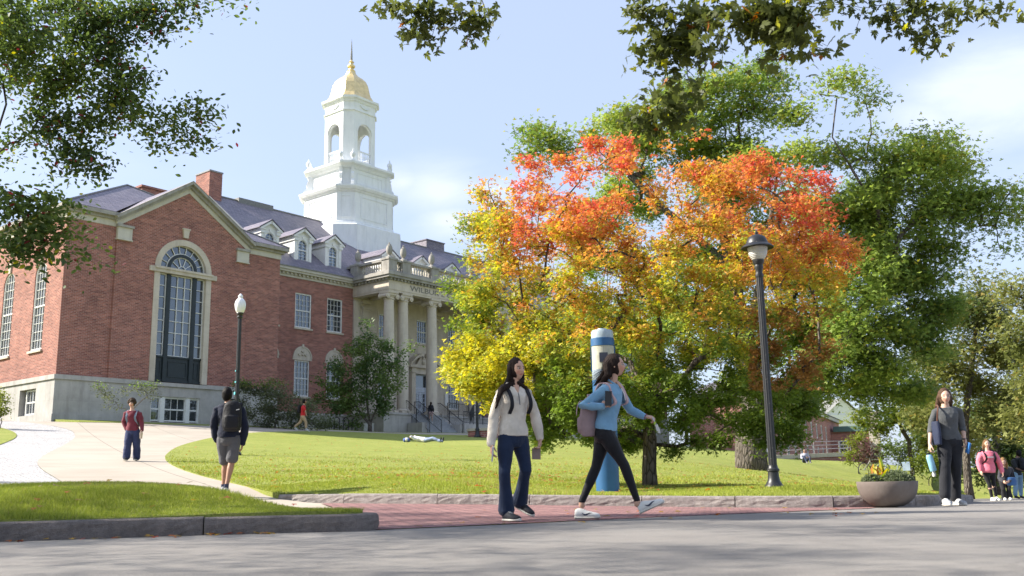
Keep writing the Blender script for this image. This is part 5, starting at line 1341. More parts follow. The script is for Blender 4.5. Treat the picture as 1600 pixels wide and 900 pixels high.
shrub('flowering_shrub', 'tall yellow green shrub at the foot of the brick ramp wall', 1340, 726, 52, [(1336, 700, 13, 20, 52), (1332, 716, 12, 10, 52), (1345, 685, 10, 12, 52)], .12, 5, bright_cols, sub=.35)
def plum_cols(P): n = len(P); return palette(n, [(.10, .045, .05), (.16, .08, .075), (.09, .09, .04), (.22, .15, .13)], (3, 3, 2, 1))
shrub('purple_shrub', 'dark purple leaved shrub beside the parked bicycles', 1356, 729, 50, [(1352, 712, 14, 14, 50), (1366, 716, 10, 12, 50), (1358, 698, 10, 8, 50)], .12, 5, plum_cols, sub=.35)
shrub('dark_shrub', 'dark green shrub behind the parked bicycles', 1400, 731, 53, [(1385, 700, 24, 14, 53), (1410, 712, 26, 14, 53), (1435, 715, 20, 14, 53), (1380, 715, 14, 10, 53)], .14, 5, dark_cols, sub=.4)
shrub('pale_shrub', 'pale green feathery shrub right of the bowl planter', 1450, 742, 46, [(1445, 722, 22, 14, 46), (1425, 728, 18, 10, 46), (1465, 730, 18, 10, 46)], .12, 4.6, bright_cols, sub=.35)

# --- by the building
def magn_cols(P):
    v = vnoise(P, 1.2); n = len(P); f = np.clip(v * .7 + rng.random(n) * .5 - .2, 0, 1)[:, None]
    return ((1 - f) * np.array([.07, .125, .045]) + f * np.array([.22, .30, .085])) * rng.uniform(.8, 1.2, (n, 1))
b = gbase(578, 676, 64)
tree('magnolia_tree', 'glossy green small tree before the portico podium', 'tree', b, [[dn(b, (0, 0, -.2)), dn(b, (0, 0, .5)), U((575, 640, 64)), U((572, 590, 64)), U((575, 530, 64))], [dn(b, (0, 0, .3)), U((560, 640, 64)), U((535, 600, 64))], [dn(b, (0, 0, .4)), U((592, 630, 64)), U((612, 570, 64))]],
     [(575, 508, 7, 9, 64, .8), (574, 528, 16, 12, 64, .8), (556, 548, 26, 14, 64), (600, 550, 30, 13, 64), (632, 544, 13, 7, 64, .7), (530, 575, 24, 16, 64, .9), (575, 575, 36, 18, 64), (615, 575, 22, 16, 64), (515, 605, 22, 20, 64, .9), (555, 610, 34, 22, 64), (598, 605, 28, 22, 64, .9), (532, 640, 30, 14, 64, .9), (575, 640, 32, 16, 64, .8), (604, 630, 16, 14, 64, .7), (505, 625, 14, 14, 64, .7), (560, 660, 22, 8, 64, .5)], .20, 6.0, magn_cols, L_OVAL, sub=.60, rbase=.13, rtip=.014, up=.3)
def dusty_cols(P):
    v = vnoise(P, 1.2); n = len(P); f = np.clip(v * .6 + rng.random(n) * .5 - .1, 0, 1)[:, None]
    c = ((1 - f) * np.array([.075, .095, .05]) + f * np.array([.19, .215, .11])); px, py = project(P); t_ = (py < 605) & (rng.random(n) < .6); c[t_] = (.16, .24, .05); return c * rng.uniform(.75, 1.2, (n, 1))
shrub('spreading_shrub', 'wide tangled grey green shrub at the corner of the brick wing', 430, 674, 56, [(372, 603, 20, 8, 56, .7), (395, 606, 26, 14, 56, .9), (425, 605, 26, 16, 56), (380, 635, 26, 20, 56, .8), (410, 630, 34, 22, 56), (450, 630, 30, 20, 56), (475, 648, 30, 16, 56), (400, 656, 36, 12, 56), (440, 658, 40, 12, 56), (495, 660, 22, 10, 56, .8), (358, 655, 14, 12, 56, .6)], .13, 4.2, dusty_cols, sub=.5, bark=M_TWIG, rtip=.012)
shrub('bare_shrub', 'sparse shrub with twisted grey stems against the concrete base of the wing', 212, 662, 49.5, [(160, 604, 16, 9, 49.5, .5), (178, 615, 22, 12, 49.5, .6), (206, 606, 18, 12, 49.5, .35), (228, 606, 18, 10, 49.5, .8), (175, 636, 14, 12, 49.5, .3), (246, 600, 12, 8, 49.5, .15), (232, 625, 14, 10, 49.5, .2)], .10, 3.2, dusty_cols, sub=.35, bark=M_TWIG, rtip=.011)
shrub('yellow_shrub', 'upright yellow green shrub before the sunlit brick wall', 2, 662, 42, [(4, 640, 12, 16, 42), (-10, 640, 14, 18, 42), (10, 622, 6, 14, 42, .6), (-2, 615, 8, 12, 42, .7)], .09, 4.6, bright_cols, sub=.25)
shrub('dark_shrub', 'low dark shrub beside the bicycle rack', 500, 675, 63, [(510, 662, 16, 8, 63), (528, 664, 12, 6, 63)], .12, 4.6, dark_cols, sub=.3)

# --- the tree on the left whose boughs hang into the picture
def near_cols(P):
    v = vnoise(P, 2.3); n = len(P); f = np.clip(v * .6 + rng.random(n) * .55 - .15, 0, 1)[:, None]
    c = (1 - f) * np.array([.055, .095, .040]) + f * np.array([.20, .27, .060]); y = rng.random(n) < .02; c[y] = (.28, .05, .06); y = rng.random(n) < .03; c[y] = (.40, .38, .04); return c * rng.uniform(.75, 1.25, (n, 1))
def canopy(n, lo, hi, sub, leaf_n, keep=None):
    c = rng.uniform(lo, hi, (n * 4, 3)); mid_ = (np.array(lo) + hi) / 2; h = (np.array(hi) - lo) / 2
    k = (((c - mid_) / h) ** 2).sum(1) < 1.15; c = c[k]; c = c[~in_frame(c, 260)]
    if keep is not None: c = c[keep(c)]
    c = c[:n]; m = rng.integers(0, len(c), len(c) * leaf_n); g = rng.normal(size=(len(m), 3)) * sub * .55; g[:, 2] *= .6; P = c[m] + g
    return P[~in_frame(P, 12)], c
ea = [(30, 25, 60, 30, 10), (110, 25, 60, 26, 11), (190, 18, 60, 20, 11), (265, 10, 50, 12, 11, .8), (335, 6, 30, 7, 11, .7), (40, 85, 60, 35, 10.5), (120, 80, 55, 30, 11, .9), (190, 70, 45, 26, 11, .8), (240, 45, 34, 18, 11, .6), (290, 30, 18, 12, 11, .4), (60, 140, 60, 26, 11, .8), (140, 140, 50, 24, 11, .9), (200, 125, 44, 22, 11, .8), (90, 185, 60, 18, 11, .8), (180, 175, 50, 20, 11, .9), (240, 185, 40, 18, 11, .8), (285, 182, 30, 15, 11, .8), (300, 215, 28, 13, 11, .7), (335, 218, 16, 5, 11, .5), (245, 225, 24, 10, 11, .4), (60, 215, 55, 16, 11, .6), (115, 232, 50, 16, 11, .8), (150, 262, 36, 10, 11, .7), (10, 245, 20, 12, 11, .5), (95, 268, 22, 8, 11, .4),
      (10, 320, 30, 20, 9.5), (55, 330, 40, 16, 9.5), (100, 345, 30, 14, 9.5, .9), (30, 370, 40, 20, 9.5, .9), (90, 372, 30, 16, 9.5, .8), (60, 400, 36, 12, 9.5, .7), (125, 398, 22, 7, 9.5, .7), (148, 408, 10, 4, 9.5, .6), (15, 410, 14, 12, 9.5, .6), (125, 340, 12, 8, 9.5, .6), (75, 425, 12, 6, 9.5, .5)]
cP, cT = canopy(150, (-17, .5, 4.2), (-6.0, 12.5, 10.5), .55, 330)
cP2, cT2 = canopy(70, (-15.5, 7.6, 3.9), (-8.2, 13.6, 7.6), .55, 330); cP = np.r_[cP, cP2]; cT = np.r_[cT, cT2]
a0 = Vector((-11.5, 8.5, 0)); a0.z = tz(a0.x, a0.y)
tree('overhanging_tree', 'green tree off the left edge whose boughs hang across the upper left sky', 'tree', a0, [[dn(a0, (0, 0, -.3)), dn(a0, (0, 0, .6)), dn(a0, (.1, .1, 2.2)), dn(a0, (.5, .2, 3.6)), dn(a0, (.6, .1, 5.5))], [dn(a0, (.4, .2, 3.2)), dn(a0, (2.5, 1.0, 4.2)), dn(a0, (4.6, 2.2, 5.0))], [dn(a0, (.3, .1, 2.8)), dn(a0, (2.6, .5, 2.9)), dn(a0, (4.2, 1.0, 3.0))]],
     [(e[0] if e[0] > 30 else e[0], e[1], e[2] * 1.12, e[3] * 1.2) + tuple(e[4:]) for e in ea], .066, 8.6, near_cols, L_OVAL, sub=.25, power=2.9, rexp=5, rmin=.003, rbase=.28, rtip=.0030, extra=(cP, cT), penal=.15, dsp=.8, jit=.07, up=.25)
# --- the oak overhead
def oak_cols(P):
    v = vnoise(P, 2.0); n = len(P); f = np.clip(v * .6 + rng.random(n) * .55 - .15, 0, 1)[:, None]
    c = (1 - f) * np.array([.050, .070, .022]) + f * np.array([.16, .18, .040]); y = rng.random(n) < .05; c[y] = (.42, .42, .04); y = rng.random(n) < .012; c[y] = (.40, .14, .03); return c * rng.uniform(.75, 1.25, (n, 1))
eo = [(600, 5, 20, 6, 8.5), (645, 12, 34, 12, 8.5), (700, 14, 34, 14, 8.5), (655, 50, 20, 14, 8.5, .9), (668, 72, 10, 8, 8.5, .7), (742, 28, 26, 16, 8.5), (745, 52, 12, 8, 8.5, .7), (765, 15, 10, 8, 8.5, .6),
      (1030, 20, 36, 18, 7.5, .9), (1085, 20, 50, 20, 7.5), (1040, 60, 34, 24, 7.5, .9), (1090, 60, 34, 26, 7.5), (1015, 95, 18, 12, 7.5, .8), (1060, 105, 26, 16, 7.5, .8), (1030, 130, 16, 8, 7.5, .6), (1145, 30, 44, 22, 7), (1190, 45, 40, 26, 7), (1235, 75, 26, 16, 7), (1250, 35, 36, 24, 7), (1285, 65, 15, 13, 7, .9), (1180, 12, 60, 12, 7), (1240, 12, 50, 12, 7, .9), (1215, 92, 16, 8, 7, .8), (1115, 85, 14, 10, 7.2, .8),
      (1330, 10, 36, 9, 9), (1385, 12, 34, 10, 9, .9), (1390, 34, 26, 9, 9, .8), (1430, 25, 30, 11, 9, .9), (1428, 55, 12, 10, 9, .8), (1445, 72, 11, 9, 9, .8), (1462, 50, 14, 10, 9, .7), (1475, 30, 20, 8, 9, .7), (1510, 12, 26, 8, 9, .8), (1545, 18, 24, 7, 9, .8), (1565, 12, 12, 6, 9), (1596, 15, 8, 6, 9), (1340, 45, 10, 5, 9, .5),
      (1062, 158, 20, 12, 8, 1), (1035, 172, 34, 16, 8, 1.1), (992, 182, 20, 9, 8, 1), (1015, 198, 26, 10, 8, 1), (1078, 142, 16, 10, 8, .9), (1050, 140, 20, 10, 7.7, .9)]
cP, cT = canopy(170, (-8, -3, 6.2), (9, 7.5, 10.0), .6, 300)
o0 = Vector((9.5, 1.0, 0)); o0.z = trz(9.5, 1.0)
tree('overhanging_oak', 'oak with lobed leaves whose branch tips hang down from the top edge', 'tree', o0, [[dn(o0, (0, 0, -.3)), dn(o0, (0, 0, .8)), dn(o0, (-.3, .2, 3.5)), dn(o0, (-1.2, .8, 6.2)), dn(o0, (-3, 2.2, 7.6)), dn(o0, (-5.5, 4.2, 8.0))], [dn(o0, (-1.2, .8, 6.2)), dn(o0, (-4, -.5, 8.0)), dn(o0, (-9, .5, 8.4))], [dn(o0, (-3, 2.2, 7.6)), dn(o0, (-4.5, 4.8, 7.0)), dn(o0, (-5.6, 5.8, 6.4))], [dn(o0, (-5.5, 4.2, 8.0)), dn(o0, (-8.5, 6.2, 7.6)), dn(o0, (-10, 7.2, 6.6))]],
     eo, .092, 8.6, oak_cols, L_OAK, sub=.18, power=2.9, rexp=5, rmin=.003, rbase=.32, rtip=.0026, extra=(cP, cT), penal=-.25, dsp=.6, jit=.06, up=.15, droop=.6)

# --- trees further off, seen under and between the others
for i, (px, py, D, els_, lab) in enumerate([
    (1480, 738, 85, [(1440, 700, 40, 30, 85), (1490, 700, 45, 34, 85), (1460, 725, 50, 14, 85), (1480, 660, 40, 26, 85), (1525, 725, 40, 14, 85)], 'hazy far tree showing in the gap left of the woman in grey'),
    (1580, 738, 90, [(1560, 700, 45, 34, 90), (1600, 700, 45, 34, 90), (1585, 725, 50, 14, 90), (1570, 650, 45, 36, 90)], 'far dark tree filling the gap behind the man in light blue jeans')]):
    b = gbase(px, py, D)
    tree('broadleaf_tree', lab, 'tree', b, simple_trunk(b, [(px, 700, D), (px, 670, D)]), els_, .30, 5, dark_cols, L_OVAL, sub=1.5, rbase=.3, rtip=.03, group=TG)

for (x_, y_, lab) in ((43, 36, 'unseen green tree across the road, added to darken the window reflections'), (52, 64, 'unseen green tree at the far end of the road, added for darker reflections')):
    src = [o for o in COL.objects if o.name == 'oak_tree'][0]  # oak copies outside the frame, added so the window panes mirror dark foliage
    c_ = copy_tree(src); c_.location = (x_, y_, tz(x_, y_) - .4); c_.rotation_euler = (0, 0, x_ * .7); c_['label'] = lab
# ------------------------------------------------------------------ lamps
M_LAMPGLASS = bpy.data.materials.new('frosted_lamp_glass'); _t = NT(M_LAMPGLASS)
_t.end(_t.bsdf((.80, .80, .82, 1), .25, spec=.5, **{'Subsurface Weight': .4, 'Subsurface Radius': (.05, .05, .05)}))
M_CLEAR = bpy.data.materials.new('ribbed_lamp_glass'); _t = NT(M_CLEAR); _v = _t.obj()
_wv = _t.n('ShaderNodeTexWave', bands_direction='Z'); _wv.inputs['Scale'].default_value = 14; _t.l(_v, _wv.inputs['Vector'])
_t.end(_t.bsdf(_t.ramp(_t.noise(6, 3, .5, _v), [(.3, (.42, .41, .38)), (.7, (.66, .65, .61))]), .2, spec=.6, normal=_t.bump(_wv.outputs['Fac'], .6, .01)))
def worn_iron():
    m = bpy.data.materials.new('worn_black_paint'); t = NT(m); v = t.obj()
    f = t.noise(22, 5, .75, v); c = t.mix(t.math('MULTIPLY', t.math('SUBTRACT', f, .60, clamp=True), 7, clamp=True), (.016, .017, .020, 1), (.22, .20, .18, 1))
    t.end(t.bsdf(c, .42, spec=.5, normal=t.bump(f, .2, .003))); return m
M_POST = worn_iron()
def zfor(x, y, py):
    """height above (x, y) that shows at photo row py"""
    lo, hi = -2.0, 40.0
    for _ in range(50):
        m = (lo + hi) / 2
        if project(np.array([[x, y, m]]))[1][0] > py: lo = m
        else: hi = m
    return m
def fluted(mb, r0, r1, z0, z1, n=12, d=.10):
    N = n * 2; V = []
    for z, r in ((z0, r0), (z1, r1)):
        for k in range(N): rr = r * (1 - (d if k % 2 else 0)); V.append((rr * math.cos(2 * PI * k / N), rr * math.sin(2 * PI * k / N), z))
    mb.add(V, [(k, (k + 1) % N, N + (k + 1) % N, N + k) for k in range(N)])
p = gbase(1210, 763, 14.5); H = zfor(p.x, p.y, 360) - p.z; u = H / 403.0
L1 = empty('street_lamp', p, 0, 'tall black lamp post with a domed metal hood over ribbed glass near the bowl planter', 'street lamp')
mb = MB()
mb.lathe([(14.5 * u, 0), (15 * u, 1.2 * u), (14.6 * u, 3 * u), (12 * u, 6 * u), (9.3 * u, 11 * u), (8.2 * u, 18 * u), (8.0 * u, 24 * u), (9.4 * u, 25 * u), (9.4 * u, 28 * u), (7.6 * u, 30 * u), (7.0 * u, 34 * u)], (0, 0, 0), 20); mb.build('base', M_POST, L1, True)
mb = MB(); fluted(mb, 6.6 * u, 5.4 * u, 33 * u, 332 * u); mb.build('post', M_POST, L1)
mb = MB(); mb.lathe([(5.6 * u, 326 * u), (6.6 * u, 329 * u), (5.4 * u, 333 * u), (5.6 * u, 338 * u), (7.2 * u, 342 * u), (6.4 * u, 346 * u), (8.6 * u, 350 * u), (9.2 * u, 354 * u), (6 * u, 355 * u)], (0, 0, 0), 20); mb.build('collar', M_POST, L1, True)
mb = MB(); mb.lathe([(8.2 * u, 354 * u), (11 * u, 357 * u), (14.2 * u, 363 * u), (15.6 * u, 371 * u), (15.8 * u, 377 * u), (13 * u, 378 * u)], (0, 0, 0), 24); mb.build('globe', M_CLEAR, L1, True)
mb = MB(); mb.lathe([(15 * u, 374.5 * u), (22 * u, 374.8 * u), (25.5 * u, 373.8 * u), (25.6 * u, 375 * u), (21.5 * u, 378.5 * u), (17.2 * u, 381 * u), (16 * u, 386 * u), (12.8 * u, 391.5 * u), (8 * u, 394.5 * u), (4 * u, 395.6 * u), (2.4 * u, 396.4 * u), (2.8 * u, 399 * u), (1.2 * u, 401.6 * u), (0, 403 * u)], (0, 0, 0), 28); mb.build('hood', M_POST, L1, True)
p = gbase(367, 699, 30); H = zfor(p.x, p.y, 459) - p.z; u = .02
def make_small_lamp(H):
    r = empty('street_lamp', (0, 0, 0)); k = 1.0
    mb = MB(); mb.lathe([(.20, 0), (.21, .03), (.18, .08), (.12, .20), (.10, .42), (.13, .46), (.10, .52), (.085, .60)], (0, 0, 0), 16); mb.build('base', M_POST, r, True)
    mb = MB(); fluted(mb, .075, .062, .55, H - .78); mb.build('post', M_POST, r)
    mb = MB(); mb.lathe([(.065, H - .80), (.10, H - .76), (.07, H - .72), (.08, H - .68), (.115, H - .64), (.10, H - .61)], (0, 0, 0), 16); mb.build('collar', M_POST, r, True)
    mb = MB(); mb.lathe([(.095, H - .62), (.13, H - .58), (.165, H - .46), (.175, H - .34), (.15, H - .24), (.10, H - .17), (.06, H - .14), (.075, H - .11), (.08, H - .07), (.05, H - .04), (.02, H), (0, H)], (0, 0, 0), 20); mb.build('globe', M_LAMPGLASS, r, True)
    return r
L2 = make_small_lamp(H); L2.location = p; meta(L2, 'black lamp post with a white acorn globe before the brick wing', 'street lamp')
mb = MB()
for z, s_, ph in ((1.9, .10, 3.8), (2.25, .06, 4.1), (1.55, .07, 4.3), (2.6, .05, 3.9)):
    n_ = Vector((math.cos(ph), math.sin(ph), 0)); mb.obox(Vector((0, 0, z)) + n_ * .078, (.006, s_, s_ * .8), Matrix((n_, Vector((-n_.y, n_.x, 0)), Vector((0, 0, 1)))).transposed())
mb.build('sticker', plain('sticker_teal', (.10, .45, .50), .6), L2)
p3 = gbase(746, 681, 60)
L3 = copy_tree(L2); L3.location = p3; L3.scale = (1.15, 1.15, 1.02)
for c in list(L3.children):
    if c.name.startswith('sticker'): bpy.data.objects.remove(c)
meta(L3, 'dark lamp post by the portico stairs, its head lost in yellow leaves', 'street lamp')

# ------------------------------------------------------------------ emergency phone pillar
p = gbase(950, 768, 15.5); H = zfor(p.x, p.y, 514) - p.z; r = .185; u = H / 254.0
M_BLUE = plain('blue_pillar_paint', (.022, .105, .25), .42, var=.1, scale=3, bump=.08, spec=.5); M_PALEP = plain('pale_pillar_panel', (.25, .31, .37), .45); M_CREAMP = plain('cream_pillar_panel', (.44, .44, .35), .5); M_DGREY = plain('dark_grey_plastic', (.07, .075, .10), .5)
M_DOMEP = plain('frosted_beacon', (.36, .44, .48), .3, spec=.6)
EP = empty('emergency_phone_pillar', p, 0, 'round blue help pillar with a pale top rising behind the woman in the blue shirt', 'phone pillar')
mb = MB(); mb.lathe([(r, -.1), (r, 186 * u), (r * .96, 186.2 * u)], (0, 0, 0), 32); mb.build('shaft', M_BLUE, EP, True)
mb = MB(); mb.lathe([(r * .985, 185.9 * u), (r * .985, 192 * u), (r * .985, 226 * u)], (0, 0, 0), 32); mb.build('panel', M_CREAMP, EP, True)
mb = MB(); mb.lathe([(r * 1.0, 172 * u), (r * 1.01, 172.3 * u), (r * 1.01, 188 * u), (r * .97, 188.2 * u)], (0, 0, 0), 32); mb.build('white_band', M_PALEP, EP, True)
mb = MB(); mb.lathe([(r * .98, 225.5 * u), (r * 1.035, 226 * u), (r * 1.035, 238 * u), (r * .98, 238.4 * u)], (0, 0, 0), 32)
for th in (PI * .98, PI * 1.98, PI * .55, PI * .25):
    c = Vector((math.cos(th), math.sin(th), 0)); mb.obox(c * r * .99 + Vector((0, 0, 206 * u)), (.03, .05, 40 * u), Matrix((c, Vector((-c.y, c.x, 0)), Vector((0, 0, 1)))).transposed())
mb.build('band', M_BLUE, EP, True)
mb = MB(); th = -PI / 2 - .05
mb.box(-.075, .06, -r * 1.03, -r * .8, 199 * u, 214 * u); mb.build('call_box', M_DGREY, EP)
mb = MB(); mb.lathe([(r * .98, 238 * u), (r * .98, 248 * u), (r * .9, 251 * u), (r * .45, 252 * u), (r * .42, 254 * u), (0, 254.4 * u)], (0, 0, 0), 32); mb.build('beacon', M_DOMEP, EP, True)

# ------------------------------------------------------------------ planter bowl
pb = Vector(at(1389, 790, 12.35)); pb.z = trz(pb.x, pb.y)
M_BOWL = mat_stone('brown_concrete_bowl', (.115, .095, .085), (.20, .17, .15), (.27, .25, .23), .6, streak=True)
PL = empty('bowl_planter', pb, 0, 'wide brown concrete bowl planter on the kerb line right of the lamp post', 'planter')
R_ = 44.5 / FPX * 12.35; h_ = zfor(pb.x, pb.y, 752) - pb.z
mb = MB(); mb.lathe([(.10, 0), (.10, .012), (.34 * R_ + .05, .02), (.62 * R_, .045), (.83 * R_, .11), (.94 * R_, .18), (.985 * R_, h_ * .8), (R_, h_ - .008), (.99 * R_, h_), (.93 * R_, h_), (.92 * R_, h_ - .03), (.90 * R_, h_ - .05)], (0, 0, 0), 48); mb.build('bowl', M_BOWL, PL, True)
mb = MB(); mb.lathe([(.92 * R_, h_ - .035), (.3 * R_, h_ - .02)], (0, 0, 0), 24); mb.build('soil', M_SOIL, PL)
def mound(name, label, cx, cy, rx, hz, n):
    q = rng.normal(size=(n, 3)); q /= np.linalg.norm(q, axis=1)[:, None]; q[:, 2] = np.abs(q[:, 2]); q *= (rng.random(n) ** .25)[:, None]
    P = q * np.array([rx, rx * .8, hz]); c = palette(n, [(.16, .20, .10), (.22, .26, .15), (.11, .15, .06), (.30, .33, .20)], (3, 3, 2, 1))
    base = pb + Vector((cx, cy, h_ - .03)); o = leaves(name, P, .021, c, L_OVAL, None, up=.2); o.location = base
    meta(o, label, 'plant', 'low mounds planted in the bowl planter'); return o
mound('mound_plant', 'larger rounded grey green mound on the lamp-far side of the bowl planter', .10, -.04, .225, .165, 7200); mound('mound_plant', 'smaller grey green mound at the left rim of the bowl planter', -.19, -.02, .14, .13, 3800)
mb = MB(); V = []; F = []; C = []
for k in range(60):
    a = random.uniform(0, 2 * PI); L_ = random.uniform(.16, .34); el = random.uniform(.35, 1.4); w_ = random.uniform(.012, .022)
    d = Vector((math.cos(a) * math.cos(el), math.sin(a) * math.cos(el), math.sin(el))); sd = Vector((-math.sin(a), math.cos(a), 0)); b_ = Vector((random.gauss(0, .05), random.gauss(0, .04), 0)); n0 = len(V)
    col = random.choice([(.55, .46, .04), (.45, .20, .04), (.20, .28, .04), (.20, .28, .04), (.55, .50, .06), (.22, .30, .05)])
    for f, ww in ((0, .3), (.35, 1), (.7, .9), (1, .05)):
        c_ = b_ + d * L_ * f + Vector((0, 0, -.09 * f * f * L_ / .2 * math.cos(el)))
        V += [tuple(c_ - sd * w_ * ww), tuple(c_ + sd * w_ * ww)]; C += [col, col]
    for i in range(3): F.append((n0 + 2 * i, n0 + 2 * i + 1, n0 + 2 * i + 3, n0 + 2 * i + 2))
o = link('croton_plant', arr_mesh('croton_plant', V, F, M_LEAF, cols=np.array(C)), None, pb + Vector((-.05, .06, h_ + .02))); meta(o, 'croton with yellow and orange strap leaves standing up in the bowl planter', 'plant')

# ------------------------------------------------------------------ far brick hall, its ramp wall
M_BRICKF = mat_brick('far_brick', (.42, .165, .14), (.33, .12, .105), (.45, .33, .30), 1.6)
def far_hall():
    p0 = Vector(at(1205, 742, 85)); p0.z = .5
    ang = math.atan2(.91, .42)
    r = empty('brick_hall', p0, ang, 'distant red brick hall with rows of white windows past the lamp post', 'building')
    wl = MB(); L_ = 54; hgt = 6.9; ops = []
    for i in range(10):
        c = 2 + i * 4.2
        for z in (1.5, 4.2): ops.append((c - .62, c + .62, z, z + 1.75))
    wall(wl, 0, L_, 0, hgt, 0, ops, depth=.2); wl.box(0, .3, .3, 7, 0, hgt); wl.box(L_ - .3, L_, .3, 7, 0, hgt); wl.build('wall', M_BRICKF, r, recalc=False)
    cm = MB(); cm.box(-.3, L_ + .3, -.35, 7.2, hgt, hgt + .45); cm.box(-.1, L_ + .1, -.14, .05, 1.1, 1.25); cm.build('cornice', M_CREAM, r)
    ro_ = MB(); ro_.add([(-.4, -.5, hgt + .45), (L_ + .4, -.5, hgt + .45), (L_ - 4, 3.5, hgt + 2.6), (4, 3.5, hgt + 2.6), (-.4, 7.4, hgt + .45), (L_ + .4, 7.4, hgt + .45)], [(0, 1, 2, 3), (3, 2, 5, 4), (0, 3, 4), (1, 5, 2)]); ro_.build('roof', M_SLATE, r, recalc=False)
    fm_ = sash_mesh(1.24, 1.75, 2, 2, fr=.18, mun=.04); pm_ = pane_mesh(1.24, 1.75)
    for o_ in ops:
        w_ = link('window', fm_, r, ((o_[0] + o_[1]) / 2, 0, o_[2])); link('pane', pm_, w_)
    # lower annex with a green copper parapet facing the lawn
    ax = MB(); x0 = 44
    wall(ax, -4.6, 0, 0, 5.4, x0, [(-2.0, -.9, 2.3, 4.3)], depth=.2, side=True); ax.box(x0 + .3, x0 + 6, -4.5, -.1, 0, 5.4); ax.build('annex_wall', M_BRICKF, r, recalc=False)
    m3 = MB(); m3.box(x0 - .4, x0 + 6.2, -4.9, -.4, 5.4, 5.8); m3.box(x0 - .2, x0 + 6.1, -4.7, -.4, 5.8, 6.1); m3.build('parapet', plain('green_copper', (.10, .17, .15), .6), r)
    wb_ = link('window', sash_mesh(1.1, 2.0, 2, 4, fr=.15, mun=.05), r, (x0, -1.45, 2.3), (0, 0, -PI / 2)); link('pane', pane_mesh(1.1, 2.0), wb_)
    pb_ = MB(); pb_.box(x0 - .5, x0 + .8, -5.9, -4.7, 0, 7.6); pb_.box(x0 - .7, x0 + 1.0, -6.1, -4.5, 6.8, 7.1); pb_.box(x0 - .7, x0 + 1.0, -6.1, -4.5, 7.6, 7.8); pb_.build('pier', M_LIME, r)
    return r
far_hall()
# pale building whose white gable shows over the annex
wp = Vector(at(1322, 690, 165)); wp.z = 3
wh = empty('white_house', wp, R(20), 'white rendered block with a pale roof showing above the brick annex', 'building')
mb = MB(); mb.box(-3.5, 3.5, 0, 8, 0, 7.6); mb.prismy([(-3.7, 7.6), (3.7, 7.6), (0, 10.2)], .2, 8); mb.build('wall', M_WHITE, wh)
mb = MB(); mb.add([(-4, -.2, 7.5), (-4, 8.2, 7.5), (0, 8.2, 10.4), (0, -.2, 10.4), (4, -.2, 7.5), (4, 8.2, 7.5)], [(0, 3, 2, 1), (3, 4, 5, 2)]); mb.build('roof', M_GUTTER, wh, recalc=False)
q0, q1 = Vector(at(1190, 720, 57)), Vector(at(1336, 727, 66))
d = (q1 - q0); d.z = 0; L_ = d.length; d.normalize(); zt0 = zfor(q0.x, q0.y, 712.5); zt1 = zfor(q1.x, q1.y, 706)
rw_ = empty('ramp_wall', (q0.x, q0.y, 0), math.atan2(d.y, d.x), 'low red brick retaining wall with pale coping and metal rail at the top of the lawn', 'wall')
mb = MB(); mb.add([(0, 0, 0), (L_, 0, 0), (L_, 0, zt1 - .25), (0, 0, zt0 - .25), (0, .35, 0), (L_, .35, 0), (L_, .35, zt1 - .25), (0, .35, zt0 - .25)], [(0, 1, 2, 3), (5, 4, 7, 6), (1, 5, 6, 2), (4, 0, 3, 7), (3, 2, 6, 7)]); mb.build('wall', M_BRICKF, rw_)
mb = MB(); mb.add([(-.1, -.06, zt0 - .25), (L_ + .1, -.06, zt1 - .25), (L_ + .1, -.06, zt1), (-.1, -.06, zt0), (-.1, .45, zt0 - .25), (L_ + .1, .45, zt1 - .25), (L_ + .1, .45, zt1), (-.1, .45, zt0)], [(0, 1, 2, 3), (5, 4, 7, 6), (1, 5, 6, 2), (4, 0, 3, 7), (3, 2, 6, 7)]); mb.build('coping', M_LIME, rw_)
mb = MB()
def zr(x): return zt0 + (zt1 - zt0) * x / L_
n = int(L_ / 1.6)
for k in range(n + 1): x = L_ * k / n; mb.tube([(x, .2, zr(x) - .05), (x, .2, zr(x) + .75)], .025, 5)
for h in (.28, .52, .75): mb.tube([(0, .2, zt0 + h), (L_, .2, zt1 + h)], .022, 5)
mb.build('railing', plain('galvanised_rail', (.38, .36, .38), .4, metal=.5), rw_)

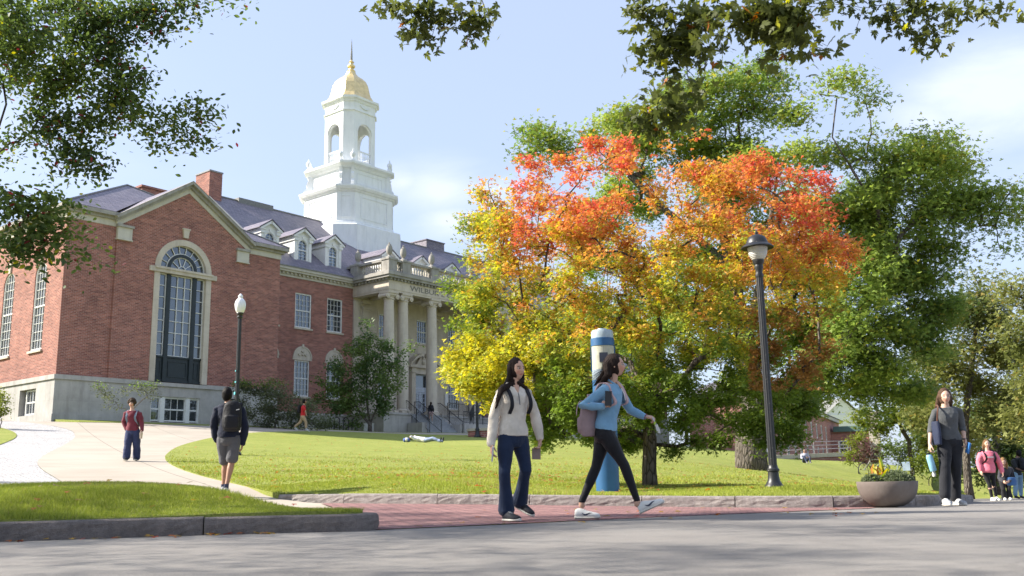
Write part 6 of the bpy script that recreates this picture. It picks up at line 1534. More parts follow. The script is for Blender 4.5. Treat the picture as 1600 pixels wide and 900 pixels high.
# ------------------------------------------------------------------ bicycles, rack, drum, hatch
M_RUB = plain('tyre_rubber', (.03, .03, .03), .8); M_ALU = plain('silver_rim', (.55, .55, .55), .35, metal=.8)
def bicycle(px, py, D, rz, col, label, bag=None):
    p = gbase(px, py, D); r = empty('bicycle', p, rz, label, 'bicycle', 'bicycles parked at the edge of the lawn')
    fm_ = plain('bicycle_paint', col, .4, spec=.5)
    for x in (-.52, .52):
        w_ = MB()
        ring_ = [(x + .33 * math.cos(t), 0, .34 + .33 * math.sin(t)) for t in np.linspace(0, 2 * PI, 25)]
        w_.tube(ring_, .02, 6); wo = w_.build('wheel', M_RUB, r, True)
        s_ = MB(); s_.tube([(x + .305 * math.cos(t), 0, .34 + .305 * math.sin(t)) for t in np.linspace(0, 2 * PI, 25)], .010, 5)
        for t in np.linspace(0, PI, 9)[:-1]: s_.tube([(x + .3 * math.cos(t), 0, .34 + .3 * math.sin(t)), (x - .3 * math.cos(t), 0, .34 - .3 * math.sin(t))], .003, 3)
        s_.tube([(x, -.05, .34), (x, .05, .34)], .025, 8); s_.build('rim', M_ALU, wo)
    f = MB(); bb = (-.05, 0, .30); st_ = (-.2, 0, .82); hd = (.34, 0, .80); hl = (.37, 0, .66)
    for a, b_ in ((bb, st_), (st_, hd), (bb, hl), (hd, hl)): f.tube([a, b_], .018, 6)
    for s2 in (-.05, .05): f.tube([(-.52, s2, .34), (-.05, s2 * .4, .30)], .011, 5); f.tube([(-.52, s2, .34), (-.19, s2 * .3, .76)], .010, 5); f.tube([hl, (.45, s2, .50), (.52, s2, .34)], .013, 5)
    f.build('frame', fm_, r)
    s_ = MB(); s_.tube([st_, (-.215, 0, .90)], .014, 6); s_.build('seat_post', M_ALU, r); s_ = MB(); s_.obox((-.23, 0, .925), (.24, .12, .045), Euler((0, .03, 0))); s_.build('saddle', M_IRON, r)
    h = MB(); h.tube([hd, (.33, 0, .95)], .016, 6); h.tube([(.24, -.29, .98), (.36, -.2, .97), (.34, 0, .95), (.36, .2, .97), (.24, .29, .98)], .013, 6); h.build('handlebar', M_IRON, r)
    c = MB(); c.tube([(-.05, -.06, .30), (-.05, .06, .30)], .06, 12); c.tube([(-.05, .06, .30), (.03, .07, .16), (.03, .16, .16)], .012, 5); c.tube([(-.05, -.06, .30), (-.13, -.07, .44), (-.13, -.16, .44)], .012, 5); c.build('crank', M_ALU, r)
    if bag: b_ = MB(); b_.obox((-.52, .11, .60), (.32, .12, .34), Euler((0, 0, 0))); b_.obox((-.52, -.11, .60), (.32, .12, .34), Euler((0, 0, 0))); b_.obox((-.5, 0, .80), (.34, .16, .06), Euler((0, 0, 0))); b_.build('pannier', plain('pannier_cloth', bag, .8), r)
bicycle(1366, 733, 47, R(12), (.35, .34, .32), 'grey bicycle beside the purple shrub'); bicycle(1398, 735, 46, R(160), (.30, .36, .42), 'bicycle with pale blue panniers behind the planter', (.42, .52, .66))
p = gbase(543, 675, 64)
M_RACK = plain('rack_steel', (.06, .06, .065), .45, metal=.5)
rk = empty('bicycle_rack', p, R(50), 'dark steel hoop bicycle rack by the magnolia tree', 'bike rack')
for k in (-.9, -.15, .6):
    mb = MB(); mb.tube([(k - .22, 0, -.1), (k - .22, 0, .55)] + [(k - .22 * math.cos(t), 0, .62 + .22 * math.sin(t)) for t in np.linspace(0, PI, 9)] + [(k + .22, 0, .55), (k + .22, 0, -.1)], .035, 8); mb.build('hoop', M_RACK, rk, True)
p = gbase(572, 676, 66); ub = empty('utility_cabinet', p, PI / 2 - YAW, 'low pale utility cabinet under the magnolia tree', 'cabinet')
mb = MB(); mb.box(-.45, .45, -.25, .25, -.1, .50); mb.box(-.48, .48, -.28, .28, .50, .55); mb.build('body', plain('cabinet_grey', (.52, .52, .50), .6), ub)
mb = MB(); mb.box(-.40, -.01, -.262, -.24, .02, .46); mb.box(.01, .40, -.262, -.24, .02, .46); mb.build('door', plain('cabinet_door', (.47, .47, .46), .6), ub)
p = gbase(756, 682, 61); dr = empty('brick_planter', p, 0, 'low round brick planter with a pale rim by the far lamp post', 'planter')
mb = MB(); mb.lathe([(1.0, -.3), (1.0, .36), (.8, .36)], (0, 0, 0), 28); mb.build('wall', M_BRICKF, dr, True); mb = MB(); mb.lathe([(.8, .36), (1.06, .36), (1.08, .52), (.8, .54), (.78, .40), (.1, .40)], (0, 0, 0), 28); mb.build('rim', M_LIME, dr, True)

# ------------------------------------------------------------------ fallen leaves and litter
def litter():
    Ps = []
    x, y = scatter_poly(lawn_poly, 16000, 14, 45, -13, 18); k = rng.random(len(x)) < np.clip(np.exp(-((x - 1.5) ** 2 + (y - 20) ** 2) / 90) + .10, 0, 1) * .55; x, y = x[k], y[k]; Ps.append(np.c_[x, y, T(x, y) + .035])
    x, y = scatter_poly(nlawn_poly, 300, 8.5, 12, -8, -1.5); x, y = x[:60], y[:60]; Ps.append(np.c_[x, y, T(x, y) + .045])
    x = rng.uniform(-8, 4, 150); y = np.interp(x, [q[0] for q in NK[:-8]], [q[1] for q in NK[:-8]]) - np.abs(rng.normal(0, .10, 150)) - .02; k = x < -1.4; x, y = x[k], y[k]; Ps.append(np.c_[x, y, TR(x, y) + .012])
    x = rng.uniform(-1, 4, 60); y = 9.2 + rng.uniform(0, 4.5, 60) + .2 * x; k = y < 13; x, y = x[k], y[k]; Ps.append(np.c_[x, y, TR(x, y) + .014])
    P = np.concatenate(Ps); n = len(P)
    o = leaves('fallen_leaves', P, .062, palette(n, [(.42, .14, .04), (.40, .26, .06), (.34, .25, .13), (.46, .09, .05)], (3, 3, 3, 1)), L_TRI, None, up=2.5); o['kind'] = 'stuff'
litter()
# ------------------------------------------------------------------ people
def skin_mat():
    m = bpy.data.materials.new('skin'); t = NT(m); a = t.n('ShaderNodeVertexColor', layer_name='Col')
    t.end(t.bsdf(a.outputs['Color'], .5, spec=.35, **{'Subsurface Weight': .12, 'Subsurface Radius': (.02, .008, .005), 'Subsurface Scale': .4})); return m
M_SKIN = skin_mat()
def cloth(name, col, rough=.9, wv=220, var=.16, sheen=.15):
    m = bpy.data.materials.new(name); t = NT(m); v = t.obj()
    f = t.noise(7, 5, .65, v); c = t.ramp(f, [(.3, tuple(x * (1 - var) for x in col)), (.72, tuple(min(1, x * (1 + var)) for x in col))])
    h = t.math('ADD', t.noise(wv, 2, .5, v), t.math('MULTIPLY', t.noise(22, 4, .6, v), 2.2))
    t.end(t.bsdf(c, rough, normal=t.bump(h, .45, .006), spec=.2, **{'Sheen Weight': sheen})); return m
def hair_mat(col):
    m = bpy.data.materials.new('hair'); t = NT(m); v = t.obj((1, 1, .12))
    f = t.noise(90, 4, .7, v); c = t.ramp(f, [(.35, tuple(x * .5 for x in col)), (.7, tuple(x * 1.5 for x in col))])
    t.end(t.bsdf(c, .65, normal=t.bump(f, .8, .01), spec=.14)); return m
def V3(*a): return Vector(a)
def lerp(a, b, f): return a + (b - a) * f
class Vol:
    """overlapping closed shapes that are fused into ONE surface by a voxel remesh"""
    def __init__(s): s.mb = MB()
    def loft(s, rings, n=20):
        """rings: (centre, side vector, depth vector)"""
        b = len(s.mb.V); m = len(rings)
        for c, u, v in rings:
            for k in range(n): t = 2 * PI * k / n; s.mb.V.append(tuple(c + u * math.cos(t) + v * math.sin(t)))
        for i in range(m - 1):
            for k in range(n): s.mb.F.append((b + i * n + k, b + i * n + (k + 1) % n, b + (i + 1) * n + (k + 1) % n, b + (i + 1) * n + k)); s.mb.M.append(0)
        s.mb.F.append(tuple(b + k for k in range(n - 1, -1, -1))); s.mb.F.append(tuple(b + (m - 1) * n + k for k in range(n))); s.mb.M += [0, 0]
    def limb(s, pts, rad, n=14): 
        P = [Vector(p) for p in pts]; d0 = (P[0] - P[1]).normalized(); d1 = (P[-1] - P[-2]).normalized()
        P = [P[0] + d0 * rad[0] * .8, P[0] + d0 * rad[0] * .45] + P + [P[-1] + d1 * rad[-1] * .45, P[-1] + d1 * rad[-1] * .8]
        s.mb.tube(P, [rad[0] * .35, rad[0] * .85] + list(rad) + [rad[-1] * .85, rad[-1] * .35], n)
    def ball(s, c, rx, U_=None, n=14, sc=(1, 1, 1)):
        U_ = U_ or Matrix.Identity(3); b = len(s.mb.V); m = n // 2
        for i in range(1, m):
            for k in range(n):
                ph, t = PI * i / m, 2 * PI * k / n
                s.mb.V.append(tuple(c + U_ @ Vector((rx * sc[0] * math.sin(ph) * math.cos(t), rx * sc[1] * math.sin(ph) * math.sin(t), rx * sc[2] * math.cos(ph)))))
        for i in range(m - 2):
            for k in range(n): s.mb.F.append((b + i * n + k, b + (i + 1) * n + k, b + (i + 1) * n + (k + 1) % n, b + i * n + (k + 1) % n)); s.mb.M.append(0)
        s.mb.F.append(tuple(b + k for k in range(n))); s.mb.F.append(tuple(b + (m - 2) * n + k for k in range(n - 1, -1, -1))); s.mb.M += [0, 0]
    def box(s, c, size, rot): s.mb.obox(c, size, rot)
    def mesh(s, name, mat, voxel, root, smooth=2, disp=None, col=None):
        me = arr_mesh('tmp', s.mb.V, s.mb.F, mat, recalc=True); o = link('tmp', me)
        md = o.modifiers.new('r', 'REMESH'); md.mode = 'VOXEL'; md.voxel_size = voxel
        sm = o.modifiers.new('s', 'SMOOTH'); sm.factor = .5; sm.iterations = smooth
        bpy.context.view_layer.update()
        m2 = bpy.data.meshes.new_from_object(o.evaluated_get(bpy.context.evaluated_depsgraph_get())); bpy.data.objects.remove(o)
        n = len(m2.vertices); P = np.empty(n * 3, np.float32); m2.vertices.foreach_get('co', P); P = P.reshape(-1, 3)
        if disp is not None:
            N = np.empty(n * 3, np.float32); m2.vertices.foreach_get('normal', N); N = N.reshape(-1, 3)
            P = P + N * disp(P)[:, None].astype(np.float32); m2.vertices.foreach_set('co', P.ravel())
        if col is not None:
            at_ = m2.color_attributes.new('Col', 'FLOAT_COLOR', 'POINT'); c = np.ones((n, 4), np.float32); c[:, :3] = col(P); at_.data.foreach_set('color', c.ravel())
        m2.polygons.foreach_set('use_smooth', np.ones(len(m2.polygons), bool)); m2.name = name
        m2.materials.clear(); m2.materials.append(mat); m2.update()
        o = link(name, m2, root)
        if root: o.matrix_parent_inverse = Matrix.Translation(-root.location)
        return o
def wrinkle(amp, f=26.0, seed=0.0):
    def fn(P):
        q = P * f + seed
        a = np.sin(q[:, 2] * 1.0 + 2.2 * np.sin(q[:, 0] * .55 + q[:, 1] * .4) + 1.2 * np.sin(q[:, 2] * .37))
        b = np.sin(q[:, 0] * .8 - q[:, 2] * .7 + 1.7 * np.sin(q[:, 1] * .6 + q[:, 2] * .3))
        return amp * (.6 * a * np.abs(a) + .5 * b * (b > 0))
    return fn
def frame_of(fwd, up=None):
    """columns: side, forward, up"""
    f = Vector(fwd).normalized(); up = up or Vector((0, 0, 1)); u = (up - f * up.dot(f)).normalized(); s = f.cross(u); return Matrix((s, f, u)).transposed()
def head_shape(vol, c, M, k):
    b = len(vol.mb.V); m, n = 26, 36
    for i in range(1, m):
        for j in range(n):
            ph, t = PI * i / m, 2 * PI * j / n
            x, y, z = math.sin(ph) * math.cos(t), math.sin(ph) * math.sin(t), math.cos(ph)
            X, Y, Z = .073 * x, .091 * y, .112 * z
            if z < 0:
                q = -z; X *= 1 - .36 * q ** 1.4; Y = Y * (1 - .14 * q) + .014 * q
                if y < 0: Y *= 1 - .55 * q
            if y > 0:
                g = lambda cx, cz, w: math.exp(-((abs(X) - cx) ** 2 + (Z - cz) ** 2) / w ** 2)
                Y -= .009 * g(.031, .006, .014)
                Y += .003 * g(.028, .03, .014)
                Y += .004 * g(.036, -.03, .02)
                rz = max(0.0, min(1.0, (.018 - Z) / .05)) if Z > -.036 else max(0.0, 1 - (-.036 - Z) / .008)
                Y += .023 * rz * math.exp(-(X / (.0075 + .006 * rz)) ** 2)
                Y += .006 * math.exp(-(X / .02) ** 2 - ((Z + .060) / .009) ** 2)
                Y += .007 * math.exp(-(X / .02) ** 2 - ((Z + .098) / .014) ** 2)
            vol.mb.V.append(tuple(c + M @ (Vector((X, Y, Z)) * k)))
    for i in range(m - 2):
        for j in range(n): vol.mb.F.append((b + i * n + j, b + (i + 1) * n + j, b + (i + 1) * n + (j + 1) % n, b + i * n + (j + 1) % n)); vol.mb.M.append(0)
    vol.mb.F.append(tuple(b + j for j in range(n))); vol.mb.F.append(tuple(b + (m - 2) * n + j for j in range(n - 1, -1, -1))); vol.mb.M += [0, 0]
    for s_ in (-1, 1): vol.ball(c + M @ (Vector((s_ * .074, -.008, -.008)) * k), .03 * k, M, 10, (.3, .55, 1))
def hand(vol, w, d, nrm, k, curl=.45, side=1, thumb=.5):
    """w wrist, d direction to the knuckles, nrm out of the back of the hand, side +1 puts the thumb on the d x nrm side"""
    d = d.normalized(); nrm = (nrm - d * nrm.dot(d)).normalized(); s = d.cross(nrm) * side
    L = .082 * k
    vol.loft([(w + d * L * f, s * (wd * k), nrm * (th * k)) for f, wd, th in ((-.15, .022, .018), (.15, .028, .016), (.55, .038, .015), (.92, .040, .013), (1.03, .034, .010))], 14)
    for i, (off, ln) in enumerate(((.028, .92), (.0095, 1.0), (-.0095, .95), (-.028, .76))):
        p = w + d * L * .93 + s * off * k; ang = curl * .55 + i * .06; pts = [p - d * .012 * k]; rad = [.0095 * k]; pts.append(p); rad.append(.0092 * k)
        for j, seg in enumerate((.040, .026, .021)):
            dd = d * math.cos(ang) - nrm * math.sin(ang); dd = (dd + s * off * 1.6).normalized(); p = p + dd * seg * ln * k; pts.append(p); rad.append((.0086, .0078, .0066)[j] * k); ang += curl * (.9, .75, .4)[j]
        vol.limb(pts, rad, 8)
    p = w + d * L * .22 + s * .026 * k; dd = (d * .75 + s * .65 - nrm * thumb * .6).normalized(); q = p + dd * .042 * k; dd2 = (d * .95 + s * .15 - nrm * thumb).normalized()
    vol.limb([p - s * .012 * k, p, q, q + dd2 * .032 * k, q + dd2 * .054 * k], [.013 * k, .0135 * k, .0105 * k, .0095 * k, .0075 * k], 8)
def shoe(parent, heel, d, mats, L=.265, pitch=0.0, roll=0.0, k=1.0, logo=None, cv=False):
    """heel: point under the heel; d: horizontal direction; pitch raises the toe"""
    d = Vector((d[0], d[1], 0)).normalized(); F_ = frame_of(d); M = F_ @ Matrix.Rotation(pitch, 3, 'X') @ Matrix.Rotation(roll, 3, 'Y')
    up = Vol(); rings = []
    for t, w, h in ((-.02, .018, .05), (.0, .030, .072), (.08, .036, .085), (.22, .038, .088), (.36, .037, .078), (.5, .040, .062), (.68, .046, .050), (.84, .043, .042), (.95, .030, .034), (1.0, .014, .028)):
        rings.append((heel + M @ Vector((0, t * L, .018 + h / 2)), M @ Vector((w * k, 0, 0)), M @ Vector((0, 0, h / 2 + .006))))
    up.loft(rings, 18)
    o = up.mesh('shoe', mats[0], .006, parent, 2)
    so = Vol(); so.loft([(heel + M @ Vector((0, t * L, z)), M @ Vector((w * k, 0, 0)), M @ Vector((0, 0, .0155))) for t, w, z in ((-.035, .022, .017), (.0, .036, .016), (.12, .041, .016), (.35, .040, .016), (.6, .048, .016), (.8, .048, .017), (.95, .036, .019), (1.035, .014, .023))], 18)
    q = so.mesh('sole', mats[1], .006, parent, 1); q.parent = o; q.matrix_parent_inverse = o.matrix_parent_inverse.copy() @ Matrix.Identity(4)
    q.matrix_parent_inverse = Matrix.Identity(4)
    lc = MB()
    for i in range(4): t = .36 + .07 * i; lc.tube([heel + M @ Vector((s_ * .020, t * L, .018 + (.094 - .045 * (t - .3) / .3 * .8) - abs(s_) * .012)) for s_ in (-1, -.4, .4, 1)], .0035, 5)
    x = lc.build('laces', mats[2], o, recalc=False)
    if logo:
        for s_ in (-1, 1):
            lg = MB(); n = 9; V = []
            for i in range(n):
                f = i / (n - 1); y = (.30 + .42 * f) * L; z = .050 - .026 * math.sin(PI * min(1, f * 1.25)) * (1 - f) + .030 * f ** 2 * 0 + .012 * f; w_ = .0075 * math.sin(PI * min(1, .12 + f * .9)) + .0012
                xx = s_ * (.0435 * k + .001)
                V += [heel + M @ Vector((xx, y, z - w_ + .012 * (1 - f))), heel + M @ Vector((xx, y, z + w_ + .012 * (1 - f)))]
            lg.add(V, [(2 * i, 2 * i + 1, 2 * i + 3, 2 * i + 2) for i in range(n - 1)]); lg.build('side_mark', logo, o, recalc=False)
    return o
def hair_vol(c, M, k, locks, cap=1.09, back=.018, vox=.007, curly=0, root=None, mat=None, lift=.010, name='hair'):
    v = Vol(); v.ball(c + M @ (Vector((0, -back, lift)) * k), .1 * k, M, 22, (.076 * cap * 10, .092 * cap * 10, .113 * cap * 10))
    for pts, rad in locks: v.limb([Vector(p) for p in pts], rad, 10)
    if curly:
        for _ in range(130):
            q = Vector(rng.normal(size=3)).normalized(); q.z = abs(q.z) * .95 - .08
            if q.y > .55 and q.z < .45: continue
            v.ball(c + M @ (Vector((q.x * .082, q.y * .092 - back * .8, q.z * .122 + lift)) * k), random.uniform(.016, .026) * curly * k, M, 8)
    return v.mesh(name, mat, vox, root, 1 if curly else 2, disp=wrinkle(.0035, 60))
def strands(parent, groups, mat, n, w=.0022):
    """loose tapering strands that follow the given guide paths"""
    mb = MB()
    for _ in range(n):
        g = random.choice(groups); off = Vector(rng.normal(size=3)) * g[1]; e = Vector(rng.normal(size=3)) * g[2]; L = len(g[0])
        pts = [Vector(p) + off + e * (i / (L - 1)) ** 1.5 for i, p in enumerate(g[0])]
        mb.tube(pts, [w * (1 - .8 * i / (L - 1)) for i in range(L)], 3)
    o = mb.build('hair_strands', mat, parent, recalc=False); o.matrix_parent_inverse = Matrix.Identity(4); return o

class Human:
    def __init__(s, label, base, D, k, skin, face, J, vox=.007, group=None, look=None):
        s.D = D; s.k = k; s.vox = vox; s.skin = np.array(skin); s.base = Vector(base)
        s.root = empty('person', s.base, 0, label, 'person', group)
        s.J = {a: Vector(at(v[0], v[1], D + (v[2] if len(v) > 2 else 0))) for a, v in J.items()}
        s.f = Vector((face[0], face[1], 0)).normalized(); s.HM = frame_of(look or s.f)
    def torso_rings(s, ex=0.0, hips=True, wmul=1.0, hem=None, neck=False, bust=0.0):
        J = s.J; k = s.k; P = (J['hpA'] + J['hpB']) / 2; N = J['neck']; sa = (J['shB'] - J['shA']); sw = sa.length / 2; sa.normalize(); ha = (J['hpB'] - J['hpA']).normalized()
        ax = (N - P); L = ax.length; ax.normalize(); R_ = []
        rows = [(-.20, .100, .085), (-.12, .150, .108), (.0, .158, .115), (.14, .150, .108), (.32, .122, .096), (.48, .126, .100), (.66, .136, .108 + bust), (.80, .144, .104 + bust * .5), (.90, .136, .084), (.98, .085, .066), (1.05, .056, .058)]
        for t, w, d in rows:
            if hem is not None and t < hem: continue
            u = lerp(ha, sa, max(0, min(1, t))).normalized(); dv = ax.cross(u).normalized()
            ww = w * k * wmul; 
            if t > .6: ww = ww * (.35 + .65 * sw / (.155 * k)) if t < 1.0 else ww
            R_.append((P + ax * L * t, u * (ww + ex), dv * (d * k * wmul + ex)))
        return R_
    def body(s, hands=None, bust=.0, legs_bare=False):
        v = Vol(); J = s.J; k = s.k
        v.loft(s.torso_rings(-.012, bust=bust), 22)
        v.limb([J['neck'] - s.f * .0 - V3(0, 0, .03), lerp(J['neck'], J['head'], .45), J['head'] - V3(0, 0, .03) - s.HM.col[1] * .015], [.056 * k, .050 * k, .052 * k], 14)
        head_shape(v, J['head'], s.HM, k)
        for q in 'AB':
            sh, el, wr = J['sh' + q], J['el' + q], J['wr' + q]; v.limb([sh - V3(0, 0, .018), lerp(sh, el, .4), el, lerp(el, wr, .3), wr], [.038 * k, .040 * k, .034 * k, .036 * k, .023 * k])
            hp, kn, an = J['hp' + q], J['kn' + q], J['an' + q]; v.limb([hp, lerp(hp, kn, .35), lerp(hp, kn, .8), kn, lerp(kn, an, .28), lerp(kn, an, .7), an], [.082 * k, .076 * k, .054 * k, .050 * k, .053 * k, .036 * k, .031 * k])
            v.limb([an, an - V3(0, 0, .04)], [.032 * k, .034 * k])
            if hands and q in hands:
                h = hands[q]; hand(v, wr, J['ha' + q] - wr if 'ha' + q in J else wr - el, Vector(h.get('n', (0, 1, 0))), k, h.get('curl', .5), h.get('side', 1), h.get('thumb', .5))
        Mi = s.HM.transposed(); c0 = J['head']; sk = s.skin
        def col(P):
            Q = (P - np.array(c0)) @ np.array(Mi).T / k; x, y, z = np.abs(Q[:, 0]), Q[:, 1], Q[:, 2]
            C = np.tile(sk, (len(P), 1)); front = (y > .05) & (z > -.12) & (z < .1) & (x < .08)
            C[front & (x < .021) & (z > -.068) & (z < -.052)] = sk * np.array([.92, .55, .55])
            ck = front & (x > .02) & (x < .055) & (z < -.012) & (z > -.055); C[ck] = C[ck] * np.array([1.05, .86, .84])
            C[front & (x > .013) & (x < .046) & (z > .020) & (z < .029)] = sk * .28
            C[front & (x > .016) & (x < .044) & (z > -.003) & (z < .011)] = sk * .30
            return C
        o = v.mesh('body', M_SKIN, s.vox, s.root, 1, col=col)
        e = MB()
        for sx in (-1, 1):
            c = c0 + s.HM @ (V3(sx * .030, .0735, .004) * k); n_ = 8
            vv = Vol(); vv.ball(c, .0105 * k, s.HM, 10, (1.25, .7, .55)); e.add(vv.mb.V, vv.mb.F, 0)
            vv = Vol(); vv.ball(c + s.HM @ V3(0, .0055 * k, 0), .005 * k, s.HM, 8, (1, .6, 1)); e.add(vv.mb.V, vv.mb.F, 1)
        eo = e.build('eyes', [M_EYEW, M_EYED], o, recalc=False)
        return o
    def top(s, mat, sleeve=1.0, r=(.062, .056, .050, .046, .036), hem=-.02, ex=.012, wr_amp=.006, name='top', bust=0.0, hemflare=0.0, collar=None, wmul=1.0, shoulder=.050):
        v = Vol(); J = s.J; k = s.k; R_ = s.torso_rings(ex, bust=bust, wmul=wmul)
        P0 = (J['hpA'] + J['hpB']) / 2; N = J['neck']
        rows = [q for q in R_]; ts = [-.20, -.12, .0, .14, .32, .48, .66, .80, .90, .98, 1.05]
        rr = [q for q, t in zip(rows, ts) if t >= hem - .001 and t <= 1.0]
        first = rr[0]; ax = (N - P0).normalized()
        # the hem: continue down to the exact level and tuck in
        c = P0 + (N - P0) * hem; rr = [(c, first[1] * (1 + hemflare) * .985, first[2] * (1 + hemflare) * .985)] + ([q for q, t in zip(rows, ts) if t > hem + .04 and t <= 1.0])
        v.loft(rr, 26)
        for q in 'AB':
            sh, el, wr = J['sh' + q], J['el' + q], J['wr' + q]
            inner = lerp(sh, N, .45) - V3(0, 0, .012); sh = sh - V3(0, 0, .012)
            pts = [inner, sh, lerp(sh, el, .45), el, lerp(el, wr, .45), wr]; rad = [shoulder * k, r[0] * k, r[1] * k, r[2] * k, r[3] * k, r[4] * k]
            if sleeve < 1:
                if sleeve <= .5: pts = [inner, sh, lerp(sh, el, sleeve * 1.9)]; rad = [shoulder * k, r[0] * k, r[1] * k]
                else: f = (sleeve - .5) * 2; pts = [inner, sh, lerp(sh, el, .45), el, lerp(el, wr, f)]; rad = rad[:5]
            v.limb(pts, rad, 16)
        if collar: collar(v, s)
        return v.mesh(name, mat, s.vox, s.root, 2, disp=wrinkle(wr_amp, 24, len(s.root.name)))
    def legs(s, mat, r=(.095, .086, .066, .060, .055, .050, .048), end=1.0, name='trousers', ex=.006, wr_amp=.005, waist=.16):
        v = Vol(); J = s.J; k = s.k; ts = [-.20, -.12, .0, .14, .32]; R_ = s.torso_rings(ex)[:5]
        rr = [q for q, t in zip(R_, ts) if t <= waist]; v.loft(rr, 22)
        for q in 'AB':
            hp, kn, an = J['hp' + q], J['kn' + q], J['an' + q]; ctr = lerp(hp, (J['hpA'] + J['hpB']) / 2, .10)
            pts = [ctr, lerp(hp, kn, .35), lerp(hp, kn, .75), kn, lerp(kn, an, .3), lerp(kn, an, .65), lerp(kn, an, 1.0)]; rad = [x * k for x in r]
            if end < 1.0: pts = [ctr, lerp(hp, kn, .35), lerp(hp, kn, end)]; rad = rad[:3]
            v.limb(pts, rad, 16)
        return v.mesh(name, mat, s.vox, s.root, 2, disp=wrinkle(wr_amp, 20, 3.0))
def gz(x, y, road=True): return trz(x, y) if road else tz(x, y)
M_EYEW = plain('eye_white', (.62, .60, .57), .3, bump=0); M_EYED = plain('eye_dark', (.02, .012, .008), .2, bump=0)
SH_W = plain('white_shoe_leather', (.72, .71, .68), .5, var=.06); SH_S = plain('off_white_sole', (.62, .60, .54), .7, var=.1); SH_B = plain('black_canvas', (.02, .022, .03), .8); SH_G = plain('grey_shoe_mesh', (.42, .43, .45), .7); MARK = plain('dark_navy_mark', (.02, .03, .07), .5)
def backpack(name, label, c, M, mat, size=(.30, .17, .44), straps=None, smat=None, vox=.009, sw=.026):
    """M columns: side, out of the back, up"""
    base = c - M @ V3(0, 0, size[2] / 2); r = empty(name, base, 0, label, 'backpack'); v = Vol(); sx, sy, sz = [q / 2 for q in size]
    up = M.col[2]
    v.loft([(c + M @ V3(0, y_, z * sz), M @ V3(w * sx, 0, 0), M @ V3(0, d * sy, 0)) for z, w, d, y_ in ((-1.02, .5, .5, 0), (-.97, .86, .86, 0), (-.6, 1, 1.1, .01), (-.1, 1, 1.05, .008), (.4, .96, .9, 0), (.75, .84, .74, -.005), (.95, .58, .5, -.01), (1.02, .3, .25, -.01))], 24)
    v.loft([(c + M @ V3(0, sy * .95, z * sz), M @ V3(w * sx, 0, 0), M @ V3(0, d * sy, 0)) for z, w, d in ((-.85, .5, .3), (-.78, .74, .42), (-.4, .78, .5), (-.05, .72, .4), (.02, .5, .25))], 20)
    o = v.mesh('bag', mat, vox, r, 2, disp=wrinkle(.004, 20))
    z = MB(); z.tube([c + M @ V3(math.cos(t) * sx * .80, sy * .95 - .0 + .012, sz * (.12 + .72 * math.sin(t))) for t in np.linspace(0, PI, 10)], .005, 5)
    z.tube([c + M @ V3(-.04, -.01, sz * .98), c + M @ V3(-.03, 0, sz * 1.13), c + M @ V3(.03, 0, sz * 1.13), c + M @ V3(.04, -.01, sz * .98)], .009, 6)
    zz = z.build('zip_and_handle', smat or mat, r, recalc=False); zz.matrix_parent_inverse = Matrix.Translation(-r.location)
    for path in (straps or []):
        b = MB(); P = [Vector(p) for p in path]; n = len(P); V = []
        for i, p in enumerate(P):
            t = (P[min(i + 1, n - 1)] - P[max(i - 1, 0)]).normalized(); w = t.cross((p - c) if False else M.col[0].cross(t)).normalized() if False else None
            sd = M.col[0]; sd = (sd - t * sd.dot(t)).normalized(); nn = t.cross(sd)
            V += [p + sd * sw + nn * .006, p - sd * sw + nn * .006, p - sd * sw - nn * .006, p + sd * sw - nn * .006]
        F = [(4 * i + j, 4 * i + (j + 1) % 4, 4 * i + 4 + (j + 1) % 4, 4 * i + 4 + j) for i in range(n - 1) for j in range(4)] + [(0, 1, 2, 3), (4 * n - 1, 4 * n - 2, 4 * n - 3, 4 * n - 4)]
        b.add(V, F); q = b.build('strap', smat or mat, r, smooth=True); q.matrix_parent_inverse = Matrix.Translation(-r.location)
    return r
def spline(pts, n=10):
    P = [Vector(p) for p in pts]; P = [P[0] * 2 - P[1]] + P + [P[-1] * 2 - P[-2]]; out_ = []
    for i in range(1, len(P) - 2):
        for j in range(n):
            t = j / n; out_.append(.5 * ((2 * P[i]) + (-P[i - 1] + P[i + 1]) * t + (2 * P[i - 1] - 5 * P[i] + 4 * P[i + 1] - P[i + 2]) * t * t + (-P[i - 1] + 3 * P[i] - 3 * P[i + 1] + P[i + 2]) * t ** 3))
    out_.append(P[-2]); return out_
def held(name, label, cat, mb, mats, base, smooth=True):
    o = mb.build(name, mats, None, smooth); me = o.data; me.transform(Matrix.Translation(-Vector(base))); o.location = base; meta(o, label, cat); return o
# --- woman in the white half-zip
D = 9.98; bx_ = at(799, 812, D); base = V3(bx_.x, bx_.y, 0); base.z = gz(base.x, base.y)
h1 = Human('long haired woman in a cream half zip sweater and flared dark jeans', base, D, .97, (.56, .34, .245), (.45, -.9), dict(
    head=(807.5, 577.5, -.02), neck=(801.5, 604, .0), shA=(782.5, 613, -.07), shB=(823, 613, .08), elA=(771, 655, -.09), wrA=(767.8, 694, -.12), haA=(768, 702, -.13), elB=(837, 651, .12), wrB=(843.5, 685, .10), haB=(843.5, 693, .09),
    hpA=(790.5, 683, -.05), hpB=(812, 683, .06), knA=(788.5, 739, -.10), anA=(791, 797, -.03), knB=(821.5, 735, .02), anB=(812, 783, .20)), vox=.0062, look=V3(.62, -.78, .02))
HR = hair_mat((.022, .013, .010)); hc = h1.J['head']; HM = h1.HM
h1.body({'A': dict(n=(-1, -.3, 0), curl=.55, side=-1), 'B': dict(n=(.9, .4, 0), curl=.9, side=1)}, bust=.012)
def pull(z, ln, v, s): pass
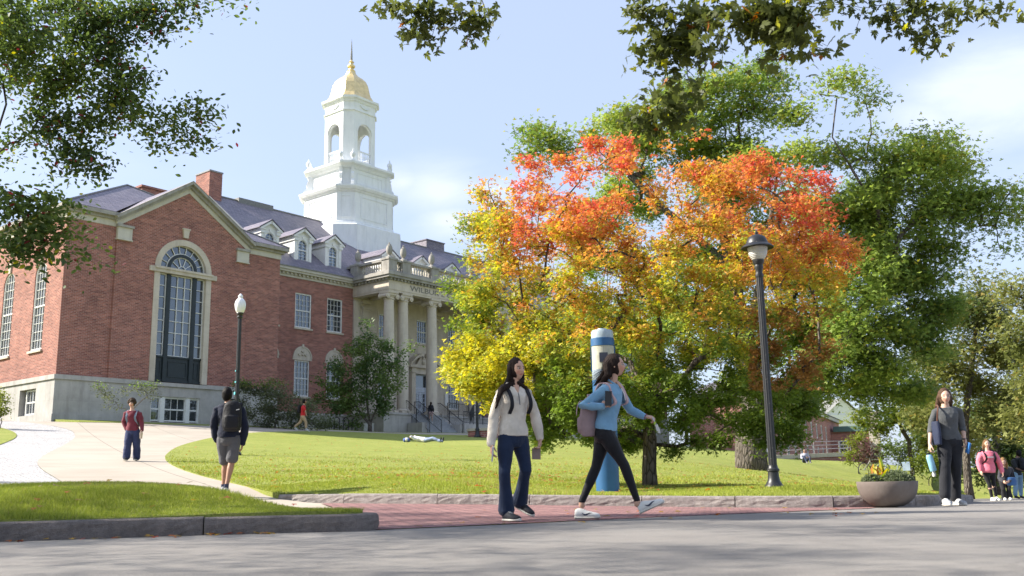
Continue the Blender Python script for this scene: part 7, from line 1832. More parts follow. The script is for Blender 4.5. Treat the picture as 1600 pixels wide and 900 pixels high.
def collar1(v, s):
    N = s.J['neck']; f = s.HM.col[1]; sd = (s.J['shB'] - s.J['shA']).normalized(); fb = s.f
    for q in (-1, 1):
        v.limb([N - fb * .062 + V3(0, 0, .035), N + sd * q * .062 + V3(0, 0, .030), N + sd * q * .060 + fb * .060 - V3(0, 0, .02), N + sd * q * .035 + fb * .098 - V3(0, 0, .075)], [.015, .017, .019, .010], 8)
M_KNIT = cloth('cream_fleece', (.70, .63, .54)); h1.top(M_KNIT, r=(.058, .057, .056, .054, .042), hem=.02, ex=.022, wr_amp=.0075, name='sweater', bust=.012, collar=collar1, wmul=1.02)
# ribbed cuffs and hem
rb_ = MB()
for q in 'AB':
    w_ = h1.J['wr' + q]; d_ = (w_ - h1.J['el' + q]).normalized(); rb_.tube([w_ - d_ * .045, w_ - d_ * .01, w_ + d_ * .015], [.040, .038, .036], 14)
x = rb_.build('cuffs', M_KNIT, h1.root, True); x.matrix_parent_inverse = Matrix.Translation(-h1.root.location)
zp = MB(); N_ = h1.J['neck']; fb = h1.f
zp.tube([N_ + fb * .118 - V3(0, 0, .075), N_ + fb * .142 - V3(0, 0, .13), N_ + fb * .155 - V3(0, 0, .20)], .005, 5); x = zp.build('zip', plain('grey_zip', (.12, .12, .13), .4, metal=.4), h1.root); x.matrix_parent_inverse = Matrix.Translation(-h1.root.location)
# open neckline shows skin
vv = Vol(); sdv = (h1.J['shB'] - h1.J['shA']).normalized()
vv.loft([(N_ + fb * (.070) + V3(0, 0, .01), sdv * .036, fb * .014), (N_ + fb * .094 - V3(0, 0, .035), sdv * .026, fb * .014), (N_ + fb * .112 - V3(0, 0, .075), sdv * .008, fb * .012)], 12)
vv.mesh('neckline', M_SKIN, .005, h1.root, 1, col=lambda P: np.tile(h1.skin, (len(P), 1)))
M_JEAN = cloth('dark_denim', (.018, .030, .065), wv=300); h1.legs(M_JEAN, r=(.094, .088, .068, .062, .060, .070, .088), name='jeans', wr_amp=.004)
d1_ = V3(.75, -.65, 0)
hA = Vector(at(788, 812, D - .03)); hA.z = gz(hA.x, hA.y) + .002; shoe(h1.root, hA, (.62, -.78), (SH_B, SH_S, SH_W), L=.25)
hB = Vector(at(806.5, 800, D + .24)); hB.z = gz(hB.x, hB.y) + .055; hB = Vector(at(805, 793, D + .24)); shoe(h1.root, hB, (.80, -.6), (SH_B, SH_S, SH_W), L=.245, pitch=-.42, cv=True)
HM1 = HM
def hp_(x, y, z): return hc + HM1 @ V3(x, y, z)
lockL = [hp_(-.05, -.04, .07), hp_(-.088, -.05, .0), hp_(-.10, -.05, -.10), Vector(at(783, 609, D - .16)), Vector(at(778, 625, D - .20)), Vector(at(774.5, 638, D - .20))]
lockR = [hp_(.05, -.02, .07), hp_(.080, -.02, .0), hp_(.082, -.03, -.09), Vector(at(819, 604, D - .0)), Vector(at(823, 612, D + .02)), Vector(at(826, 618, D + .04))]
lockB = [hp_(0, -.08, .04), hp_(-.03, -.11, -.06), Vector(at(790, 612, D + .08)), Vector(at(786, 630, D + .10))]
ho = hair_vol(hc, HM, .97, [(lockL, [.034, .038, .040, .034, .022, .008]), (lockR, [.028, .026, .028, .022, .014, .006]), (lockB, [.05, .06, .055, .03])], root=h1.root, mat=HR, vox=.006, back=.024, lift=.011, cap=1.13)
st_ = strands(ho, [(lockL, .016, .025), (lockR, .010, .016), (lockB, .03, .03)], HR, 130); st_.matrix_parent_inverse = Matrix.Identity(4)
sm_ = h1.J['shA']
# black pack straps over the sweater
M_BLK = cloth('black_nylon', (.016, .016, .02), .6, sheen=0)
pM = Matrix((sdv, -fb, V3(0, 0, 1))).transposed()
def strap_path(sh, N, fb, low, up=.052, out_=.118, f1=.42):
    s0 = lerp(sh, N, f1); return spline([s0 - fb * .11 - V3(0, 0, .05), s0 - fb * .055 + V3(0, 0, up * .85), s0 + fb * .03 + V3(0, 0, up * .72), s0 + fb * out_ * .86 - V3(0, 0, .07), s0 + fb * out_ - V3(0, 0, .17), low], 6)
P0 = (h1.J['hpA'] + h1.J['hpB']) / 2; A_ = h1.J['shA']; B_ = h1.J['shB']
backpack('backpack', 'small black backpack whose straps cross the cream sweater', lerp(P0, N_, .62) - fb * .19, pM, M_BLK, (.24, .13, .36),
    [strap_path(A_, N_, fb, lerp(A_, P0, .50) - sdv * .035 + fb * .13, out_=.172, up=.06, f1=.30), strap_path(B_, N_, fb, lerp(B_, P0, .50) + sdv * .035 + fb * .12, out_=.160, up=.055, f1=.24)], sw=.019)
# phone and keyring pouch
w_ = h1.J['haA']; q = MB(); q.obox(w_ + V3(.012, -.035, -.045), (.015, .075, .145), Euler((.25, .1, 0))); held('phone', 'phone with a pale case in the low hand of the woman in the cream sweater', 'phone', q, plain('pale_phone_case', (.62, .60, .62), .3), w_)
q = MB(); c = Vector(at(838, 709, D + .08)); q.obox(c, (.088, .018, .115), Euler((0, .03, .2))); q.obox(c + V3(.0, -.010, .034), (.080, .004, .003), Euler((0, .03, .2)))
q.tube([c + V3(.028, 0, .055), c + V3(.042, 0, .085), h1.J['haB'] - V3(0, 0, .05)], .0035, 5); held('pouch', 'small taupe wallet pouch dangling from a wrist loop', 'pouch', q, cloth('taupe_leather', (.27, .20, .17), .6), c)

# --- woman in the blue half-zip striding to the right
D = 10.05; bb_ = at(958, 809, D); base = V3(bb_.x, bb_.y, gz(bb_.x, bb_.y))
h2 = Human('woman striding in a light blue half zip top and black leggings with windblown dark hair', base, D, .97, (.52, .31, .22), (.95, -.30), dict(
    head=(962, 571.5, .0), neck=(955.5, 598, .0), shA=(943, 608.5, -.14), shB=(965.5, 607, .13), elA=(911, 635, -.17), wrA=(941, 634.5, -.26), haA=(951.5, 629.5, -.24), elB=(985, 640.5, .17), wrB=(1007, 650.5, .12), haB=(1017, 652, .10),
    hpA=(945, 677, -.075), hpB=(944.5, 677, .075), knA=(975.5, 727, -.06), anA=(995.5, 782, -.03), knB=(931, 731, .09), anB=(909, 784, .10)), vox=.0062, look=V3(.97, -.22, .06))
HM = h2.HM; hc = h2.J['head']; fb = h2.f; sdv = (h2.J['shB'] - h2.J['shA']).normalized(); N_ = h2.J['neck']
h2.body({'A': dict(n=(.2, -1, .5), curl=1.25, side=-1, thumb=.9), 'B': dict(n=(.1, -.5, 1), curl=1.1, side=-1, thumb=.8)}, bust=.014)
M_BLUET = cloth('light_blue_fleece', (.19, .36, .52), wv=260)
def collar2(v, s):
    N = s.J['neck']; fb = s.f; sd = (s.J['shB'] - s.J['shA']).normalized()
    for q in (-1, 1): v.limb([N - fb * .058 + V3(0, 0, .032), N + sd * q * .056 + V3(0, 0, .028), N + sd * q * .052 + fb * .055 - V3(0, 0, .012), N + sd * q * .028 + fb * .090 - V3(0, 0, .055)], [.012, .014, .014, .008], 8)
h2.top(M_BLUET, r=(.058, .053, .049, .045, .034), hem=.07, ex=.014, wr_amp=.006, name='half_zip_top', bust=.014, collar=collar2)
zp = MB(); zp.tube([N_ + fb * .098 - V3(0, 0, .055), N_ + fb * .128 - V3(0, 0, .12), N_ + fb * .140 - V3(0, 0, .19)], .0045, 5); x = zp.build('zip', SH_W, h2.root); x.matrix_parent_inverse = Matrix.Translation(-h2.root.location)
vv = Vol(); vv.loft([(N_ + fb * .058 + V3(0, 0, .012), sdv * .032, fb * .016), (N_ + fb * .085 - V3(0, 0, .03), sdv * .022, fb * .014), (N_ + fb * .098 - V3(0, 0, .062), sdv * .006, fb * .012)], 12); vv.mesh('neckline', M_SKIN, .005, h2.root, 1, col=lambda P: np.tile(h2.skin, (len(P), 1)))
M_LEG = cloth('black_leggings', (.012, .012, .015), .55, wv=300, sheen=.05); h2.legs(M_LEG, r=(.098, .086, .060, .055, .054, .042, .034), name='leggings', wr_amp=.0012, waist=.33, ex=.002)
hA = Vector(at(1001.5, 803, D - .03)); shoe(h2.root, hA, (.97, -.22), (SH_W, SH_S, SH_W), L=.262, pitch=.40, logo=MARK, k=.95)
hB = Vector(at(899, 808, D + .10)); hB.z = gz(hB.x, hB.y) + .002; shoe(h2.root, hB, (.98, -.18), (SH_W, SH_S, SH_W), L=.25, pitch=0, logo=MARK, k=.95)
def hp_(x, y, z): return hc + HM @ V3(x, y, z)
lk1 = [hp_(.02, -.03, .07), hp_(.05, -.085, .01), Vector(at(950.5, 586, D - .06)), Vector(at(943, 594, D - .03)), Vector(at(934, 603, D + .0))]
lk2 = [hp_(.0, -.08, .05), Vector(at(948, 580, D + .02)), Vector(at(939, 590, D + .04)), Vector(at(929, 602, D + .06))]
lk3 = [hp_(-.03, -.06, .04), Vector(at(951, 584, D + .06)), Vector(at(944, 598, D + .05)), Vector(at(938, 606, D + .06))]
ho = hair_vol(hc, HM, .97, [(lk1, [.045, .050, .042, .028, .010]), (lk2, [.05, .046, .030, .008]), (lk3, [.045, .045, .026, .010])], root=h2.root, mat=HR, vox=.006, back=.027, lift=.012, cap=1.14)
st_ = strands(ho, [(lk1, .022, .045), (lk2, .022, .055), (lk3, .02, .04)], HR, 220, .0018)
M_MAUVE = cloth('mauve_pack_cloth', (.30, .215, .22), .75, sheen=.05); M_PINKS = cloth('speckled_pink_strap', (.50, .34, .35), .7)
pM = Matrix((sdv, -fb, V3(0, 0, 1))).transposed(); P0 = (h2.J['hpA'] + h2.J['hpB']) / 2; A_ = h2.J['shA']; B_ = h2.J['shB']
backpack('backpack', 'mauve backpack with a speckled pink strap on the woman in light blue', Vector(at(921.5, 651, D - .01)), pM, M_MAUVE, (.27, .155, .40),
    [strap_path(A_, N_, fb, lerp(A_, P0, .42) - sdv * .09 - fb * .03, out_=.092, f1=.20), strap_path(B_, N_, fb, lerp(B_, P0, .42) + sdv * .09 - fb * .03, out_=.100, f1=.22)], M_PINKS)
w_ = h2.J['haA']; q = MB(); q.obox(Vector(at(950.5, 622.5, D - .29)), (.068, .012, .15), Euler((0, .06, .1))); held('phone', 'black phone gripped against the strap of the mauve backpack', 'phone', q, plain('black_phone', (.012, .012, .015), .25), w_)
q = MB(); w_ = Vector(at(1019, 656, D + .09)); q.tube([w_ + V3(.0, -.02, .02), w_ + V3(.02, -.03, -.02), w_ + V3(.035, -.03, -.05)], .007, 6, 1); q.obox(w_ + V3(.045, -.03, -.085), (.03, .008, .07), Euler((0, -.25, 0)), 0); q.obox(w_ + V3(.06, -.03, -.115), (.022, .006, .05), Euler((0, -.15, 0)), 0); q.obox(w_ + V3(.022, -.035, -.035), (.02, .012, .03), Euler((0, .4, 0)), 2)
held('keys', 'keys on a white lanyard swinging below a forward hand', 'keys', q, [plain('white_lanyard', (.6, .6, .58), .6), plain('key_steel', (.35, .35, .36), .3, metal=.8), plain('lime_fob', (.35, .50, .04), .5)], w_)
br = MB(); w_ = h2.J['wrB']; d_ = (w_ - h2.J['elB']).normalized(); fr_ = frame_of(d_)
br.tube([w_ + d_ * .012 + fr_ @ V3(.030 * math.cos(t), 0, .028 * math.sin(t)) for t in np.linspace(0, 2 * PI, 13)], .006, 6); x = br.build('bracelet', plain('red_bracelet', (.22, .04, .05), .6), h2.root); x.matrix_parent_inverse = Matrix.Translation(-h2.root.location)

# --- woman in the grey top by the planter
D = 13.0; bb_ = at(1483, 787, D); base = V3(bb_.x, bb_.y, gz(bb_.x, bb_.y))
h3 = Human('woman in a grey knit top and black trousers walking past the bowl planter', base, D, .95, (.56, .37, .28), (-.08, -1), dict(
    head=(1476.5, 620, -.02), neck=(1477, 636, .0), shA=(1461, 642.5, .0), shB=(1497.5, 641, .0), elA=(1455, 669, .02), wrA=(1452.8, 694, -.04), haA=(1452.5, 701, -.05), elB=(1503.5, 668, .03), wrB=(1507, 686, -.06), haB=(1509.5, 694, -.09),
    hpA=(1475, 688, .0), hpB=(1493, 688, .0), knA=(1476.5, 730, -.08), anA=(1476.5, 775, -.12), knB=(1493.5, 730, -.02), anB=(1492.5, 777, .08)), vox=.0075, look=V3(-.22, -.97, .0))
HR2 = hair_mat((.085, .050, .032)); h3.body({'A': dict(n=(-1, 0, 0), curl=.9, side=-1), 'B': dict(n=(1, 0, 0), curl=.8, side=1)}, bust=.010)
M_GREYK = cloth('charcoal_knit', (.085, .09, .095)); h3.top(M_GREYK, sleeve=.62, r=(.054, .053, .050, .047, .046), hem=.0, ex=.010, name='knit_top', bust=.010)
h3.legs(cloth('black_trousers', (.018, .019, .024), .8), r=(.100, .098, .082, .076, .074, .074, .076), name='trousers', wr_amp=.006)
for q, dd in (('A', (-.15, -1)), ('B', (.12, -1))):
    an = h3.J['an' + q]; hh = V3(an.x, an.y + .04, gz(an.x, an.y) + .002); shoe(h3.root, hh, dd, (SH_G, SH_S, SH_W), L=.26)
HM = h3.HM; hc = h3.J['head']
def hp_(x, y, z): return hc + HM @ V3(x, y, z)
la = [hp_(-.05, -.02, .06), hp_(-.078, -.04, -.02), hp_(-.07, -.09, -.13), hp_(-.06, -.11, -.20)]; lb = [hp_(.05, -.02, .06), hp_(.080, -.03, -.02), hp_(.09, -.07, -.13), hp_(.10, -.09, -.22)]
ho = hair_vol(hc, HM, 1.0, [(la, [.03, .026, .03, .015]), (lb, [.03, .028, .034, .016])], root=h3.root, mat=HR2, vox=.007, back=.022, lift=.006); strands(ho, [(la, .015, .02), (lb, .015, .02)], HR2, 50)
q = MB(); c = Vector(at(1461, 677, D + .0)); rt = Euler((.05, .1, .2)); M_NAVY = cloth('navy_tote', (.018, .026, .060), .6)
v = Vol(); v.loft([(c + V3(0, 0, z), V3(.055 * w, 0, 0), V3(0, .15 * w, 0)) for z, w in ((-.16, .8), (-.15, .96), (0, 1.0), (.10, .93), (.155, .82))], 20)
tb = empty('shoulder_bag', c - V3(0, 0, .16), 0, 'navy shoulder bag hanging from a brown strap at the grey knit top', 'bag'); v.mesh('bag', M_NAVY, .009, tb, 1)
sp = MB(); sh = h3.J['shA']; pth = spline([c + V3(.0, -.10, .14), c + V3(.02, -.11, .30), sh + V3(.03, -.03, .065), sh + V3(.03, .03, .07), sh + V3(.03, .10, -.05), c + V3(0, .10, .14)], 6)
sp.tube(pth, .010, 6); x = sp.build('strap', cloth('brown_leather', (.13, .055, .035), .5), tb); x.matrix_parent_inverse = Matrix.Translation(-tb.location)
c = Vector(at(1454.5, 722, D - .06)); tilt = Matrix.Rotation(-.22, 4, 'Y')
def bottle(c, r, h, body, cap, label, rot):
    o = empty('water_bottle', c, 0, label, 'bottle'); o.rotation_euler = rot
    m = MB(); m.lathe([(r * .9, -h / 2), (r, -h / 2 + .01), (r, h * .28), (r * .8, h * .38), (r * .55, h * .42)], (0, 0, 0), 18); m.build('flask', body, o, True)
    m = MB(); m.lathe([(r * .6, h * .42), (r * .62, h * .5), (r * .3, h * .52)], (0, 0, 0), 14); m.tube([(-r * .5, 0, h * .46), (-r * .55, 0, h * .60), (r * .55, 0, h * .60), (r * .5, 0, h * .46)], .006, 6); m.build('cap', cap, o, True); return o
bottle(c, .042, .24, plain('light_blue_bottle', (.25, .48, .62), .35), SH_B, 'light blue water bottle carried low by its cap loop', (0, -.2, 0))
c = Vector(at(1459.5, 741, D - .02)); q = MB(); q.lathe([(.02, -.03), (.028, 0), (.016, .035), (.004, .05)], c, 10); q.tube([c + V3(0, 0, .05), c + V3(-.02, 0, .10)], .003, 4); held('bag_charm', 'small pale charm hanging beside the light blue bottle', 'charm', q, SH_W, c)
c = h3.J['haB'] + V3(.0, -.05, -.05); q = MB(); q.obox(c, (.022, .075, .14), Euler((.3, .2, 0))); held('phone', 'bright blue phone held beside the black trousers', 'phone', q, plain('blue_phone_case', (.04, .17, .45), .35), c)
wt = MB(); w_ = h3.J['wrB']; wt.tube([w_ + V3(.030 * math.cos(t), .030 * math.sin(t), 0) for t in np.linspace(0, 2 * PI, 13)], .008, 6); x = wt.build('watch', SH_B, h3.root); x.matrix_parent_inverse = Matrix.Translation(-h3.root.location)

# --- group beyond
SM = .013
def simple(label, bx, by, D, k, skin, face, J, top, bot, shoes, hair, look=None, z=None, legk={}, topk={}, hands=True, road=True, vox=SM, hk={}, shoe_d=None):
    b = at(bx, by, D); base = V3(b.x, b.y, gz(b.x, b.y, road) if z is None else z)
    h = Human(label, base, D, k, skin, face, J, vox=vox, look=look)
    h.body({'A': dict(n=(-1, 0, 0), curl=.6, side=-1 if face[1] < 0 else 1), 'B': dict(n=(1, 0, 0), curl=.6, side=1 if face[1] < 0 else -1)} if hands else None)
    h.top(top, **topk); h.legs(bot, **legk)
    for q in 'AB':
        an = h.J['an' + q]; f = Vector((shoe_d or face)[0:2] + (0,)).normalized(); g = gz(an.x, an.y, road) if z is None else z
        lift = max(0.0, an.z - g - .10); hh = V3(an.x, an.y, g + lift * .9) - f * .045; shoe(h.root, hh, tuple(f), shoes, L=.265, pitch=-min(.5, lift * 3))
    hair(h); return h
D = 25.0; g = .0
def hair_ponytail(col, **k):
    M_ = hair_mat(col)
    def fn(h): hair_vol(h.J['head'], h.HM, h.k, k.get('locks', lambda h: [])(h), root=h.root, mat=M_, vox=.011, back=k.get('back', .02), lift=k.get('lift', .008), cap=k.get('cap', 1.09), curly=k.get('curly', 0))
    return fn
M_PINK = cloth('pink_sweatshirt', (.78, .20, .27)); M_BLKL = cloth('black_cotton', (.015, .015, .018), .8)
def long_locks(h):
    c, M = h.J['head'], h.HM; return [([c + M @ V3(s_ * .05, -.03, .05), c + M @ V3(s_ * .082, -.03, -.05), c + M @ V3(s_ * .088, -.03, -.17)], [.03, .03, .014]) for s_ in (-1, 1)]
h4 = simple('woman in an oversized pink sweatshirt and black leggings walking towards the camera', 1549, 784, D, .98, (.55, .36, .27), (-.12, -1), dict(
    head=(1541.5, 694, 0), neck=(1542.5, 704.5, 0), shA=(1532, 709, 0), shB=(1553.5, 708.5, 0), elA=(1529.5, 724, .0), wrA=(1532, 736, -.1), elB=(1562, 724, .0), wrB=(1566, 738, -.1), hpA=(1538, 736, 0), hpB=(1549.5, 736, 0), knA=(1546, 757, -.05), anA=(1550, 778, .0), knB=(1552.5, 756, .0), anB=(1556.5, 776, .12)),
    M_PINK, M_BLKL, (SH_W, SH_S, SH_W), hair_ponytail((.16, .09, .045), locks=long_locks), topk=dict(hem=-.08, ex=.036, r=(.072, .074, .070, .064, .044), wr_amp=.012, name='sweatshirt'), legk=dict(r=(.09, .08, .058, .052, .052, .042, .036), name='leggings', wr_amp=.002), look=V3(-.1, -1, .05))
pr = MB(); c = lerp((h4.J['hpA'] + h4.J['hpB']) / 2, h4.J['neck'], .68) + V3(0, -.168, 0); pr.obox(c + V3(.0, 0, .0), (.14, .012, .035), Euler((0, 0, 0))); x = pr.build('chest_print', cloth('pale_print', (.80, .62, .62)), h4.root); x.matrix_parent_inverse = Matrix.Translation(-h4.root.location)
def pack_for(h, label, mat, size=(.29, .17, .44), dist=.20, t=.62, smat=None, name='backpack', ex=0.0, vox=.013):
    fb = h.f; sdv = (h.J['shB'] - h.J['shA']).normalized(); N_ = h.J['neck']; P0 = (h.J['hpA'] + h.J['hpB']) / 2; pM = Matrix((sdv, sdv.cross(V3(0, 0, 1)) if sdv.cross(V3(0, 0, 1)).dot(-fb) > 0 else -sdv.cross(V3(0, 0, 1)), V3(0, 0, 1))).transposed()
    bk = pM.col[1]; A_ = h.J['shA']; B_ = h.J['shB']
    return backpack(name, label, lerp(P0, N_, t) + bk * dist, pM, mat, size, [strap_path(A_, N_, -bk, lerp(A_, P0, .62) - sdv * (.05 + ex) - bk * .02, out_=.125 + ex, up=.06 + ex * .5, f1=.36), strap_path(B_, N_, -bk, lerp(B_, P0, .62) + sdv * (.05 + ex) - bk * .02, out_=.125 + ex, up=.06 + ex * .5, f1=.36)], smat, vox)
pack_for(h4, 'dark backpack on the woman in the pink sweatshirt', M_BLK, dist=.23, ex=.03)
D = 27.5
h5 = simple('stooping woman with loose light brown hair and a blue holdall', 1573, 781, D, .93, (.52, .33, .25), (-.35, -.94), dict(
    head=(1567.5, 721.5, -.20), neck=(1570.5, 729, -.06), shA=(1563.5, 734, -.08), shB=(1580, 732.5, .0), elA=(1561, 747, -.14), wrA=(1567, 752, -.26), elB=(1583, 747, -.02), wrB=(1577, 752, -.22), hpA=(1565.5, 751, .08), hpB=(1575, 751, .08), knA=(1567.5, 765, -.04), anA=(1569.5, 777.5, .05), knB=(1576, 765, -.04), anB=(1577.5, 776, .02)),
    cloth('dark_grey_hoodie', (.05, .05, .06)), M_BLKL, (SH_W, SH_S, SH_W), hair_ponytail((.22, .13, .06), locks=lambda h: [([h.J['head'] + h.HM @ V3(s_ * .05, .0, .05), h.J['head'] + h.HM @ V3(s_ * .085, .01, -.06), h.J['head'] + h.HM @ V3(s_ * .09, .03, -.20)], [.03, .035, .02]) for s_ in (-1, 1)]),
    topk=dict(hem=-.05, ex=.02, name='hoodie'), legk=dict(r=(.09, .085, .066, .062, .066, .078, .09), name='trousers'), look=V3(-.25, -.9, -.45))
c = Vector(at(1580.5, 752, D - .12)); q = MB(); v = Vol(); v.loft([(c + V3(0, 0, z), V3(.15 * w, .03 * w, 0), V3(-.02 * w, .07 * w, 0)) for z, w in ((-.12, .7), (-.10, .95), (.03, 1), (.11, .8))], 18)
tb = empty('handbag', c - V3(0, 0, .12), 0, 'blue holdall slung at the hip of the stooping woman', 'bag'); v.mesh('bag', cloth('blue_holdall', (.05, .13, .30), .7), .012, tb, 1); sp = MB(); sp.tube(spline([c + V3(-.12, 0, .08), h5.J['shB'] + V3(0, 0, .07), c + V3(.12, .02, .08)], 6), .012, 5); x = sp.build('strap', M_BLK, tb); x.matrix_parent_inverse = Matrix.Translation(-tb.location)
D = 35.5
h6 = simple('man in a dark tee shirt and light blue jeans with his back half turned', 1590, 777, D, 1.03, (.20, .11, .075), (.82, .45), dict(
    head=(1592.5, 708.5, 0), neck=(1589.5, 715, 0), shA=(1582, 720, -.10), shB=(1596, 719.5, .12), elA=(1588, 732, -.2), wrA=(1597, 735, -.22), elB=(1600, 731, .15), wrB=(1606, 735, .15), hpA=(1585.5, 741, -.07), hpB=(1593, 741, .07), knA=(1587, 758, -.08), anA=(1586.5, 773, -.1), knB=(1594.5, 758, .1), anB=(1595, 773, .12)),
    cloth('charcoal_tee', (.03, .032, .036)), cloth('light_denim', (.23, .36, .48)), (SH_B, SH_B, SH_W), hair_ponytail((.012, .010, .010), cap=1.13), topk=dict(sleeve=.4, hem=-.05, ex=.02, r=(.07, .068, .06, .05, .04), name='tee_shirt'), legk=dict(r=(.105, .10, .085, .08, .078, .072, .07), name='jeans'), vox=.015)
pack_for(h6, 'black backpack on the man in light blue jeans', M_BLK, dist=.19, vox=.015)
# --- young man in maroon on the path
D = 26.3
h7 = simple('curly haired young man in a maroon sweater coming down the path', 204, 720, D, 1.02, (.50, .31, .23), (.12, -1), dict(
    head=(206, 630.5, 0), neck=(207, 641, 0), shA=(197, 646, 0), shB=(218.5, 646.5, 0), elA=(193.5, 660, .05), wrA=(197.5, 671, .0), elB=(221.5, 661, .0), wrB=(221.8, 672.5, -.1), hpA=(202, 674, 0), hpB=(213.5, 674, 0), knA=(199.5, 695, -.1), anA=(197.5, 714, -.12), knB=(213.5, 695, .0), anB=(213.5, 714.5, .1)),
    cloth('maroon_sweater', (.16, .030, .045)), cloth('wide_indigo_denim', (.035, .045, .105)), (SH_B, SH_S, SH_W), hair_ponytail((.05, .032, .02), curly=1.7, cap=1.16, lift=.026), topk=dict(hem=.02, ex=.022, r=(.068, .066, .062, .056, .044), name='sweater', wr_amp=.008), legk=dict(r=(.105, .105, .098, .094, .094, .096, .100), name='jeans', wr_amp=.009), road=False)
pack_for(h7, 'backpack with grey blue straps worn over the maroon sweater', cloth('slate_pack', (.06, .07, .085), .7), smat=cloth('grey_blue_strap', (.16, .20, .26), .7))
c = Vector(at(220.5, 681, D - .16)); q = MB(); q.lathe([(.030, -.075), (.040, .06), (.043, .065), (.043, .078), (.03, .085), (0, .087)], c, 14); held('iced_coffee_cup', 'clear cup of milky coffee in the lowered hand of the maroon sweater wearer', 'cup', q, plain('milky_coffee', (.50, .42, .34), .3), c)
# --- man with the black backpack walking away
D = 16.1
h8 = simple('man in a navy sweatshirt and grey shorts walking away up the path', 352, 771, D, 1.03, (.36, .20, .13), (-.22, .97), dict(
    head=(355, 617, 0), neck=(357, 630, 0), shA=(339.5, 639.5, -.03), shB=(376.5, 639, .05), elA=(334, 666, .02), wrA=(338.5, 689, .10), elB=(383, 667, .05), wrB=(379, 693, .05), hpA=(347.5, 685, 0), hpB=(367, 685, .0), knA=(352, 725, .12), anA=(349, 762, .10), knB=(362, 722, .0), anB=(353.5, 761.5, -.12)),
    cloth('navy_sweatshirt', (.010, .014, .032)), cloth('grey_shorts', (.095, .095, .105)), (SH_G, SH_S, SH_W), hair_ponytail((.010, .008, .008), cap=1.10, lift=.010, back=.012), topk=dict(hem=.02, ex=.026, r=(.074, .072, .066, .060, .046), name='sweatshirt', wr_amp=.009), legk=dict(end=.88, r=(.098, .098, .094), name='shorts', wr_amp=.007), road=False, vox=.009)
skm = MB()
for q in 'AB':
    an = h8.J['an' + q]; skm.tube([an - V3(0, 0, .05), an + V3(0, 0, .055)], [.038, .040], 12)
x = skm.build('socks', MARK, h8.root, True); x.matrix_parent_inverse = Matrix.Translation(-h8.root.location)
b8 = pack_for(h8, 'black daypack with a small pale mark on the man walking away', M_BLK, (.31, .19, .49), dist=.215, t=.60, vox=.009)
b8.location = b8.location + V3(.08, -.02, .0)
mk = MB(); c = Vector(at(371.5, 640, D - .36)); 
mk.obox(c, (.055, .004, .012), Euler((0, -.25, 0))); x = mk.build('mark', SH_W, b8); x.matrix_parent_inverse = Matrix.Translation(-b8.location)
# --- man in red
D = 52.5
h9 = simple('man in a red tee shirt and khaki trousers walking before the large shrub', 470, 672, D, 1.03, (.42, .25, .17), (1, .05), dict(
    head=(476, 627.5, 0), neck=(474.5, 632.5, 0), shA=(473.5, 635, -.18), shB=(475.2, 635, .18), elA=(477, 641.5, -.22), wrA=(478.5, 647, -.22), elB=(476.5, 641, .2), wrB=(478, 646, .22), hpA=(473, 650, -.09), hpB=(473.4, 650, .09), knA=(478, 660, -.09), anA=(478.3, 668, -.1), knB=(469.5, 659.5, .09), anB=(461, 666.5, .1)),
    cloth('red_tee', (.55, .025, .03)), cloth('khaki_cotton', (.42, .30, .19)), (SH_G, SH_S, SH_W), hair_ponytail((.012, .010, .010), cap=1.12), topk=dict(sleeve=.42, hem=.0, ex=.02, r=(.07, .066, .06, .05, .04), name='tee_shirt'), legk=dict(r=(.10, .095, .078, .072, .068, .06, .056), name='trousers'), road=False, vox=.018)
pack_for(h9, 'black backpack on the man in the red tee shirt', M_BLK, dist=.21, vox=.018)
# --- woman on the steps
sa_, sb_ = 52.2, 50.36; sbase = ABZ(sa_, sb_, 3.9 + .175 * 5)
D = sbase.y; pxc, pyc = project(np.array([tuple(sbase)])); pxc, pyc = float(pxc[0]), float(pyc[0]); u_ = D / FPX
def PJ(dx, dz, off=0): return (pxc + dx / u_, pyc - dz / u_ * 1.0, off)
h10 = simple('woman in a black top and pale pink shorts climbing the portico steps', pxc, pyc, D, .96, (.50, .32, .24), (-.777, .63), dict(
    head=PJ(-.02, 1.52), neck=PJ(-.01, 1.38), shA=PJ(-.15, 1.32, -.06), shB=PJ(.14, 1.32, .08), elA=PJ(-.2, 1.07, .0), wrA=PJ(-.14, .88, .15), elB=PJ(.2, 1.07, .1), wrB=PJ(.18, .88, .2), hpA=PJ(-.08, .86), hpB=PJ(.08, .86), knA=PJ(-.10, .56, .18), anA=PJ(-.11, .27, .12), knB=PJ(.08, .46, .0), anB=PJ(.09, .10, .0)),
    M_BLKL, cloth('pale_pink_shorts', (.62, .42, .42)), (SH_W, SH_S, SH_W), hair_ponytail((.03, .018, .012), locks=lambda h: [([h.J['head'] + V3(0, -.06, .03), h.J['head'] + V3(0, -.12, -.12), h.J['head'] + V3(0, -.13, -.26)], [.06, .06, .03])]), topk=dict(hem=.05, ex=.02, name='top'), legk=dict(end=.36, r=(.105, .105, .105), name='shorts'), z=sbase.z, vox=.02)
pack_for(h10, 'black backpack on the woman climbing the steps', M_BLK, (.28, .16, .40), dist=.20, vox=.018)
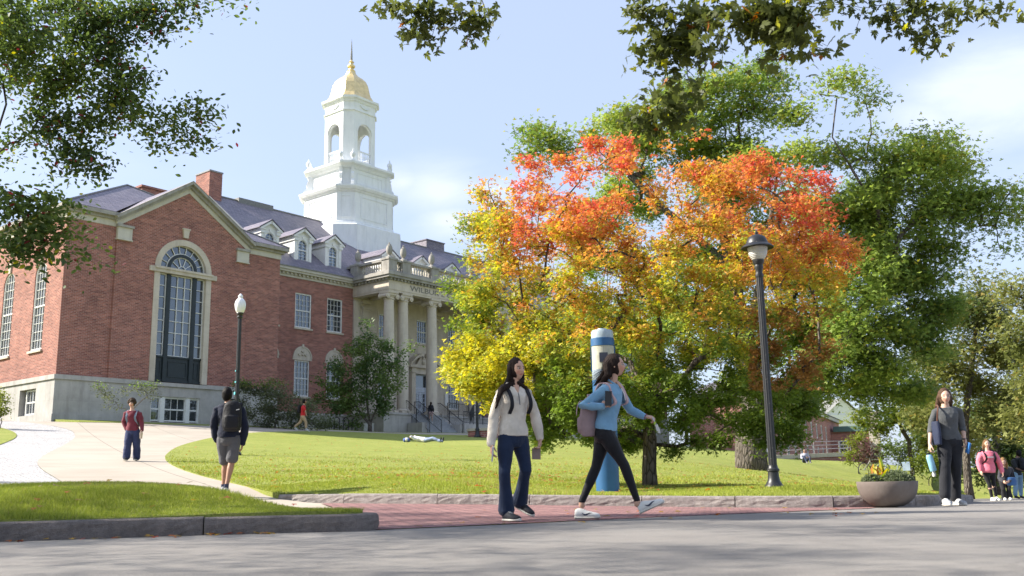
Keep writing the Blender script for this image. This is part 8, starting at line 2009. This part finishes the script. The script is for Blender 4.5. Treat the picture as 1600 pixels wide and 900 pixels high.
# --- student lying on the lawn
D = 48.0
lp_ = gbase(663, 692, D); m_ = D / FPX
fd = V3(1, -.28, -.01).normalized()
hd0 = Vector(at(642.5, 685.5, D + .12)); 
def L_(s, h, o=0): p = V3(hd0.x, hd0.y, 0) + fd * s + V3(.28, 1, 0) * o; p.z = tz(p.x, p.y) + h; return p
class LH(Human):
    pass
h11 = LH('student in a white shirt lying on the lawn, hands behind the head', lp_, D, 1.0, (.42, .25, .18), (1, 0), dict(), vox=.018)
h11.J = dict(head=L_(.02, .24), neck=L_(.20, .19), shA=L_(.27, .17, -.17), shB=L_(.27, .17, .17), elA=L_(.06, .30, -.26), wrA=L_(-.03, .20, -.06), elB=L_(.05, .30, .26), wrB=L_(-.03, .20, .06), haA=L_(-.04, .19, .0), haB=L_(-.04, .19, 0), hpA=L_(.75, .13, -.08), hpB=L_(.75, .13, .08), knA=L_(1.17, .22, -.10), anA=L_(1.56, .08, -.10), knB=L_(1.19, .15, .10), anB=L_(1.60, .08, .12))
h11.HM = Matrix((V3(0, -1, 0), V3(.35, 0, .94), V3(-.94, 0, .35))).transposed(); h11.f = V3(0, 0, 1)
h11.body({'A': dict(n=(0, 0, -1), curl=.4), 'B': dict(n=(0, 0, -1), curl=.4)}); h11.top(cloth('white_shirt', (.70, .69, .70)), sleeve=.45, hem=.0, ex=.025, r=(.07, .068, .06, .05, .04), name='shirt'); h11.legs(cloth('pale_blue_trousers', (.30, .36, .55)), r=(.10, .095, .08, .075, .07, .065, .06), name='trousers', wr_amp=.01)
for q in 'AB':
    an = h11.J['an' + q]; v = Vol(); v.limb([an - V3(0, 0, .02), an + fd * .05 + V3(0, 0, .16)], [.045, .04]); v.mesh('shoe', SH_B, .015, h11.root, 1)
hair_vol(h11.J['head'], h11.HM, 1.0, [], root=h11.root, mat=hair_mat((.02, .014, .012)), vox=.015)
c = L_(-.24, .10); v = Vol(); v.loft([(c + V3(x_, 0, 0), V3(0, .17 * w, 0), V3(0, 0, .11 * w)) for x_, w in ((-.17, .6), (-.13, .95), (.10, 1), (.17, .7))], 18); bg_ = empty('blue_and_white_bag', c - V3(0, 0, .1), 0, 'blue and white bag used as a pillow on the lawn', 'bag'); v.mesh('bag', cloth('blue_canvas', (.10, .16, .42)), .02, bg_, 1)
v = Vol(); v.loft([(c + V3(x_, 0, .01), V3(0, .178 * w, 0), V3(0, 0, .115 * w)) for x_, w in ((-.06, 1), (.06, 1))], 18); v.mesh('white_stripe', SH_W, .018, bg_, 1)
# --- someone sitting before the ramp wall
D = 55.0; g = gbase(1258, 723, D); m_ = D / FPX
h12 = Human('dark haired person in a pale top sitting before the brick ramp wall', g, D, .95, (.50, .32, .24), (0, -1), dict(), vox=.02)
def Q(x, y, z): return g + V3(x, y, z)
h12.J = dict(head=Q(0, 0, .68), neck=Q(0, 0, .54), shA=Q(-.17, 0, .48), shB=Q(.17, 0, .48), elA=Q(-.22, -.12, .26), wrA=Q(-.08, -.3, .28), elB=Q(.22, -.12, .26), wrB=Q(.08, -.3, .28), hpA=Q(-.09, 0, .10), hpB=Q(.09, 0, .10), knA=Q(-.16, -.38, .36), anA=Q(-.10, -.62, .06), knB=Q(.16, -.38, .36), anB=Q(.10, -.62, .06))
h12.body({'A': dict(n=(0, -1, 0)), 'B': dict(n=(0, -1, 0))}); h12.top(cloth('pale_lilac_top', (.48, .48, .58)), hem=-.02, ex=.02); h12.legs(MARK and cloth('navy_trousers', (.03, .04, .08)), name='trousers')
for q in 'AB': shoe(h12.root, h12.J['an' + q] + V3(0, .05, -.08), (0, -1), (SH_B, SH_S, SH_W))
hair_ponytail((.02, .012, .01))(h12)
